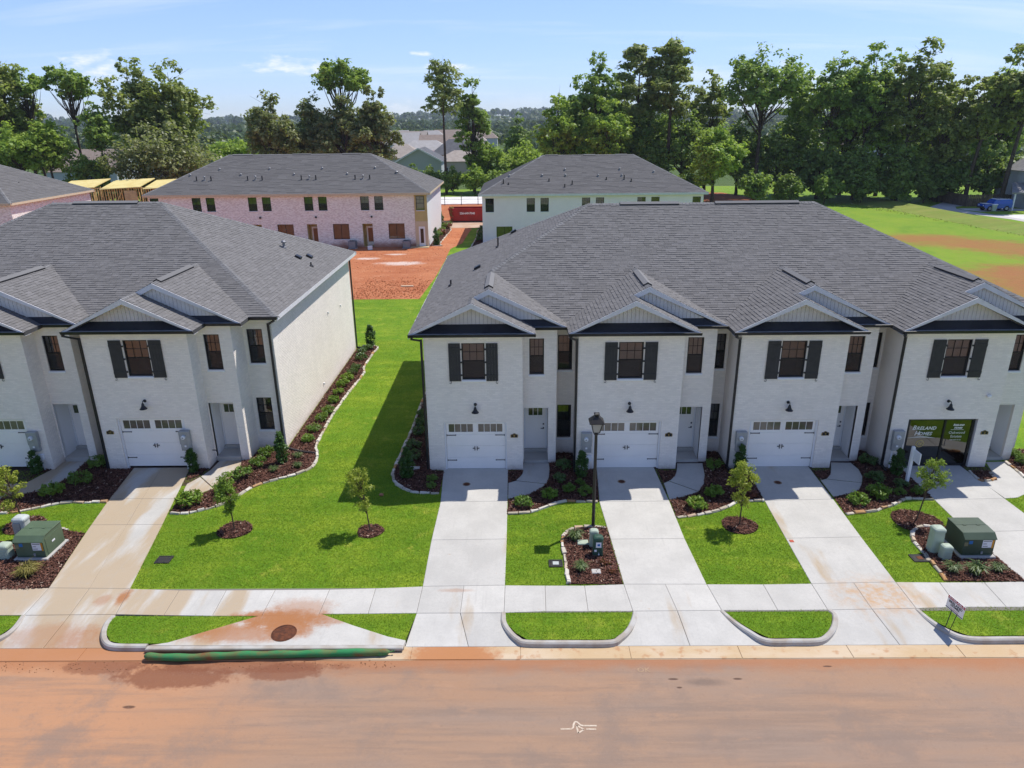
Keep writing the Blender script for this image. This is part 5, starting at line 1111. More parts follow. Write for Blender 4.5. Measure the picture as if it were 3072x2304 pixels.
U_R = [(-3.75, .17, 1.57, 2.38), (2.38, 6.57, 8.0, 8.78), (8.78, 13.02, 14.45, 15.24), (15.24, 19.5, 20.95, 21.75)]
rootR, rfR, zeR, uR, yfR, yeR = row('white painted brick townhouse row of four units with a street lamp in front', U_R, 26.94, 27.58, 28.54, 43.6, 0, -4.25, 22.25, True, [(3.40, 35.86, 9.86), (14.65, 35.86, 9.86)],
    [dict(num='8', px=-.19, blind=True), dict(num='6', px=6.19, blind=True, mx=2.80), dict(num='4', px=12.63, mx=9.17), dict(num='2', px=19.15, mx=15.60, store=True, blind=True)])
U_L = [(-30.75, -26.55, -25.1, -24.1), (-24.1, -19.85, -18.4, -17.45), (-17.45, -13.2, -11.75, -10.5)]
rootL, rfL, zeL, uL, yfL, yeL = row('white painted brick townhouse row whose sunlit side wall faces the lawn', U_L, 27.2, 28.0, 29.25, 44.5, .16, -31.2, -10.08, False, [(-23.4, 36.66, 10.12), (-17.9, 36.66, 10.12)],
    [dict(num='14', px=-30.3, brick=False), dict(num='12', px=-23.7, mx=-20.35), dict(num='10', px=-17.1, mx=-13.95, sidebrick=True, lx=-.05)])

# downspouts
dsz = 5.7
downspout(rootR, -3.83, 26.98, dsz, (-4.12, yfR-.07, zeR-.06)); 
for x0 in (2.38, 8.78, 15.24): downspout(rootR, x0-.06, 26.98, dsz-.02, (x0-.36, yfR-.07, zeR-.06), foot=(x0-.06, 26.55, .07))
downspout(rootL, -10.60, 29.22, dsz+.1, (-10.2, yeL-.07, zeL-.06), z0=.12); downspout(rootL, -17.51, 27.24, dsz+.1, (-17.8, yfL-.07, zeL-.06)); downspout(rootL, -10.44, 44.2, dsz+.1, (-10.2, 44.4, zeL-.08), foot=(-9.3, 43.9, .07))
p_ = [C(1, 1735, 985, .07), C(1, 1790, 1008, .06), C(1, 1850, 1018, .06), C(1, 1906, 1022, .06)]; p_[0] = Vector((-10.58, 29.12, .10))
obj('drain_pipe', MB().tube(smooth_path(p_, 5), .055, 8), M('dark_plastic_pipe', (.05, .04, .038), rough=.5), label='dark plastic pipe carrying the corner downspout across the mulch', cat='pipe', smooth=True)
p_ = [C(2, 188, 1330, .05), C(2, 262, 1318, .06)]; obj('splash_block', MB().bevbox(-4.85, -4.2, 26.95, 27.15, .016, .09, .02), m_con2, label='grey splash block under the corner downspout in the shaded bed', cat='splash block')
# pipes and vents on the near roofs
def on(rf_pts, x, y, ze, eave_x=None, eave_y=None): return (x, y, ze + .5*((x-eave_x) if eave_x is not None else (y-eave_y)))
for x, y, h, hd in ((-1.0, 36.9, .5, False), (-3.1, 32.6, .28, False)): pipe_vent(rfR, on(0, x, y, zeR, eave_x=-4.25), h, .04, hd)
for x, y in ((-1.9, 33.6), (-.2, 39.2)):
    z = zeR + .5*(x+4.25); obj('slant_vent', MB().add([(x-.16, y-.15, z-.04), (x-.16, y+.15, z-.04), (x+.16, y+.15, z+.12), (x+.16, y-.15, z+.12), (x-.16, y-.15, z+.05), (x-.16, y+.15, z+.05), (x+.1, y+.15, z+.19), (x+.1, y-.15, z+.19)], [(0,4,5,1),(4,7,6,5),(0,3,7,4),(1,5,6,2),(3,2,6,7)]), m_blk, rfR)
zL = lambda x: zeL + .5*(-10.08-x)
pipe_vent(rfL, (-12.6, 38.6, zL(-12.6)), .30, .07, True); pipe_vent(rfL, (-10.95, 37.6, zL(-10.95)), .22, .04)
for x, y in ((-11.7, 38.0), (-11.4, 39.0)):
    z = zL(x); obj('slant_vent', MB().add([(x+.16, y-.15, z-.04), (x+.16, y+.15, z-.04), (x-.16, y+.15, z+.12), (x-.16, y-.15, z+.12), (x+.16, y-.15, z+.05), (x+.16, y+.15, z+.05), (x-.1, y+.15, z+.19), (x-.1, y-.15, z+.19)], [(1,5,4,0),(5,6,7,4),(4,7,3,0),(2,6,5,1),(7,6,2,3)]), m_blk, rfL)
# small wall fittings
obj('hose_tap', MB().tube([(-13.2, 27.75, .62), (-13.06, 27.75, .62), (-13.02, 27.75, .56)], .02, 6), m_blk, rootL)
obj('dryer_vent', MB().bevbox(-3.86, -3.74, 30.6, 30.8, .75, .98, .02), m_white, rootR)
for y, z in ((38.2, 3.9), (36.0, .55), (41.0, 3.6)): obj('side_outlet', MB().bevbox(-10.495, -10.43, y-.05, y+.05, z, z+.12, .01), m_white, rootL)
cm = AY(*O(3, 1980, 968), 26.9); obj('security_camera', MB().lathe((cm.x, 26.93, cm.z), [(.075, 0), (.08, .05), (.075, .09), (.04, .12), (.001, .125)], 14, 'y'), m_white, rootR)
# sales office front in the fourth garage opening
s4 = (19.5-15.24)/3.93; c4 = (15.24+19.5)/2; a4, b4 = c4-1.30*s4+.07, c4+1.30*s4-.07; y4 = 27.07; fr = MB(); xd = a4 + (b4-a4)*.565
for x in (a4, xd-.035, b4-.07): fr.box(x, x+.07, y4-.04, y4+.04, .02, 2.17)
for p, q in ((a4+.071, xd-.036), (xd+.036, b4-.071)): fr.box(p, q, y4-.04, y4+.04, 2.10, 2.17); fr.box(p, q, y4-.04, y4+.04, .02, .10)
sf = obj('shop_front', fr, m_frame, rootR)
m_store = glassmat('store_glass', (.16, .18, .13), .9, 1.62)
for p, q in ((a4+.07, xd-.035), (xd+.035, b4-.07)): obj('pane', MB().quad((p, y4, .10), (q, y4, .10), (q, y4, 2.10), (p, y4, 2.10)), m_store, sf)
obj('recess', MB().add([(a4, y4+.05, .02), (b4, y4+.05, .02), (b4, y4+.05, 2.17), (a4, y4+.05, 2.17), (a4, y4+3, .02), (b4, y4+3, .02), (b4, y4+3, 2.17), (a4, y4+3, 2.17)], [(4,5,6,7),(0,4,7,3),(1,2,6,5),(0,1,5,4),(3,7,6,2)]), M('store_room', (.16, .15, .12), (.20, .18, .15), 1, .9), sf)
obj('handle', MB().tube([(xd+.10, y4-.03, 1.28), (xd+.10, y4-.09, 1.25), (xd+.10, y4-.09, .98), (xd+.10, y4-.03, .95)], .014, 6), m_blk, sf)
obj('door_mat', MB().box(xd-.6, xd+.55, y4+.35, y4+.85, .022, .035), m_blk, sf)
m_let = M('cream_lettering', (.72, .72, .66), rough=.6); m_gold = M('gold_lettering', (.55, .42, .16), rough=.6); yt = y4-.006; ux, uz = (1,0,0), (0,0,1)
tx = a4 + .66
def smallcaps(t1, t2, big, small, x, z, mat):   # first letter larger than the rest
    tw = .60*big + .60*small*len(t2)
    text('lettering', t1, big, (x - tw/2, yt, z), ux, uz, mat, sf, .25, 'LEFT', .006); text('lettering', t2, small, (x - tw/2 + .64*big, yt, z), ux, uz, mat, sf, .25, 'LEFT', .006, 1.05)
smallcaps('B', 'RELAND', .27, .205, tx, 1.66, m_let); smallcaps('H', 'OMES', .27, .205, tx, 1.41, m_let)
sw = MB(); n = 12
for i in range(n):
    t0, t1 = i/n, (i+1)/n; f = lambda t: (tx-.56+1.12*t, 1.285+.05*math.sin(t*math.pi)); g2 = lambda t: .018*math.sin(math.pi*t)+.003
    (p, q), (r_, s_) = f(t0), f(t1); sw.quad((p, yt, q-g2(t0)), (r_, yt, s_-g2(t1)), (r_, yt, s_+g2(t1)), (p, yt, q+g2(t0)))
obj('swoosh', sw, m_let, sf)
rb = MB(); 
for r0, r1 in ((.145, .170), (.125, .135)):
    for i in range(24): a, b = 2*math.pi*i/24, 2*math.pi*(i+1)/24; rb.quad(*[(tx-.02+r*math.cos(q), yt, 1.03+r*math.sin(q)) for r, q in ((r0, a), (r1, a), (r1, b), (r0, b))])
obj('seal', rb, m_gold, sf); text('lettering', '50', .15, (tx-.02, yt, .98), ux, uz, m_gold, sf, .2, bold=.004)
tx2 = (xd + b4)/2 - .02
smallcaps('B', 'RELAND', .12, .095, tx2, 1.83, m_let); smallcaps('H', 'OMES', .12, .095, tx2, 1.70, m_let); obj('swoosh', MB().box(tx2-.27, tx2+.25, yt-.001, yt, 1.645, 1.66), m_let, sf)
for s_, z in (('Oakwood', 1.47), ('Estates', 1.30)): text('lettering', s_, .165, (tx2, yt, z), ux, uz, m_let, sf)
text('lettering', '256-469-8181', .085, (tx2, yt, 1.17), ux, uz, m_let, sf)
# ------------------------------------------------------------------ street furniture in front
m_tg = M('transformer_green', (.10, .145, .085), (.085, .125, .07), 2, .5, .4); m_tgd = M('transformer_dark_green', (.055, .085, .050), (.045, .07, .04), 2, .5, .4)
m_pale = M('pale_green_plastic', (.42, .49, .38), (.38, .44, .34), 3, .55); m_gryp = M('grey_plastic', (.50, .53, .50), (.44, .47, .44), 3, .55); m_sign = M('sign_white', (.80, .80, .80), rough=.5)
m_redp = M('sign_red', (.42, .03, .035), rough=.5); m_ink = M('sign_ink', (.03, .03, .03), rough=.6); m_blue = M('sticker_blue', (.03, .16, .42), rough=.5); m_orange = M('sticker_orange', (.65, .28, .02), rough=.5)
def transformer(p, w, d, h, label, mat, rz=0):
    """p: front left foot; sloped lid falling to the front, hinged front cabinet"""
    r = empty('transformer', p, label, 'transformer'); x, y = p.x, p.y
    obj('pad', MB().bevbox(x-.08, x+w+.08, y-.10, y+d+.08, -.02, .11, .02), m_con2, r)
    mb = MB(); prof = [(y, .112), (y+d, .112), (y+d, h), (y+.16, h-.02), (y, h-.16)]; n = len(prof)
    mb.add([(x, a, b) for a, b in prof] + [(x+w, a, b) for a, b in prof], [tuple(range(n)), tuple(range(n, 2*n))[::-1]] + [(i, n+i, n+(i+1) % n, (i+1) % n) for i in range(n)]); b_ = obj('cabinet', mb, mat, r)
    ld = MB(); lp = [(y-.03, h-.17), (y+.15, h-.012), (y+d*.55, h+.004), (y+d*.55, h+.028), (y+.14, h+.012), (y-.045, h-.15)]; m = len(lp)
    ld.add([(x-.02, a, b) for a, b in lp] + [(x+w+.02, a, b) for a, b in lp], [tuple(range(m)), tuple(range(m, 2*m))[::-1]] + [(i, m+i, m+(i+1) % m, (i+1) % m) for i in range(m)]); obj('lid', ld, mat, r)
    obj('rear_lid', MB().bevbox(x-.02, x+w+.02, y+d*.56, y+d+.02, h+.002, h+.03, .012), mat, r)
    for xx in (x+w*.28, x+w*.72): obj('hinge', MB().box(xx-.05, xx+.05, y+d*.53, y+d*.58, h+.03, h+.045), mat, r)
    obj('latch', MB().box(x+w*.60, x+w*.66, y-.03, y-.002, .17, .26), m_meter, r); obj('sill_plate', MB().box(x+.02, x+w-.02, y-.012, y-.001, .12, .17), m_tgd, r)
    lb_ = obj('warning_label', MB().box(x+w*.60, x+w*.90, y-.006, y-.001, h-.48, h-.20), m_sign, r); obj('label_stripe', MB().box(x+w*.905, x+w*.965, y-.006, y-.001, h-.50, h-.20), m_orange, r)
    ink = MB()
    for k, (a, b) in enumerate(((.62, .88), (.62, .74), (.62, .78))): ink.box(x+w*a, x+w*b, y-.0085, y-.0065, h-.255-.09*k, h-.235-.09*k)
    obj('label_print', ink, m_ink, r); obj('sticker', MB().box(x+w*.16, x+w*.28, y-.006, y-.001, h-.34, h-.22), m_blue, r); obj('sticker', MB().box(x+w*.02, x+w*.14, y-.006, y-.001, h-.42, h-.28), M('faded_sticker', (.22, .20, .10), rough=.6), r)
    obj('side_panel', MB().bevbox(x+w+.001, x+w+.012, y+.12, y+d-.08, .16, h-.12, .004), mat, r); obj('sticker', MB().box(x+w+.0125, x+w+.016, y+.42, y+.58, h-.42, h-.36), m_sign, r); return r
tR = C(6, 1790, 938); transformer(Vector((tR.x, tR.y, 0)), 1.02, 1.05, .88, 'dark green sloped lid transformer on a pad between the two right hand driveways', m_tgd)
tL = C(4, 92, 562); transformer(Vector((tL.x+.02, tL.y, 0)), .98, 1.05, .86, 'olive green sloped lid transformer beside the rain streaked driveway', m_tg)
def pedestal(p, w, d, h, label, mat, ribs=0, dome=.05, door=False):
    r = empty('utility_pedestal', p, label, 'utility box'); x, y = p.x, p.y; n = 14; mb = MB(); pr = []
    for k in range(n):
        a = 2*math.pi*k/n; c, s = math.cos(a), math.sin(a); e_ = .42
        pr.append((abs(c)**e_*math.copysign(1, c)*w/2, abs(s)**e_*math.copysign(1, s)*d/2))
    lv = [(0, 1.06), (.06, 1.03), (h-.06, .96)]; vs = [(x+a*s, y+b*s, z) for z, s in lv for a, b in pr]
    mb.add(vs, [(i*n+k, i*n+(k+1) % n, (i+1)*n+(k+1) % n, (i+1)*n+k) for i in range(2) for k in range(n)]); obj('body', mb, mat, r)
    cp = MB(); lv = [(h-.10, 1.05), (h-.04, 1.05), (h-.005, .96), (h+dome*.6, .72), (h+dome, .05)]; vs = [(x+a*s, y+b*s, z) for z, s in lv for a, b in pr]
    cp.add(vs, [(i*n+k, i*n+(k+1) % n, (i+1)*n+(k+1) % n, (i+1)*n+k) for i in range(4) for k in range(n)] + [tuple(4*n+k for k in range(n)), tuple(range(n))[::-1]]); obj('cap', cp, mat, r)
    for k in range(ribs): obj('rib', MB().box(x-w*.34, x+w*.34, y-d*.535, y-d*.48, .10+k*(h-.3)/max(ribs-1, 1), .125+k*(h-.3)/max(ribs-1, 1)), mat, r)
    if door:
        obj('door_panel', MB().bevbox(x-w*.40, x+w*.16, y-d*.56, y-d*.49, .10, h-.14, .01), m_meter, r)
    return r
def V3(v): return Vector((v.x, v.y, 0))
q = C(6, 1610, 892); pedestal(V3(q), .40, .38, .92, 'tall pale grey green utility pedestal left of the dark transformer', m_pale)
q = C(6, 1682, 938); pedestal(V3(q), .34, .30, .48, 'short pale green utility pedestal in front of the tall one', m_pale, 3)
q = C(4, 133, 452); pedestal(V3(q), .46, .40, .88, 'tall grey utility pedestal behind the olive transformer', m_gryp, 0, .06, True)
q = C(4, 38, 548); pedestal(V3(q), .40, .36, .52, 'short ribbed pale green pedestal left of the olive transformer', m_pale, 4)
q = C(5, 1268, 578); pedestal(V3(q), .30, .26, .62, 'pale green pedestal right behind the lamp post', m_pale)
q = C(5, 1292, 630); dk = pedestal(V3(q), .34, .28, .70, 'dark green pedestal with a white label in the lamp bed', M('dark_green_plastic', (.035, .085, .055), rough=.5))
obj('label_plate', MB().box(q.x-.08, q.x+.10, q.y-.150, q.y-.142, .36, .56), m_sign, dk); obj('label_print', MB().box(q.x-.03, q.x+.06, q.y-.153, q.y-.151, .42, .50), m_blue, dk); obj('label_plate', MB().box(q.x-.13, q.x-.05, q.y-.153, q.y-.143, .20, .28), m_sign, dk)
obj('padlock', MB().lathe((q.x+.02, q.y-.150, .10), [(.025, 0), (.025, .02), (.002, .025)], 8, 'y').box(q.x+.012, q.x+.028, q.y-.165, q.y-.152, .10, .17), MATS['meter_glass'], dk)
q = C(5, 1205, 566); obj('handhole_lid', MB().bevbox(q.x-.20, q.x+.18, q.y-.14, q.y+.14, .02, .09, .02), m_pale, label='flat pale green handhole lid lying behind the pedestals', cat='lid')
q = C(5, 1285, 740); obj('valve_cover', MB().bevbox(q.x-.16, q.x+.14, q.y-.12, q.y+.12, .02, .075, .02), m_con2, label='square grey valve cover sunk in the pedestal bed', cat='cover')
def meter_box(p, w, d, label, lid=None):
    r = empty('water_meter_box', V3(p), label, 'cover', 'water meter boxes in the lawns'); x, y = p.x, p.y; m = M('black_meter_lid', (.022, .022, .025), (.04, .035, .032), 8, .7)
    fr_ = MB()
    for a in ((x-w/2, x+w/2, y-d/2, y-d/2+.04), (x-w/2, x+w/2, y+d/2-.04, y+d/2), (x-w/2, x-w/2+.04, y-d/2+.041, y+d/2-.041), (x+w/2-.04, x+w/2, y-d/2+.041, y+d/2-.041)): fr_.box(*a, -.02, .036)
    obj('frame', fr_, m, r); obj('lid', MB().bevbox(x-w/2+.045, x+w/2-.045, y-d/2+.045, y+d/2-.045, -.02, .033, .008), m, r)
    if lid: obj('reader_cap', MB().bevbox(x-.10, x+.10, y-.09, y+.09, .033, .040, .004), lid, r)
    EX2.append([(x-w/2, y-d/2), (x+w/2, y-d/2), (x+w/2, y+d/2), (x-w/2, y+d/2)])
meter_box(C(4, 838, 562), .50, .42, 'plain black water meter box in the wide lawn'); meter_box(C(5, 1040, 687), .46, .40, 'black water meter box with a grey lid plate by the pedestal bed', m_gryp); meter_box(C(6, 1520, 942), .56, .42, 'black water meter box with a rusty plate by the transformer bed', rust)
# lamp post
lp_ = G(1281, 1138); lx, ly = lp_.x, lp_.y; lamp = empty('street_lamp', V3(lp_), 'black lantern street lamp in the bed between the first two driveways', 'street lamp')
obj('post', MB().lathe((lx, ly, 0), [(.085, 0), (.085, .05), (.060, .10), (.055, 3.30), (.050, 3.62), (.075, 3.65), (.075, 3.70), (.04, 3.74)], 12), M('lamp_bronze', (.022, .020, .018), (.03, .026, .022), 6, .45, .4), lamp, smooth=False)
mb_ = MB(); zb, zt, rb_, rt = 3.76, 4.12, .105, .185
cs = [(-1,-1),(1,-1),(1,1),(-1,1)]
for i in range(4):
    (a, b), (c, d) = cs[i], cs[(i+1) % 4]; mb_.bar((lx+a*rb_, ly+b*rb_, zb), (lx+a*rt, ly+b*rt, zt), .022); mb_.bar((lx+a*rt, ly+b*rt, zt), (lx+c*rt, ly+d*rt, zt), .03); mb_.bar((lx+a*rb_, ly+b*rb_, zb), (lx+c*rb_, ly+d*rb_, zb), .022)
obj('lantern_frame', mb_, MATS['lamp_bronze'], lamp)
m_lg = NT('frosted_lamp_glass'); _d = m_lg.new('ShaderNodeBsdfDiffuse'); _d.inputs[0].default_value = (.62, .60, .56, 1); _t = m_lg.new('ShaderNodeBsdfTranslucent'); _t.inputs[0].default_value = (.7, .67, .6, 1); _m = m_lg.new('ShaderNodeMixShader'); m_lg.l.new(_d.outputs[0], _m.inputs[1]); m_lg.l.new(_t.outputs[0], _m.inputs[2]); m_lg.l.new(_m.outputs[0], m_lg.out.inputs[0]); m_lg = m_lg.m
for i in range(4):
    (a, b), (c, d) = cs[i], cs[(i+1) % 4]; obj('pane', MB().quad((lx+a*rb_*.97, ly+b*rb_*.97, zb), (lx+c*rb_*.97, ly+d*rb_*.97, zb), (lx+c*rt*.97, ly+d*rt*.97, zt), (lx+a*rt*.97, ly+b*rt*.97, zt)), m_lg, lamp)
cap = MB(); lv = [(.255, 4.125), (.255, 4.145), (.10, 4.33), (.055, 4.36), (.055, 4.40), (.095, 4.405), (.095, 4.44), (.02, 4.47)]; vs = [(lx+a*r, ly+b*r, z) for r, z in lv for a, b in cs]; cap.add(vs, [(i*4+k, i*4+(k+1) % 4, (i+1)*4+(k+1) % 4, (i+1)*4+k) for i in range(len(lv)-1) for k in range(4)] + [(3,2,1,0), tuple(28+k for k in range(4))]); obj('lantern_roof', cap, MATS['lamp_bronze'], lamp)
# silt sock
sk = NT('green_sock_mesh'); _c = sk.mix(sk.ramp(sk.noise(2.2, 5, .65, stretch=(.6, 1, 1)), .42, .62), (.028, .20, .065), (.20, .085, .03)); _c = sk.mix(sk.ramp(sk.noise(2.2, 3, off=5), .3, .55, 0, .5), _c, (.035, .26, .085)); sk.bsdf(_c, .75, .3, 0, sk.bump(sk.noise(80, 3), .6, .01)); sk = sk.m
pth = smooth_path([(-10.42, 15.86, 0), (-9.3, 15.80, 0), (-8.0, 15.88, 0), (-6.6, 15.91, 0), (-5.2, 15.95, 0), (-3.62, 15.99, 0)], 10); zs_ = .105
pts = [Vector((p.x, p.y, RZ + .022 + zs_*(.92 + .05*math.sin(i*.9)))) for i, p in enumerate(pth)]; rs = [zs_*(.95 + .07*math.sin(i*.9)) for i in range(len(pts))]; rs[0] = .03; rs[1] = .09; rs[-1] = .02; rs[-2] = .085
sock = obj('silt_sock', MB().tube(pts, rs, 14), sk, label='long green silt sock lying in the gutter at the storm drain', cat='silt sock', smooth=True, org=pts[0])
obj('knot', MB().tube([pts[-1], pts[-1] + Vector((.07, .0, .01)), pts[-1] + Vector((.11, .02, .03))], [.022, .012, .03], 8), sk, sock)
# yard sign
sp_ = C(6, 1690, 1392); sgn = empty('yard_sign', V3(sp_), 'leaning white and red yard sign on the grass strip by the kerb', 'sign'); d = Vector((.12, -.62, 0)).normalized(); up_ = Vector((-.02, -.10, 1)).normalized(); c0 = Vector((12.36, 16.95, .46)); Wd, Hd = .62, .44; o0 = Vector((12.33, 17.23, .48))
nv = d.cross(up_).normalized(); bq = [o0, o0 + d*Wd, o0 + d*Wd + up_*Hd, o0 + up_*Hd]; back = [v - nv*.01 for v in bq]
pm = MB().add(bq + back, [(0,1,2,3),(7,6,5,4),(0,4,5,1),(1,5,6,2),(2,6,7,3),(3,7,4,0)]); obj('panel', pm, m_sign, sgn)
f_ = nv*.003; obj('header', MB().quad(o0 + up_*.34 + f_, o0 + d*Wd + up_*.34 + f_, o0 + d*Wd + up_*Hd + f_, o0 + up_*Hd + f_), m_redp, sgn)
obj('stake', MB().bar(V3(sp_) - Vector((0, 0, .05)), o0 + d*.22 + up_*.1 - nv*.02, .018), m_blk, sgn); obj('stake', MB().bar(V3(sp_) + d*.16 - Vector((0, 0, .05)), o0 + d*.42 + up_*.1 - nv*.02, .014), m_blk, sgn)
mid_ = o0 + d*Wd/2 + nv*.005; text('lettering', 'AVAILABLE', .115, mid_ + up_*.36, d, up_, m_sign, sgn, bold=.002); text('lettering', 'BRELAND', .115, mid_ + up_*.235, d, up_, m_ink, sgn, bold=.003); text('lettering', 'HOMES', .10, mid_ + up_*.15, d, up_, m_ink, sgn, bold=.003); text('lettering', '256-469-8181', .055, mid_ + up_*.07, d, up_, m_redp, sgn); obj('footer', MB().quad(o0 + up_*.02 + f_, o0 + d*Wd + up_*.02 + f_, o0 + d*Wd + up_*.045 + f_, o0 + up_*.045 + f_), m_ink, sgn)
# white post sign by the sales office
wp = C(6, 1432, 440); r = empty('post_sign', V3(wp), 'white wooden post with a small white board beside the sales office bed', 'sign'); x, y = wp.x, wp.y
obj('post', MB().bevbox(x-.055, x+.055, y-.055, y+.055, -.05, 1.62, .02), m_sign, r); obj('board', MB().bevbox(x+.057, x+.092, y-.45, y+.04, 1.02, 1.50, .01), m_sign, r)
# drains and small things on the concrete
for k, x, y, l in ((2, 502, 1413, 'first garage'), (2, 1437, 1397, 'second garage'), (6, 578, 437, 'third garage'), (6, 1642, 423, 'sales office')):
    c = C(k, x, y, DZ); r = empty('cleanout_cover', c, 'round dark cleanout cover in the driveway of the ' + l, 'cover', 'cleanout covers in the driveways'); obj('lid', MB().lathe(c, [(.12, .001), (.12, .008), (.10, .011), (.02, .011), (.018, .018), (.001, .018)], 18), rust, r); obj('collar', MB().lathe(c, [(.165, .0005), (.163, .003), (.125, .004)], 18), M('dull_ring', (.30, .22, .15), rough=.9), r)
c = C(6, 670, 826, DZ); obj('survey_tag', MB().bevbox(c.x-.07, c.x+.07, c.y-.07, c.y+.07, DZ, DZ+.012, .004), M('tag_red', (.45, .09, .05), rough=.7), label='small red survey tag on the edge of the third driveway', cat='tag')
# paint marks on the road
m_mark = M('chalky_road_paint', (.62, .52, .40), (.48, .36, .26), 20, .9)
def X2(x, y): return G((1600 + x*600/2212)/K, (1900 + y*600/2212)/K, RZ)
def stroke(mb, pts, w=.045):
    p = [X2(*q) for q in pts]; L, Rr = [], []
    for i, v in enumerate(p):
        t = (p[min(i+1, len(p)-1)] - p[max(i-1, 0)]).normalized(); n = Vector((-t.y, t.x, 0))*w/2; L.append(v + n + Vector((0, 0, .006))); Rr.append(v - n + Vector((0, 0, .006)))
    for i in range(len(p)-1): mb.quad(Rr[i], Rr[i+1], L[i+1], L[i])
mk = MB(); stroke(mk, [(300, 1060), (420, 1060), (440, 1045), (445, 1010), (455, 985), (470, 978), (490, 985), (520, 1015), (550, 1023), (700, 1024)]); obj('road_marking', mk, m_mark, label='pale sprayed utility arrow painted on the road', cat='road marking')
mk = bpy.data.objects[-1] if False else [o for o in bpy.data.objects if o.name == 'road_marking'][0]
for pts in ([(585, 1060), (695, 1062)], [(478, 1015), (495, 1105)], [(495, 1105), (560, 1066)], [(560, 1066), (478, 1018)]):
    s_ = MB(); stroke(s_, pts); obj('stroke', s_, m_mark, mk)
ok_ = X2(1225, 430); om = empty('road_lettering', (ok_.x, ok_.y, RZ), 'faint letters OK sprayed on the road', 'road marking'); text('lettering', 'OK', .24, (ok_.x, ok_.y, RZ + .006), (1, 0, 0), (0, 1, 0), M('faint_paint', (.42, .28, .17), rough=.9), om)
# ------------------------------------------------------------------ rear buildings
def brickwall_mat(name, c, c2, mort, scale=1):
    t = NT(name); v = t.pos(); sx = t.new('ShaderNodeSeparateXYZ'); t.l.new(v, sx.inputs[0]); cb = t.new('ShaderNodeCombineXYZ'); t.l.new(t.math('ADD', sx.outputs[0], sx.outputs[1]), cb.inputs[0]); t.l.new(sx.outputs[2], cb.inputs[1])
    b = t.new('ShaderNodeTexBrick'); b.inputs['Scale'].default_value = 1/scale; b.inputs['Brick Width'].default_value = .215; b.inputs['Row Height'].default_value = .076; b.inputs['Mortar Size'].default_value = .012; b.inputs['Color1'].default_value = rgba(c); b.inputs['Color2'].default_value = rgba(c2); b.inputs['Mortar'].default_value = rgba(mort); b.inputs['Bias'].default_value = .18; t.l.new(cb.outputs[0], b.inputs['Vector'])
    a = t.mix(t.ramp(t.noise(.5, 5), .3, .7, 0, .3), b.outputs['Color'], mort); sz = t.ramp(t.math('ADD', sx.outputs[2], t.math('MULTIPLY', t.noise(.6, 4), 1.3)), 1.6, .75, 0, .85)
    if name.startswith('pink'): a = t.mix(sz, a, (.36, .13, .065))
    t.bsdf(a, .85, .2, 0, t.bump(b.outputs['Fac'], .3, .01)); return t.m
m_pink = brickwall_mat('pinkish_brick', (.50, .40, .35), (.95, .91, .83), (.84, .79, .71)); m_wb = brickwall_mat('white_rear_brick', (.80, .79, .77), (.76, .75, .73), (.70, .69, .68)); m_ysid = M('yellow_siding', (.58, .46, .20), (.52, .41, .17), 1.5, .7); m_cream = M('cream_trim', (.62, .50, .34), rough=.7); m_rsh = shingle_mat('rear_shingle', (.135, .129, .124), (.152, .145, .139), (.17, .163, .157))
def rear_building(label, x0, x1, y0, y1, H, rz, rl, rr, mwall, wins, mfas, mside=None):
    """hip roofed block seen from behind; y0 is the wall facing the camera"""
    r = empty('rear_townhouse_row', ((x0+x1)/2, y0, 0), label, 'building', 'rear rows of townhouses')
    ops = [(w[0]-x0, w[1]-x0, w[2], w[3]) for w in wins]
    obj('wall', wall_back((x0, y0), (x1, y0), -.3, H, ops), mwall, r)
    obj('wall', wall_back((x1, y0), (x1, y1), -.3, H, []), mside or mwall, r); obj('wall', wall_back((x1, y1), (x0, y1), -.3, H, []), mwall, r); obj('wall', wall_back((x0, y1), (x0, y0), -.3, H, []), mwall, r)
    o_ = .42; ze = H + .05; e0, e1, f0, f1 = x0-o_, x1+o_, y0-o_, y1+o_; ym = (f0+f1)/2; A, B, Cc, D, R0, R1 = (e0,f0,ze), (e1,f0,ze), (e1,f1,ze), (e0,f1,ze), (rl,ym,rz), (rr,ym,rz)
    dk = MB()
    for pl in ((A,B,R1,R0),(B,Cc,R1),(Cc,D,R0,R1),(D,A,R0)): dk.quad(*pl)
    rf = obj('roof', dk, m_deck, r); tabs = shingles([(A,B,R1,R0),(B,Cc,R1)], .29, .5, 1.3); mb = MB()
    for (o, e_, s, n, q, b, b1, th, full, w) in tabs:
        p = lambda a, bb, h: o + e_*a + s*bb + n*h
        mb.add([p(q[0], b, .003), p(q[1], b, .003), p(q[0], b, th*1.4), p(q[1], b, th*1.4), p(q[3], b1, .005), p(q[2], b1, .005)], [(0,1,3,2),(2,3,4,5)])
    obj('shingle_courses', mb, m_rsh, rf, kind='stuff')
    for p, q in ((A, R0), (B, R1), (Cc, R1), (R0, R1)): caps(rf, p, q, .03, .17, step=.4)
    Lr = rr - rl
    for a, b in ((.03, .17), (.45, .58), (.80, .93)): ridge_vent(rf, (rl+Lr*a, ym, rz), (rl+Lr*b, ym, rz))
    fa = MB(); fa.box(e0, e1, f0-.03, f0+.02, ze-.22, ze+.01); fa.box(e1-.02, e1+.03, f0-.02, f1, ze-.22, ze+.008); obj('fascia', fa, mfas, r); obj('soffit', MB().quad((e0, f0, H-.01), (e1, f0, H-.01), (e1, f1, H-.01), (e0, f1, H-.01)), mfas, r)
    return r, rf, lambda x, y: ze + (rz-ze)/(ym-f0)*(y-f0)
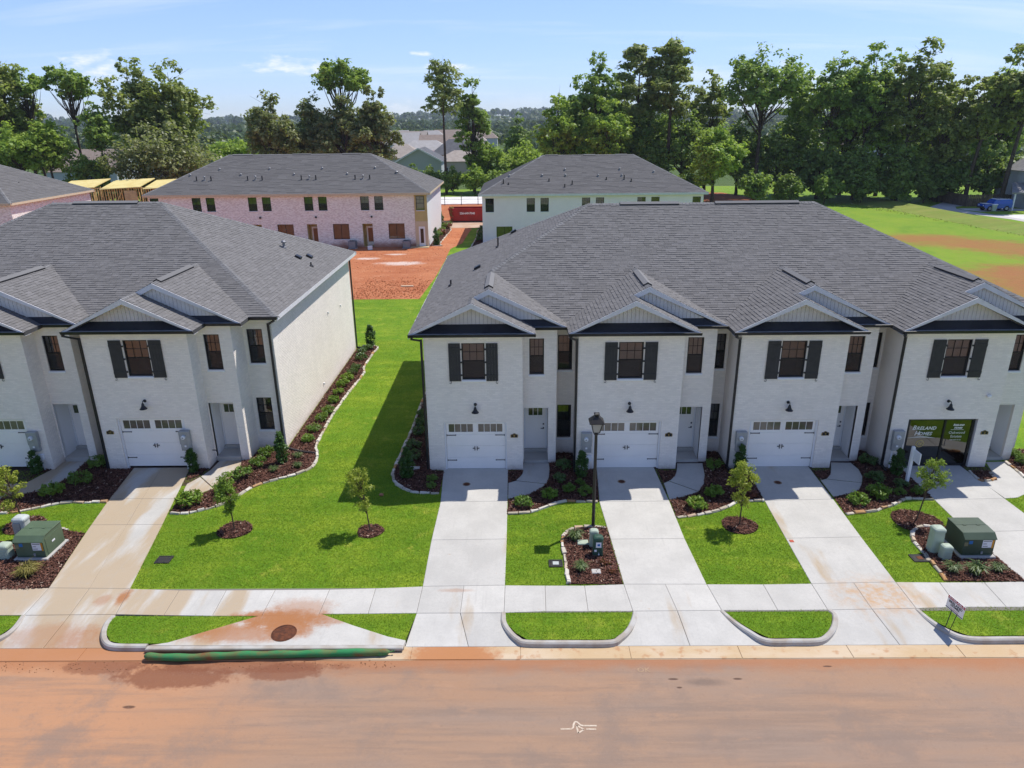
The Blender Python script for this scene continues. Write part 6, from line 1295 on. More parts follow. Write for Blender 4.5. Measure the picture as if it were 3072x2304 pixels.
# pinkish brick row
yP = 84.0; wp_ = []
for k in range(5):
    b = -11.95 - 6.46*(k+1) + (6.46 - 6.46); bx = -18.02 - 6.46*k; wp_ += [(bx, bx+1.0, 4.25, 5.80), (bx+1.62, bx+2.62, 4.25, 5.80)]
    wp_ += [(bx+3.05, bx+4.92, .95, 2.72), (bx+.02, bx+1.22, .05, 2.72)]
wp_ = [w for w in wp_ if w[0] > -42.3]
rootP, rfP, zP = rear_building('pinkish whitewashed brick townhouse row behind the left hand row', -42.4, -10.35, yP, 99.6, 6.12, 10.15, -35.4, -17.9, m_pink, wp_, m_cream, m_wb)
for w in wp_:
    if w[2] > 3: window(rootP, w[0], w[1], w[2], w[3], yP, cols=2)
    elif w[2] > .5: window(rootP, w[0], w[1], w[2], w[3], yP, grid='pair')
    else:
        obj('door_recess', MB().add([(w[0], yP+.14, w[2]), (w[1], yP+.14, w[2]), (w[1], yP+.14, w[3]), (w[0], yP+.14, w[3]), (w[0], yP+1.2, w[2]), (w[1], yP+1.2, w[2]), (w[1], yP+1.2, w[3]), (w[0], yP+1.2, w[3])], [(4,5,6,7),(0,4,7,3),(1,2,6,5),(0,1,5,4),(3,7,6,2)]), m_ysid, rootP)
        dd = obj('door', MB().box(w[0]+.22, w[1]-.06, yP+1.10, yP+1.15, .1, 2.3), m_door, rootP); obj('pane', MB().box(w[0]+.40, w[1]-.24, yP+1.085, yP+1.098, .5, 2.1), M('amber_pane', (.30, .13, .06), rough=.2), dd)
# projecting siding bay at its right end
bay = obj('siding_bay', MB().box(-11.84, -10.36, yP-.03, yP-.004, -.3, 6.10), m_cream, rootP)
for k in range(19):
    z0 = 2.95 + k*.165
    if z0 + .16 > 6.1: break
    for a, b in ((-11.80, -11.62), (-10.66, -10.38)) if 4.1 < z0 < 5.75 else ((-11.80, -10.38),): obj('siding_board', MB().box(a, b, yP-.065, yP-.031, z0, z0+.155), m_ysid, bay)
window(rootP, -11.60, -10.68, 4.2, 5.8, yP-.13, cols=2, room=False, deep=.05); dd = obj('door', MB().box(-11.45, -10.72, yP-.06, yP-.031, .05, 2.35), m_white, rootP); obj('pane', MB().box(-11.27, -10.9, yP-.07, yP-.061, .45, 2.1), M('dark_pane', (.06, .04, .025), rough=.1), dd)
tr = MB(); tr.box(-11.84, -11.64, yP-.08, yP-.031, 0, 2.94); tr.box(-10.55, -10.36, yP-.08, yP-.031, 0, 2.94); tr.box(-11.63, -10.56, yP-.08, yP-.031, 2.45, 2.94); obj('trim', tr, m_cream, rootP); obj('stoop', MB().bevbox(-12.6, -10.3, yP-1.0, yP-.06, 0, .10, .02), M('tan_stoop', (.50, .38, .22), rough=.9), rootP)
for k in range(5):
    bx = -18.02 - 6.46*k + 3.1
    if bx - 2.4 < -42: break
    obj('wall_lamp', MB().bevbox(bx-1.9-.09, bx-1.9+.09, yP-.18, yP-.01, 3.42, 3.62, .02), m_blk, rootP)
def ac_unit(x, y, which):
    r = empty('air_conditioner', (x, y, 0), 'grey outdoor air conditioner against the pinkish brick wall, ' + which, 'air conditioner', 'air conditioners behind the brick row'); m = M('ac_grey', (.17, .18, .20), rough=.5)
    obj('casing', MB().bevbox(x-.42, x+.42, y-.42, y+.42, .03, .88, .03), m, r); obj('fan_grille', MB().lathe((x, y, .88), [(.34, .0), (.34, .02), (.05, .035), (.001, .035)], 14), m_blk, r)
    for k in range(6): obj('louvre', MB().box(x-.38, x+.38, y-.432, y-.422, .14+k*.115, .20+k*.115), m_meter, r)
    obj('base', MB().box(x-.5, x+.5, y-.5, y+.5, -.02, .029), m_con2, r)
ac_unit(-19.15, 83.3, 'second from the siding bay'); ac_unit(-12.85, 83.3, 'nearest the siding bay'); ac_unit(-25.6, 83.3, 'third from the siding bay')
obj('cable_box', MB().bevbox(-17.2, -16.7, 82.2, 82.5, 0, .45, .03), m_sign, label='small white utility stub on the red clay behind the brick row', cat='utility box')
for k, xx in enumerate((-37.5, -31.5, -25.2, -18.9)):
    for dx, dy, h, hd in ((0, 2.4, .5, False), (.9, 2.5, .35, True), (1.7, 2.4, .5, False), (-1.1, 3.4, .12, True), (2.0, 4.6, .12, True)): pipe_vent(rfP, (xx+dx, yP+dy, zP(0, yP+dy)), h, .07, hd)
pipe_vent(rfP, (-14.2, yP+3.6, zP(0, yP+3.6)), .12, .1, True)
# white row behind
yW = 85.5; ww_ = [(-3.70, -2.72, 3.72, 5.28), (1.12, 2.08, 3.72, 5.28), (2.74, 3.70, 3.72, 5.28), (-2.46, -.58, .35, 2.04)]
for k in (1, 2): ww_ += [(1.12+6.45*k, 2.08+6.45*k, 3.72, 5.28), (2.74+6.45*k, 3.70+6.45*k, 3.72, 5.28)]
ww_ += [(20.45, 21.40, 3.72, 5.28), (.98, 1.9, .05, 2.1), (4.0, 5.9, .35, 2.04), (7.4, 8.4, .05, 2.1), (10.4, 12.3, .35, 2.04)]
m_wst = M('white_render', (.90, .78, .80), (.87, .75, .77), 1.2, .8)
rootW, rfW, zW = rear_building('white rendered townhouse row behind the right hand row', -4.08, 21.7, yW, 100.6, 5.72, 9.68, 3.2, 14.5, m_wst, ww_, m_rake)
for w in ww_:
    if w[2] > 3: window(rootW, w[0], w[1], w[2], w[3], yW, cols=3)
    elif w[2] > .3: window(rootW, w[0], w[1], w[2], w[3], yW, grid='pair')
    else: obj('door', MB().box(w[0]+.02, w[1]-.02, yW+.10, yW+.13, w[2], w[3]-.02), m_door, rootW)
for xx, yy, h, hd in ((-1.6, 87.2, .5, False), (-.9, 88.6, .15, True), (-1.0, 87.0, .2, False), (3.0, 88.6, .15, True), (5.8, 88.6, .15, True), (5.8, 89.8, .15, True), (3.8, 87.6, .3, False), (5.6, 86.4, .35, False), (6.5, 86.9, .45, False), (9.7, 88.5, .15, True), (12.5, 88.5, .15, True), (12.4, 89.8, .15, True), (12.7, 87.8, .5, False), (10.6, 87.8, .3, False), (13.5, 87.4, .3, False), (16.4, 89.2, .15, True)): pipe_vent(rfW, (xx, yy, zW(0, yy)), h, .07, hd)
# third rear row, only its hip roof end shows at the left
r3, rf3, z3 = rear_building('brick townhouse row at the far left whose hip roof ends before the timber frame', -86, -53.9, 77.3, 92.4, 6.05, 10.3, -78, -61.5, m_pink, [], m_cream)
pipe_vent(rf3, (-56.6, 83.6, 7.3), .5, .07); 
for yy in (82.0, 82.9): pipe_vent(rf3, (-57.3+.4*(yy-82), yy, 7.6), .12, .14, True)
# timber frame under construction
fw = M('new_timber', (.66, .48, .20), (.58, .39, .17), 2, .8); fw2 = M('yellow_sheathing', (.72, .60, .26), (.66, .52, .20), .8, .8)
fr3 = empty('timber_frame', (-58, 112, 0), 'yellow timber house frame under construction with stud walls', 'building frame')
for i in range(58): obj('stud', MB().box(-68.5+i*.36, -68.5+i*.36+.09, 109.0, 109.14, 0, 4.9), fw, fr3)
for z in (0, 2.7, 4.9): obj('plate', MB().box(-68.6, -47.6, 108.98, 109.16, z, z+.10), fw, fr3)
for i in range(20): obj('stud', MB().box(-68.4+i*1.05, -68.3+i*1.05, 113.0, 113.14, 0, 4.9), fw, fr3)
for xx in (-64.6, -57.4, -50.3): obj('wall_panel', MB().box(xx-.9, xx+.9, 108.7, 108.94, 0, 4.6), M('osb_panel', (.46, .30, .16), (.56, .40, .20), 2, .85), fr3)
for i, xx in enumerate((-68.6, -61.8, -55.4, -49.2)):
    obj('sheathing', MB().add([(xx, 108.6, 4.85), (xx+6.0, 108.6, 5.15), (xx+6.2, 113.4, 6.05), (xx, 113.4, 5.75), (xx, 108.6, 4.75), (xx+6.0, 108.6, 5.05), (xx+6.2, 113.4, 5.95), (xx, 113.4, 5.65)], [(0,1,2,3),(7,6,5,4),(0,4,5,1),(1,5,6,2),(2,6,7,3),(3,7,4,0)]), fw2, fr3)
    obj('brace', MB().bar((xx+.5, 108.9, .3), (xx+3.2, 108.9, 4.6), .12), fw, fr3)
# side bed of the brick row
pb_ = P2(9, [(130, 1340), (200, 1390), (420, 1390), (370, 1345), (480, 1200), (600, 1060), (615, 1020), (560, 985), (400, 1000), (330, 1090)]); BEDS.append(pb_); obj('mulch_bed', MB().quad(*[(p[0], p[1], .025) for p in (pb_ if sum(pb_[i][0]*pb_[(i+1) % len(pb_)][1] - pb_[(i+1) % len(pb_)][0]*pb_[i][1] for i in range(len(pb_))) > 0 else pb_[::-1])]), m_mulch, kind='structure', label='dark mulch bed along the side of the brick row')
edging('thin white edging round the side bed of the brick row', P2(9, [(190, 1388), (420, 1390), (370, 1345), (480, 1200), (600, 1060), (612, 1020), (585, 992)]), 4, .02)
for x, y, k, s in ((285, 1370, 'cone', 1.5), (300, 1180, 'az', 2.2), (350, 1130, 'red', 4.0), (400, 1080, 'az', 2.0), (440, 1000, 'az', 2.2), (500, 985, 'red', 4.5), (540, 960, 'az', 2.0), (385, 990, 'cone', 1.9)): plant(k, C(9, x, y), s, {'cone': 'upright conifer', 'az': 'overgrown green shrub', 'red': 'reddish brown low plant'}[k] + ' in the side bed of the brick row', 'plants beside the brick row')
wb_ = P2(9, [(1040, 1440), (1180, 1190), (1195, 1060), (1300, 1010), (1330, 1300), (1310, 1370)]); BEDS.append(wb_); obj('mulch_bed', MB().quad(*[(p[0], p[1], .025) for p in wb_]) if True else None, m_mulch, kind='structure', label='shaded mulch bed along the left side of the white rear row')
edging('pale edging of the shaded bed beside the white rear row', P2(9, [(1040, 1440), (1110, 1320), (1180, 1190), (1195, 1060), (1240, 1030)]), 4, .02)
for y in (88, 90.5, 93, 95.5, 98): plant('dk', Vector((-4.55, y, 0)), 1.8, 'dark shrub against the left wall of the white rear row', 'shrubs beside the white rear row')
# skip
D0, D1 = C(9, 560, 862), C(9, 1300, 866); dx0, dx1, dy = D0.x, D0.x + 7.0, D0.y
m_dred = M('skip_red', (.36, .022, .018), (.26, .018, .016), .8, .5, .4); sk_ = empty('skip_container', (dx0, dy, 0), 'big red skip container with white phone number on the rear street', 'skip')
mb = MB(); pf = [(dx0+.35, .18), (dx1, .18), (dx1, 1.92), (dx0, 1.92)]; mb.add([(a, dy, b) for a, b in pf] + [(a, dy+2.3, b) for a, b in pf], [(0,1,2,3), (7,6,5,4), (0,4,5,1), (1,5,6,2), (3,7,4,0)]); obj('body', mb, m_dred, sk_)
obj('top_rail', MB().bevbox(dx0-.05, dx1+.05, dy-.07, dy+.05, 1.84, 1.97, .02), m_dred, sk_); obj('top_rail', MB().bevbox(dx0-.05, dx1+.05, dy+2.25, dy+2.37, 1.84, 1.97, .02), m_dred, sk_); obj('bottom_rail', MB().box(dx0+.3, dx1, dy-.04, dy+2.34, .05, .178), m_blk, sk_)
for k in range(7): obj('rib', MB().bar((dx0+.9+k*.95, dy-.03, .2), (dx0+.9+k*.95, dy-.03, 1.84), .09, .06, Vector((0, 1, 0))), m_dred, sk_) if k in (0, 5, 6) else None
text('lettering', '256-649-7048', .42, (dx0+2.75, dy-.06, 1.12), (1,0,0), (0,0,1), m_sign, sk_, bold=.012, space=.92)
lg = MB(); lgx = dx0+5.15; lg.add([(lgx+.0, dy-.066, .98), (lgx+1.5, dy-.066, .98), (lgx+1.5, dy-.066, 1.3)] + [(lgx+.75+.75*math.cos(a), dy-.066, 1.3+.28*math.sin(a)) for a in np.linspace(0, math.pi, 9)], [tuple(range(12))]); obj('logo', lg, m_sign, sk_); text('lettering', 'ATZ', .26, (lgx+.72, dy-.072, 1.24), (1,0,0), (0,0,1), m_redp, sk_, bold=.01)
for k in range(3): obj('wheel', MB().lathe((dx0+1.2+k*2.4, dy+.05, .09), [(.09, -.1), (.09, .1)], 10, 'y'), m_blk, sk_)
# young staked tree before the skip
q = C(9, 640, 850); g_ = np.random.default_rng(5); r = empty('street_tree', V3(q), 'thin yellow brown street tree standing before the red skip', 'tree'); obj('trunk', MB().tube([(q.x, q.y-.5, 0), (q.x, q.y-.5, 2.2)], [.04, .02], 6), m_twig, r); cl = np.stack([g_.normal(0, .10, 22), g_.normal(-.5, .10, 22), g_.uniform(.1, 2.2, 22)], 1); V, F = leafcloud(g_, cl, np.full(22, .22), 420, .10); link('crown', arrmesh('crown', V, F, leafmat('brown_leaf', (.26, .16, .05), (.38, .26, .08), .3)), r)
# dirt heaps and site fence
def heap(x0, x1, y0, y1, h, label, seed):
    g_ = np.random.default_rng(seed); nx, ny = 60, 14; X, Y = np.meshgrid(np.linspace(x0, x1, nx), np.linspace(y0, y1, ny)); u, v = (X-x0)/(x1-x0), (Y-y0)/(y1-y0); ph = g_.random(6)*6
    Z = h*np.sin(v*np.pi)**.8*np.minimum(1, 6*np.minimum(u, 1-u))*(.65 + .2*np.sin(u*9+ph[0]) + .2*np.sin(u*23+ph[1])) + g_.normal(0, .07, X.shape)*np.sin(v*np.pi); Z = np.maximum(Z, -.02)
    idx = np.arange(nx*ny).reshape(ny, nx); F = np.stack([idx[:-1,:-1], idx[:-1,1:], idx[1:,1:], idx[1:,:-1]], -1).reshape(-1, 4); return link('dirt_heap', arrmesh('dirt_heap', np.stack([X, Y, Z], -1).reshape(-1, 3), F, m_clay), label=label, cat='earth heap', kind='structure')
heap(-24, 3, 110, 124, 1.15, 'long red earth heap behind the skip', 3)
fn = empty('site_fence', (-12, 127, 0), 'thin dark wire fence on posts before the new concrete pad', 'fence')
for k in range(12):
    obj('post', MB().tube([(-30+k*2.9, 127.5, -.05), (-30+k*2.9, 127.5, 2.2)], .06, 6), m_blk, fn)
for z in (1.0, 2.15): obj('rail', MB().bar((-30, 127.5, z), (1.9, 127.5, z), .03), m_blk, fn)
cl_ = MB()
# clods on the clay lot
q2 = scatter([clay_poly], 4.0); q2 = q2[(q2[:, 0] > -22)]; near_ = q2[:, 1] < 67; q2 = np.concatenate([q2[near_], q2[~near_][::3]]); q2 = np.concatenate([q2, scatter([[(-14, 58), (-8.2, 58), (-8.2, 65), (-14, 65)]], 22)]); n = len(q2); s_ = rng.uniform(.02, .065, n); base = np.array([[1,0,0],[-1,0,0],[0,1,0],[0,-1,0],[0,0,.8],[0,0,-.4]], float)
V = (base[None]*s_[:, None, None]*rng.uniform(.7, 1.3, (n, 6, 3)) + np.concatenate([q2, np.full((n, 1), .03)], 1)[:, None]).reshape(-1, 3); f8 = np.array([[0,2,4],[2,1,4],[1,3,4],[3,0,4],[2,0,5],[1,2,5],[3,1,5],[0,3,5]]); F = (f8[None] + (np.arange(n)*6)[:, None, None]).reshape(-1, 3)
link('clay_clods', arrmesh('clay_clods', V, F, m_clay), label='loose red clay clods strewn over the bare lot', cat='earth', kind='stuff')
obj('lumber_scrap', MB().bevbox(-10.4, -9.3, 62.4, 62.6, .02, .11, .02), m_cream, label='pale board lying on the red clay lot', cat='board')
q3 = scatter([[(-15, 15.35), (-3.4, 15.5), (-3.4, 15.78), (-15, 15.78)]], 70); n = len(q3); s_ = rng.uniform(.005, .02, n)
V = (base[None]*s_[:, None, None]*rng.uniform(.7, 1.3, (n, 6, 3)) + np.concatenate([q3, np.full((n, 1), RZ + .006)], 1)[:, None]).reshape(-1, 3); F = (f8[None] + (np.arange(n)*6)[:, None, None]).reshape(-1, 3)
link('clay_crumbs', arrmesh('clay_crumbs', V, F, M('dry_clay_crumb', (.36, .18, .09), (.25, .12, .06), 3, .95)), label='dry clay crumbs washed along the gutter and road', cat='earth', kind='stuff')
# rock on the lawn
q = C(1, 2150, 1298) if False else G(824, 1071); obj('lawn_rock', MB().sphere((q.x, q.y, .05), .10, .07, .06, 8, 5), M('orange_rock', (.38, .17, .09), rough=.9), label='small orange rock lying on the lawn at the shadow edge', cat='rock')
# ------------------------------------------------------------------ right hand neighbour: car, bin, fence, house
cA, cB = C(10, 1530, 850), C(10, 1950, 838); cx0, cy0 = cA.x, cA.y - .2; car = empty('parked_car', (cx0 + 2.1, cy0 + .9, 0), 'bright blue boxy off road car parked on the neighbour driveway', 'car')
m_cb = M('car_blue', (.012, .085, .42), rough=.25, spec=.6); m_cg = M('car_glass', (.02, .025, .03), rough=.05, spec=.8); m_tyre = M('tyre', (.015, .015, .015), rough=.9)
def sil(pts, y0, y1, inset_top=.0):
    n = len(pts); mb = MB(); mb.add([(cx0 + a, y0 + (inset_top if b > 1.15 else 0), b) for a, b in pts] + [(cx0 + a, y1 - (inset_top if b > 1.15 else 0), b) for a, b in pts], [tuple(range(n)), tuple(range(n, 2*n))[::-1]] + [(n+i, n+(i+1) % n, (i+1) % n, i) for i in range(n)]); return mb
body = obj('body', sil([(.0, .55), (.35, .42), (3.75, .42), (4.15, .5), (4.2, 1.12), (1.45, 1.12), (1.2, 1.08), (.12, 1.0), (.02, .9)], cy0, cy0+1.85), m_cb, car)
obj('cabin', sil([(1.25, 1.12), (1.62, 1.66), (1.75, 1.72), (3.95, 1.74), (4.12, 1.66), (4.18, 1.12)], cy0+.04, cy0+1.81, .1), m_cb, car)
for a, b in (((1.55, 1.2), (2.42, 1.6)), ((2.52, 1.2), (3.2, 1.6))): obj('side_window', MB().add([(cx0+a[0]+(.0 if a[0] > 2 else .0), cy0+.075, a[1]), (cx0+b[0], cy0+.075, a[1]), (cx0+b[0], cy0+.125, b[1]), (cx0+a[0]+(.26 if a[0] < 2 else .0), cy0+.125, b[1])], [(0,1,2,3)]), m_cg, car)
obj('windscreen', MB().quad((cx0+1.30, cy0+.14, 1.18), (cx0+1.60, cy0+.2, 1.62), (cx0+1.60, cy0+1.65, 1.62), (cx0+1.30, cy0+1.71, 1.18)), m_cg, car); obj('bonnet', MB().bevbox(cx0+.15, cx0+1.15, cy0+.25, cy0+1.6, 1.075, 1.11, .02), m_sign, car); obj('roof_panel', MB().bevbox(cx0+1.8, cx0+3.9, cy0+.2, cy0+1.65, 1.725, 1.78, .02), m_sign, car)
obj('roof_rack', MB().bar((cx0+1.9, cy0+.25, 1.86), (cx0+3.8, cy0+.25, 1.86), .05).bar((cx0+1.9, cy0+1.6, 1.86), (cx0+3.8, cy0+1.6, 1.86), .05).bar((cx0+2.2, cy0+.25, 1.82), (cx0+2.2, cy0+1.6, 1.82), .04).bar((cx0+3.4, cy0+.25, 1.82), (cx0+3.4, cy0+1.6, 1.82), .04).bar((cx0+2.2, cy0+.25, 1.76), (cx0+2.2, cy0+.25, 1.86), .04), m_blk, car)
obj('bumper', MB().bevbox(cx0-.1, cx0+.1, cy0+.05, cy0+1.8, .45, .68, .03), m_blk, car); obj('bumper', MB().bevbox(cx0+4.1, cx0+4.28, cy0+.05, cy0+1.8, .45, .66, .03), m_meter, car); obj('spare_wheel', MB().lathe((cx0+4.21, cy0+.95, 1.0), [(.36, 0), (.36, .18), (.2, .22)], 14, 'x'), m_tyre, car)
for xx in (.85, 3.4):
    for yy in (cy0+.10, cy0+1.75): wh = obj('wheel', MB().lathe((cx0+xx, yy, .40), [(.30, -.12), (.40, -.10), (.40, .10), (.30, .12)], 16, 'y'), m_tyre, car); obj('rim', MB().lathe((cx0+xx, yy, .40), [(.22, -.13), (.22, .13)], 12, 'y'), m_meter, wh)
for yy in (cy0+.35, cy0+1.5): obj('headlight', MB().lathe((cx0-.02, yy, .82), [(.10, 0), (.10, .06)], 10, 'x'), m_dome, car)
b_ = C(10, 1690, 850); r = empty('wheelie_bin', V3(b_), 'green wheelie bin standing on the grass before the blue car', 'bin'); bx, by = b_.x, b_.y; obj('body', MB().add([(bx-.28, by-.3, .05), (bx+.28, by-.3, .05), (bx+.28, by+.3, .05), (bx-.28, by+.3, .05), (bx-.36, by-.38, 1.0), (bx+.36, by-.38, 1.0), (bx+.36, by+.38, 1.0), (bx-.36, by+.38, 1.0)], [(0,3,2,1),(0,1,5,4),(1,2,6,5),(2,3,7,6),(3,0,4,7)]), m_pale, r); obj('lid', MB().bevbox(bx-.4, bx+.4, by-.42, by+.42, 1.0, 1.1, .04), m_sign, r); obj('wheel', MB().lathe((bx, by+.3, .1), [(.1, -.3), (.1, .3)], 10, 'x'), m_tyre, r)
f0, f1 = C(10, 1245, 772), C(10, 2400, 838); f1 = Vector((90, f0.y - .5, 0)); fe = empty('wooden_fence', V3(f0), 'weathered brown wooden privacy fence behind the blue car', 'fence'); m_fen = M('weathered_fence', (.14, .10, .07), (.10, .075, .055), 3, .9, isl=.2); n = int((f1-f0).length/.30)
for k in range(n): p = f0.lerp(f1, k/n); obj('picket', MB().box(p.x, p.x+.26, p.y, p.y+.05, -.05, 1.85 + .04*math.sin(k*1.7)), m_fen, fe)
e_ = f0 + Vector((-.6, 12, 0)); n = 40
for k in range(n): p = f0.lerp(e_, k/n); obj('picket', MB().box(p.x-.05, p.x, p.y+.03, p.y+.28, -.05, 1.85), m_fen, fe)
hx = C(10, 2150, 820); hr = empty('neighbour_house', (hx.x, hx.y, 0), 'pale two storey house with a gabled porch roof at the right edge', 'house'); X0, Y0 = hx.x + .2, hx.y
obj('wall', MB().box(X0+.9, X0+12, Y0+.5, Y0+9, 0, 5.6), M('blue_grey_siding', (.42, .44, .46), (.38, .40, .42), 2, .8), hr); obj('porch_post', MB().box(X0-2.2, X0-2.0, Y0-1.0, Y0-.8, 0, 2.6), m_sign, hr); obj('porch_post', MB().box(X0+2.6, X0+2.8, Y0-1.0, Y0-.8, 0, 2.6), m_sign, hr)
obj('porch_roof', MB().add([(X0-3.0, Y0-1.4, 2.7), (X0+5, Y0-1.4, 2.7), (X0+5, Y0+2, 3.9), (X0-1.0, Y0+2, 3.9), (X0-3.0, Y0-1.4, 2.5), (X0+5, Y0-1.4, 2.5), (X0+5, Y0+2, 2.6), (X0-1, Y0+2, 2.6)], [(0,1,2,3),(7,6,5,4),(0,4,5,1),(3,2,6,7),(0,3,7,4)]), M('grey_far_shingle', (.25, .24, .23), (.2, .19, .19), 2, .9), hr); obj('roof', MB().add([(X0+.3, Y0, 5.6), (X0+12.5, Y0, 5.6), (X0+12.5, Y0+9.5, 5.6), (X0+.3, Y0+9.5, 5.6), (X0+4, Y0+4.7, 8.2), (X0+10, Y0+4.7, 8.2)], [(0,1,5,4),(1,2,5),(2,3,4,5),(3,0,4)]), MATS['grey_far_shingle'], hr)
for z in (.9, 3.7): w_ = obj('window', MB().box(X0+1.25, X0+2.15, Y0+.44, Y0+.49, z, z+1.4), m_sign, hr); obj('pane', MB().box(X0+1.32, X0+2.08, Y0+.42, Y0+.435, z+.07, z+1.33), m_cg, w_)
# ------------------------------------------------------------------ far houses (distance from usual eave heights)
def house(label, x, y, w, d, h, rise, wall, roof, gable='x', overhang=.4, windows=True):
    r = empty('house', (x, y, 0), label, 'house', 'houses beyond the trees'); obj('wall', MB().box(x-w/2, x+w/2, y, y+d, 0, h), wall, r); o = overhang; a, b, c, e_ = x-w/2-o, x+w/2+o, y-o, y+d+o
    if gable == 'hip': q = min(w, d)*.45; mb = MB().add([(a,c,h), (b,c,h), (b,e_,h), (a,e_,h), (a+q, (c+e_)/2, h+rise), (b-q, (c+e_)/2, h+rise)], [(0,1,5,4),(1,2,5),(2,3,4,5),(3,0,4),(3,2,1,0)])
    elif gable == 'x': mb = MB().add([(a,c,h), (b,c,h), (b,e_,h), (a,e_,h), (a,(c+e_)/2,h+rise), (b,(c+e_)/2,h+rise)], [(0,1,5,4),(2,3,4,5)]); obj('gable_wall', MB().add([(x-w/2, y, h), (x-w/2, y+d, h), (x-w/2, y+d/2, h+rise*.94), (x+w/2, y, h), (x+w/2, y+d, h), (x+w/2, y+d/2, h+rise*.94)], [(0,1,2),(3,5,4)]), wall, r)
    else:
        mb = MB().add([(a,c,h), (b,c,h), (b,e_,h), (a,e_,h), ((a+b)/2,c,h+rise), ((a+b)/2,e_,h+rise)], [(0,4,5,3),(1,2,5,4)]); obj('gable_wall', MB().add([(x-w/2, y-.02, h), (x+w/2, y-.02, h), (x, y-.02, h+rise*.94)], [(0,1,2)]), wall, r)
        obj('bargeboard', MB().bar((a, c, h), ((a+b)/2, c, h+rise), .12, .3).bar((b, c, h), ((a+b)/2, c, h+rise), .12, .3), m_sign, r)
    obj('roof', mb, roof, r)
    if windows:
        for k in (-.25, .25): w_ = obj('window', MB().box(x+w*k-.5, x+w*k+.5, y-.05, y-.005, 1.0, 2.4), m_sign, r); obj('pane', MB().box(x+w*k-.42, x+w*k+.42, y-.06, y-.051, 1.08, 2.32), m_cg, w_)
    return r
rg, rt, rl_, rw = M('far_grey_roof', (.13, .13, .135), (.10, .10, .105), 1, .95), M('far_tan_roof', (.36, .31, .26), (.31, .26, .22), 1, .95), M('far_light_roof', (.40, .375, .35), (.36, .335, .31), 1, .95), M('far_brown_roof', (.30, .235, .19), (.26, .2, .16), 1, .95); wg, wt, ww3 = M('far_grey_wall', (.46, .48, .47), rough=.9), M('far_tan_wall', (.50, .42, .33), rough=.9), M('far_white_wall', (.66, .66, .65), rough=.9)
def hpos(ovx, Y): p = AY(ovx, 330, Y); return p.x, Y
house('grey gabled house with dark roof just beyond the hedge', *hpos(904, 168), 10, 12, 5.2, 2.9, wg, rg, 'y', windows=False)
house('light roofed house partly behind the gabled grey house', *hpos(862, 200), 13, 12, 4.6, 3.4, wt, rt, 'hip'); house('tan roofed house with grey hip seen past the tall pine trunk', *hpos(990, 196), 13, 12, 3.8, 2.6, wt, rt, 'hip'); house('grey hip roofed house right of the pine trunk', *hpos(985, 215), 15, 12, 4.6, 4.2, wt, rg, 'hip')
house('pale roofed house with white chimney behind the pink blossom', *hpos(915, 255), 18, 12, 4.2, 3.4, ww3, rl_, 'hip'); house('brown roofed house in the far neighbourhood', *hpos(960, 268), 18, 12, 4.8, 4.4, wt, rw, 'x'); house('tan roofed house farther along the far street', *hpos(1000, 290), 16, 12, 5, 4.6, wt, rt, 'hip'); house('pale house at the left end of the far street', *hpos(855, 300), 18, 12, 5, 4.6, ww3, rl_, 'x')
house('white sided house glimpsed between the oak trunks', *hpos(715, 215), 12, 10, 4.6, 3.6, ww3, rl_, 'y'); house('brown gabled house half hidden behind the thin left tree', *hpos(165, 165), 16, 12, 4.0, 4.6, wg, rw, 'x'); house('tan house behind the left hand trees', *hpos(290, 190), 16, 12, 4.4, 4.2, wt, rt, 'hip'); house('pale house glimpsed behind the right hand trees', *hpos(1780, 250), 16, 12, 4.4, 4, wt, rt, 'hip'); house('grey house glimpsed far behind the right hand trees', *hpos(1950, 270), 18, 12, 4.4, 4, ww3, rg, 'x'); house('pale house far behind the lane trees', *hpos(2110, 230), 16, 12, 4.4, 4, wt, rl_, 'hip')
k_ = 0
for ox, Y in ((880, 340), (930, 360), (975, 385), (1010, 350), (845, 380), (1040, 400)):
    house('small distant house of the far neighbourhood', *hpos(ox, Y), 17, 12, 5, 4.6, (wt, ww3, wg)[k_ % 3], (rt, rl_, rw)[k_ % 3], ('x', 'hip')[k_ % 2], windows=False); k_ += 1
# left back garden: shed, fence pieces
house('low brown garden shed behind the far left roof', *hpos(70, 124), 6, 4, 2.4, 1.0, M('shed_wood', (.25, .13, .08), rough=.9), rt, 'x', windows=False)
gf = empty('garden_fence', (-64, 122, 0), 'grey wooden garden fence behind the timber frame', 'fence')
for k in range(40): obj('picket', MB().box(-84+k*.7, -84+k*.7+.6, 122, 122.06, -.3, 1.8), m_fen, gf)

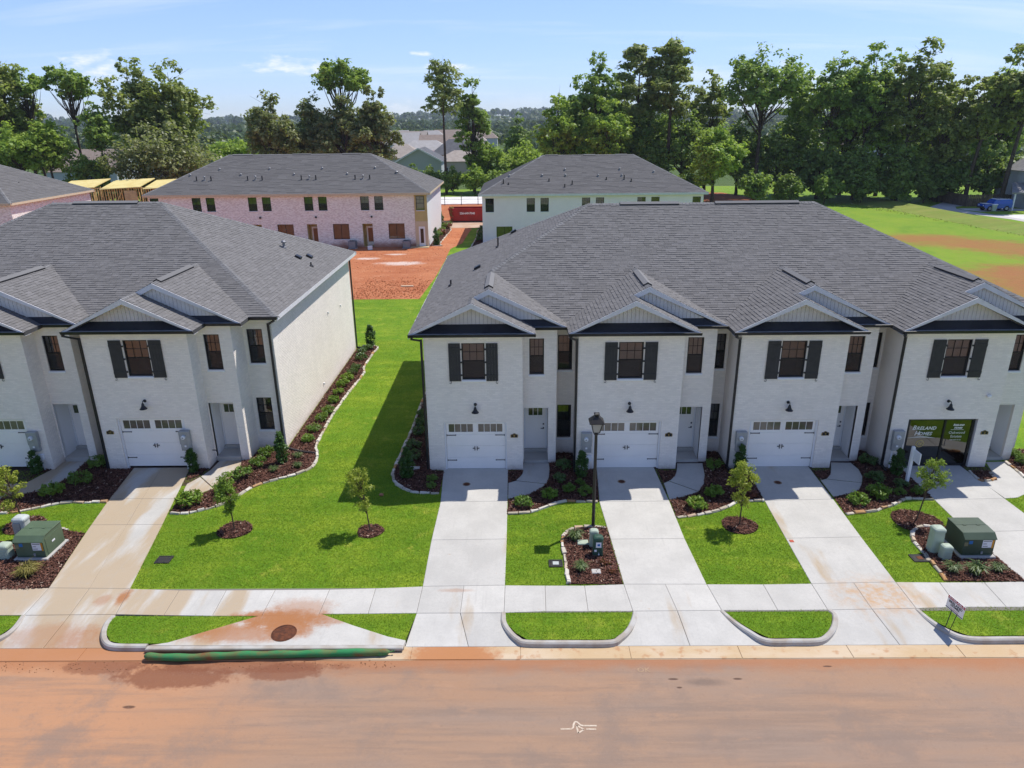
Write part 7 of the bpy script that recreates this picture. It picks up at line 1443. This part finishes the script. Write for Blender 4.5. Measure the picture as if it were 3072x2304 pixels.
# ------------------------------------------------------------------ trees
def LM(n, c, c2, tr=.30, **k): return leafmat(n, c, c2, tr, **k)
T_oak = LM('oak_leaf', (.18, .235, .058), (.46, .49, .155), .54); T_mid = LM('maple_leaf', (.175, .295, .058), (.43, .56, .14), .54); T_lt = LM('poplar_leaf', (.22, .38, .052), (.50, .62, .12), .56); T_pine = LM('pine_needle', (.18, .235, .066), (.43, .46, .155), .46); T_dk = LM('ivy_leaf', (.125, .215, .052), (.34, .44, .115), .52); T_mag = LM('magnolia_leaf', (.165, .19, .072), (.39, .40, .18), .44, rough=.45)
def big_tree(name, label, base, H, W, zb, mat, seed, kind='broad', n=9000, leaf=.50, trunk=.35, lean=(0, 0), group='trees beyond the rows', dens=1.0):
    """trunk, forking limbs and a crown of leaf clumps; the crown fills an uneven ellipsoid from zb to H"""
    g = np.random.default_rng(seed); r = empty(name, (base[0], base[1], -.3), label, 'tree', group); H = H + .3; zb = max(zb, .3); paths = []; top = np.array([lean[0], lean[1], H*.92]); blobs = []; hz = (H-zb)/2
    def axis(z): t = max(0, z/H); return np.array([lean[0]*t*t, lean[1]*t*t, z])
    if kind == 'pine':
        nb = 22
        for k in range(nb):
            t = (k + g.random()*.9)/nb; z = zb + (H-zb)*t*.97; a = g.random()*6.28; env = (.45 + .9*t if t < .45 else 1.25*(1-t)**.45); rr = W*env*g.uniform(.25, .85); p = axis(z) + np.array([rr*np.cos(a), rr*np.sin(a), 0]); blobs.append((p, W*g.uniform(.26, .40), .5))
        blobs.append((axis(H - W*.18), W*.30, .6))
    else:
        nb = {'broad': 38, 'sparse': 30, 'column': 42}[kind]
        for k in range(nb):
            d = g.normal(0, 1, 3); d /= np.linalg.norm(d); rr = g.uniform(.25, 1.0)**.5*.82*g.uniform(.82, 1.12); rs_ = W*g.uniform(.20, .34)*(.66 if kind == 'sparse' else 1)
            p = axis(zb + hz + d[2]*(hz - rs_*.7)*rr) + np.array([d[0]*(W - rs_*.6)*rr, d[1]*(W - rs_*.6)*rr, 0]); blobs.append((p, rs_, .85))
        blobs.append((axis(H - W*.26), W*.30, .9))
    fork = axis(zb + (H-zb)*.10 if kind != 'sparse' else zb*.72) if kind != 'pine' else top*.97
    if kind == 'pine': paths.append(([(0, 0, 0), tuple(axis(H*.5) + g.normal(0, .1, 3)), tuple(top)], [trunk, trunk*.7, trunk*.15]))
    else: paths.append(([(0, 0, 0), tuple(fork*.5 + g.normal(0, .12, 3)*np.array([1, 1, 0])), tuple(fork), tuple(axis(H*.85))], [trunk, trunk*.82, trunk*.62, trunk*.12]))
    for p, s, _f in blobs:
        if kind != 'pine': st = axis(fork[2] + max(0, (p[2]-fork[2]))*g.uniform(.15, .5)); mid = st*.5 + p*.5 + np.array([0, 0, -.02*H]) + g.normal(0, .25, 3); rr = trunk*.30
        else: st = axis(max(p[2]-.6, .3)); mid = st*.5 + p*.5 + g.normal(0, .12, 3); rr = trunk*.16
        paths.append(([tuple(st), tuple(mid), tuple(p)], [rr, rr*.7, rr*.2]))
        for q in range(3): e2 = p + g.normal(0, 1, 3)*s*.55; paths.append(([tuple(mid*.3 + p*.7), tuple(e2)], [rr*.3, rr*.08]))
    mb = tubes_np(paths); tm = bpy.data.meshes.new('trunk'); tm.from_pydata(mb.v, [], mb.f); tm.materials.append(m_bark); link('trunk', tm, r)
    cen, rad = [], []
    for p, s, fl in blobs:
        kk = 11 if kind != 'pine' else 8; c = ellclumps(g, p, (s, s, s*fl), kk, .4, -.9); cen.append(c); rad.append(g.uniform(.30, .60, len(c))*s)
    cen, rad = np.concatenate(cen), np.concatenate(rad); V, F = leafcloud(g, cen, rad, int(n*dens*(.95 if kind != 'sparse' else 1.0)), leaf*.90, .95, .7 if kind != 'pine' else .55, 1.5 if kind != 'pine' else 2.2); V[:, 2] = np.maximum(V[:, 2], .2); link('crown', arrmesh('crown', V, F, mat), r); return r
def T(ovx, top, Y, halfpx, botpx, mat, seed, kind, label, n=9000, leaf=.5, trunk=.38, lean=(0, 0), name='tree', dens=1.0):
    p = AY(ovx, 340, Y); H = AY(ovx, top, Y).z; zb = AY(ovx, botpx, Y).z if mat != T_dk and name != 'bush' else .3; W = (AY(ovx + halfpx, 250, Y) - AY(ovx - halfpx, 250, Y)).x/2*(1.28 if name != 'bush' else 1.15); bx = AY(ovx, 300, Y).x; return big_tree(name, label, (bx, Y), H, W, zb, mat, seed, kind, n, leaf, trunk, lean, dens=dens)
T(5, 92, 122, 62, 300, T_oak, 101, 'broad', 'tall leafy tree at the far left behind the roofs', 9000, .45); T(78, 138, 126, 42, 215, T_mid, 102, 'sparse', 'thin leafed tree second from the far left edge', 3200, .42, .25); T(168, 132, 124, 52, 225, T_mid, 103, 'sparse', 'slender tree with bare forked trunk behind the timber frame', 3600, .42, .28); T(300, 122, 128, 70, 345, T_oak, 104, 'broad', 'tall bushy oak left of the brick row, its left crown', 9500, .48); T(385, 130, 130, 70, 350, T_oak, 105, 'broad', 'tall bushy oak left of the brick row, its right crown', 9500, .48); T(345, 250, 124, 110, 430, T_mag, 106, 'broad', 'low wide tree filling the gap below the twin oaks', 10000, .45); T(215, 215, 122, 34, 340, T_mid, 107, 'column', 'small slender green tree beside the twin oaks', 4500, .4, .2); T(95, 245, 119, 55, 385, T_lt, 108, 'broad', 'low light green tree behind the far left roof', 6500, .4, .25); T(30, 260, 118, 60, 390, T_lt, 109, 'broad', 'low bright tree at the far left edge', 6500, .4, .25); T(180, 330, 121, 45, 400, T_mid, 110, 'broad', 'rounded shrub like tree by the garden fence', 4500, .35, .15)
T(592, 188, 128, 60, 385, T_mag, 111, 'broad', 'dark rounded magnolia at the left of the middle group', 10000, .45); T(675, 200, 132, 55, 385, T_mag, 112, 'broad', 'dark magnolia in the middle of the middle group', 8000, .45); T(745, 112, 134, 62, 215, T_mid, 113, 'sparse', 'tall open crowned tree rising above the magnolias', 5200, .45, .4); T(742, 200, 130, 62, 375, T_mag, 114, 'broad', 'broad dark tree below the tall open crown', 9000, .45, .5); T(815, 178, 128, 50, 375, T_mag, 115, 'broad', 'dark rounded tree at the right of the middle group', 9000, .45); T(503, 300, 150, 50, 350, T_lt, 116, 'broad', 'bright rounded bush tree left of the magnolias', 5000, .45, .2)
T(960, 138, 148, 52, 238, T_pine, 117, 'pine', 'tall lone pine with a bare trunk between the rear rows', 3400, .42, .33, name='pine_tree'); T(1022, 165, 152, 40, 395, T_mid, 118, 'column', 'dense vine covered tree beside the lone pine', 9500, .45); T(1118, 245, 165, 30, 340, T_dk, 119, 'column', 'small dark tree between the pine and the right hand wood', 4500, .45); T(1060, 300, 152, 45, 405, T_lt, 120, 'broad', 'light green bushy tree behind the white rear row', 5500, .42, .2); T(1130, 300, 150, 55, 405, T_lt, 121, 'broad', 'light green bushy tree left of the right hand wood', 6500, .42, .2)
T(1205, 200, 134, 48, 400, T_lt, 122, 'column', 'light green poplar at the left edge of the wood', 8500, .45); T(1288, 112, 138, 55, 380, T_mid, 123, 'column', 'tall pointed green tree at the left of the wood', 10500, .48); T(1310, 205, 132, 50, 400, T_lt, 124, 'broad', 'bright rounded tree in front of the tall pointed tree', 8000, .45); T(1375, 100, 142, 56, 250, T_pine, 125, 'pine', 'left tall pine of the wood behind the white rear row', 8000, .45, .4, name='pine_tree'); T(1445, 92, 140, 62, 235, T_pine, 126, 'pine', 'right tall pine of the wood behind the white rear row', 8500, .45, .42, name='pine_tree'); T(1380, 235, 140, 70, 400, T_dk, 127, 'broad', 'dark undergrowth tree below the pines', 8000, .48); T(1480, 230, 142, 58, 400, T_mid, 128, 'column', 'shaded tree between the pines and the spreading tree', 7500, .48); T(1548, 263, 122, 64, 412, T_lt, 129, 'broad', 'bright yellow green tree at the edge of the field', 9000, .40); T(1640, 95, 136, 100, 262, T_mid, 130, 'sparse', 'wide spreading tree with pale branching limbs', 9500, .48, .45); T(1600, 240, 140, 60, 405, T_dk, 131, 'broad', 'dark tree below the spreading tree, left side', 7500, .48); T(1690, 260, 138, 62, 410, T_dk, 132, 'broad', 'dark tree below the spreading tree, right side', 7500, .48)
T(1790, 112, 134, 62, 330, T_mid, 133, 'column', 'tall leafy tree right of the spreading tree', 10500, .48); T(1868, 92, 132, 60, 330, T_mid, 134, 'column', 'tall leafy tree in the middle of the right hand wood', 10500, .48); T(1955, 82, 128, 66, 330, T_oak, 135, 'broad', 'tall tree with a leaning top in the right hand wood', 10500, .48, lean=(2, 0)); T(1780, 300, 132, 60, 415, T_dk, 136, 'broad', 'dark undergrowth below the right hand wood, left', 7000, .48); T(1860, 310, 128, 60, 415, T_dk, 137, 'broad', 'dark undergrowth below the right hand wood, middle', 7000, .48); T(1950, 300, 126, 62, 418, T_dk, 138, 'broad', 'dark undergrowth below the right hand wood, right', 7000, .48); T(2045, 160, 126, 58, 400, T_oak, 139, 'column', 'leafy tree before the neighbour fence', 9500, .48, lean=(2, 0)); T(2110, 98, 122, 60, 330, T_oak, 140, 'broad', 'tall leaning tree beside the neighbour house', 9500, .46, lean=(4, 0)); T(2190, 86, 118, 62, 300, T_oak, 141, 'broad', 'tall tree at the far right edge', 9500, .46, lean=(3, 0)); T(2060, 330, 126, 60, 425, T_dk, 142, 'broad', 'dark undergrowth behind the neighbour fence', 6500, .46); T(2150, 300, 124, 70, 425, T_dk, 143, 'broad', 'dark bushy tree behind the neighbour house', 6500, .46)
for ox, tp, Y, hp, bt, m_, sd, kd, lb_ in ((1250, 160, 144, 52, 390, T_mid, 201, 'column', 'tall green tree tucked behind the light green poplar'), (1530, 150, 146, 50, 390, T_oak, 202, 'column', 'tall tree between the pines and the spreading tree'), (1725, 140, 142, 55, 390, T_mid, 203, 'column', 'tree filling the gap right of the spreading tree'), (1830, 120, 138, 55, 390, T_oak, 204, 'column', 'tall tree behind the middle of the right hand wood'), (1910, 105, 136, 55, 390, T_mid, 205, 'column', 'tall tree behind the leaning top in the right hand wood'), (2010, 130, 134, 58, 390, T_oak, 206, 'broad', 'broad crowned tree left of the neighbour fence'), (2160, 130, 130, 60, 390, T_mid, 207, 'column', 'leafy tree behind the neighbour house roof'), (1420, 190, 150, 60, 390, T_mid, 208, 'column', 'leafy tree behind the two tall pines'), (1340, 150, 150, 55, 380, T_oak, 209, 'column', 'tall tree left behind the two pines'), (60, 180, 128, 50, 380, T_oak, 210, 'column', 'tree filling the left edge behind the low bright trees')):
    T(ox, tp, Y, hp, bt, m_, sd, kd, lb_, 8000, .5)
# hedge bushes
def bush(ovx, top, Y, halfpx, mat, seed, label, n=3200): T(ovx, top, Y, halfpx, top + 2.2*halfpx if False else 412, mat, seed, 'broad', label, n, .38, .12, name='bush')
bush(925, 355, 149, 32, T_dk, 150, 'dark clipped bush before the gabled grey house'); bush(975, 358, 148, 34, T_mid, 151, 'green bush in the hedge left of the white rear row'); bush(1025, 352, 146, 36, T_lt, 152, 'bright leafy bush in the hedge beside the white rear row'); bush(890, 352, 151, 28, T_dk, 153, 'dark bush partly behind the brick row roof'); bush(1090, 345, 146, 38, T_mid, 154, 'green bush behind the left hip of the white rear row'); bush(1165, 350, 140, 40, T_mid, 155, 'green bush behind the ridge of the white rear row'); bush(470, 335, 128, 34, T_lt, 156, 'leafy bush above the left end of the brick row'); bush(415, 345, 126, 40, T_mid, 157, 'rounded bush below the right oak')
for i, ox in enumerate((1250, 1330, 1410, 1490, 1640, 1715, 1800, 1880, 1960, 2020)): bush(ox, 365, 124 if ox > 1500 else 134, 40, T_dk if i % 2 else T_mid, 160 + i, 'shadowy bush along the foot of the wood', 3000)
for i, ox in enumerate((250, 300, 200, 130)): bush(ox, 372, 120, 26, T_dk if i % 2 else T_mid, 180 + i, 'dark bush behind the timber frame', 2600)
P_ = LM('pink_blossom', (.42, .12, .20), (.60, .28, .36), .3); T(925, 322, 186, 16, 345, P_, 190, 'broad', 'pink flowering crape myrtle beside the gabled house', 1500, .35, .1, name='flowering_tree'); T(527, 322, 150, 22, 352, LM('pale_blossom', (.42, .32, .26), (.30, .36, .14), .3), 191, 'broad', 'pale pink flowering tree above the brick row', 2200, .35, .1, name='flowering_tree')
for ox, tp, Y, hp, m_, s_ in ((875, 290, 420, 10, T_lt, 195), (895, 296, 430, 12, T_lt, 196), (860, 296, 410, 9, T_mid, 197)): T(ox, tp, Y, hp, 312, m_, s_, 'broad', 'small bright tree in the far neighbourhood', 900, 1.0, .2)

# ------------------------------------------------------------------ far wooded hills
def hills(seed, Y0, Y1, h, x0, x1, nx=140, ny=14):
    g = np.random.default_rng(seed); X, Y = np.meshgrid(np.linspace(x0, x1, nx), np.linspace(Y0, Y1, ny)); v = (Y-Y0)/(Y1-Y0); ph = g.random(8)*6.28; k = 2*np.pi/(x1-x0)
    Z = h*np.sin(v*np.pi*.5)*(.55 + .25*np.sin(3*k*X+ph[0]) + .18*np.sin(7*k*X+ph[1]) + .1*np.sin(17*k*X+ph[2])) - .6; idx = np.arange(nx*ny).reshape(ny, nx); F = np.stack([idx[:-1,:-1], idx[:-1,1:], idx[1:,1:], idx[1:,:-1]], -1).reshape(-1, 4); return X, Y, Z, F
m_hill = M('forest_floor', (.035, .06, .018), (.05, .08, .022), .03, 1); fc, fr_ = [], []
for seed, Y0, Y1, h, x0, x1 in ((1, 700, 1300, 9, -1100, 1300), (2, 1500, 3000, 36, -3200, 3200)):
    X, Y, Z, F = hills(seed, Y0, Y1, h, x0, x1); link('hills', arrmesh('hills', np.stack([X, Y, Z], -1).reshape(-1, 3), F, m_hill), kind='structure')
    g = np.random.default_rng(seed + 10); ii = g.integers(0, X.size, 2400 if seed == 1 else 2200); sc_ = 1 if seed == 1 else 2.2; px = X.ravel()[ii] + g.normal(0, 8*sc_, len(ii)); py = Y.ravel()[ii] + g.normal(0, 12*sc_, len(ii)); s = g.uniform(4, 8, len(ii))*sc_; fc.append(np.stack([px, py, Z.ravel()[ii] + s*.7], 1)); fr_.append(s)
g = np.random.default_rng(5); n = 1500; px = g.uniform(-420, 520, n); py = g.uniform(420, 700, n); s = g.uniform(3, 6, n); fc.append(np.stack([px, py, s*.6], 1)); fr_.append(s)
# nearer tree belt round the far houses, leaving their street open
n = 420; px = g.uniform(-330, 420, n); py = g.uniform(205, 420, n); a_ = px/py; k_ = (a_ < -.155) | (a_ > -.012); px, py = px[k_], py[k_]; s = g.uniform(3, 5.5, len(px)); fc.append(np.stack([px, py, s*.75], 1)); fr_.append(s)
fc, fr_ = np.concatenate(fc), np.concatenate(fr_); nl = 26; m_ = len(fc); d = g.normal(0, 1, (m_*nl, 3)); d /= np.linalg.norm(d, axis=1)[:, None]; d[:, 2] = np.abs(d[:, 2])*1.2 - .35; cc = np.repeat(fc, nl, 0); rr = np.repeat(fr_, nl); p = cc + d*rr[:, None]*np.array([.8, .8, .85]); nn = d + g.normal(0, .35, d.shape); nn /= np.linalg.norm(nn, axis=1)[:, None]; t = np.cross(nn, g.normal(0, 1, d.shape)); t /= np.linalg.norm(t, axis=1)[:, None]; b = np.cross(nn, t); sz = (rr*.34)[:, None]; V = np.stack([p-t*sz, p-b*sz, p+t*sz, p+b*sz], 1).reshape(-1, 3)
link('far_woods', arrmesh('far_woods', V, np.arange(len(V)).reshape(-1, 4), LM('far_wood_leaf', (.030, .060, .014), (.085, .13, .03), .2)), label='far wooded hills and tree belts that read as one mass', cat='woods', kind='stuff')
# weeds on the bank and field
q = scatter([[tuple(G(x, y - 2)[:2]) for x, y in top_l] + [tuple(G(x, y + 22)[:2]) for x, y in top_l[::-1]]], 5); V, F = blades(q, .06, .20, .05); link('bank_weeds', arrmesh('bank_weeds', V, F, LM('weed_blade', (.15, .16, .03), (.26, .24, .08), .3)), label='rough dry weeds along the bank by the lane', cat='weeds', kind='stuff')

# ------------------------------------------------------------------ summer haze over the far hills
hz_ = NT('haze_air'); _v = hz_.new('ShaderNodeVolumePrincipled'); _v.inputs['Color'].default_value = (.80, .88, 1.0, 1); _v.inputs['Density'].default_value = .00012; _v.inputs['Anisotropy'].default_value = .25; hz_.l.new(_v.outputs[0], hz_.out.inputs['Volume'])
obj('haze', MB().box(-4200, 4200, -120, 3400, -2, 75), hz_.m, label='thin bluish summer haze that fades the far hills', cat='haze', kind='stuff')
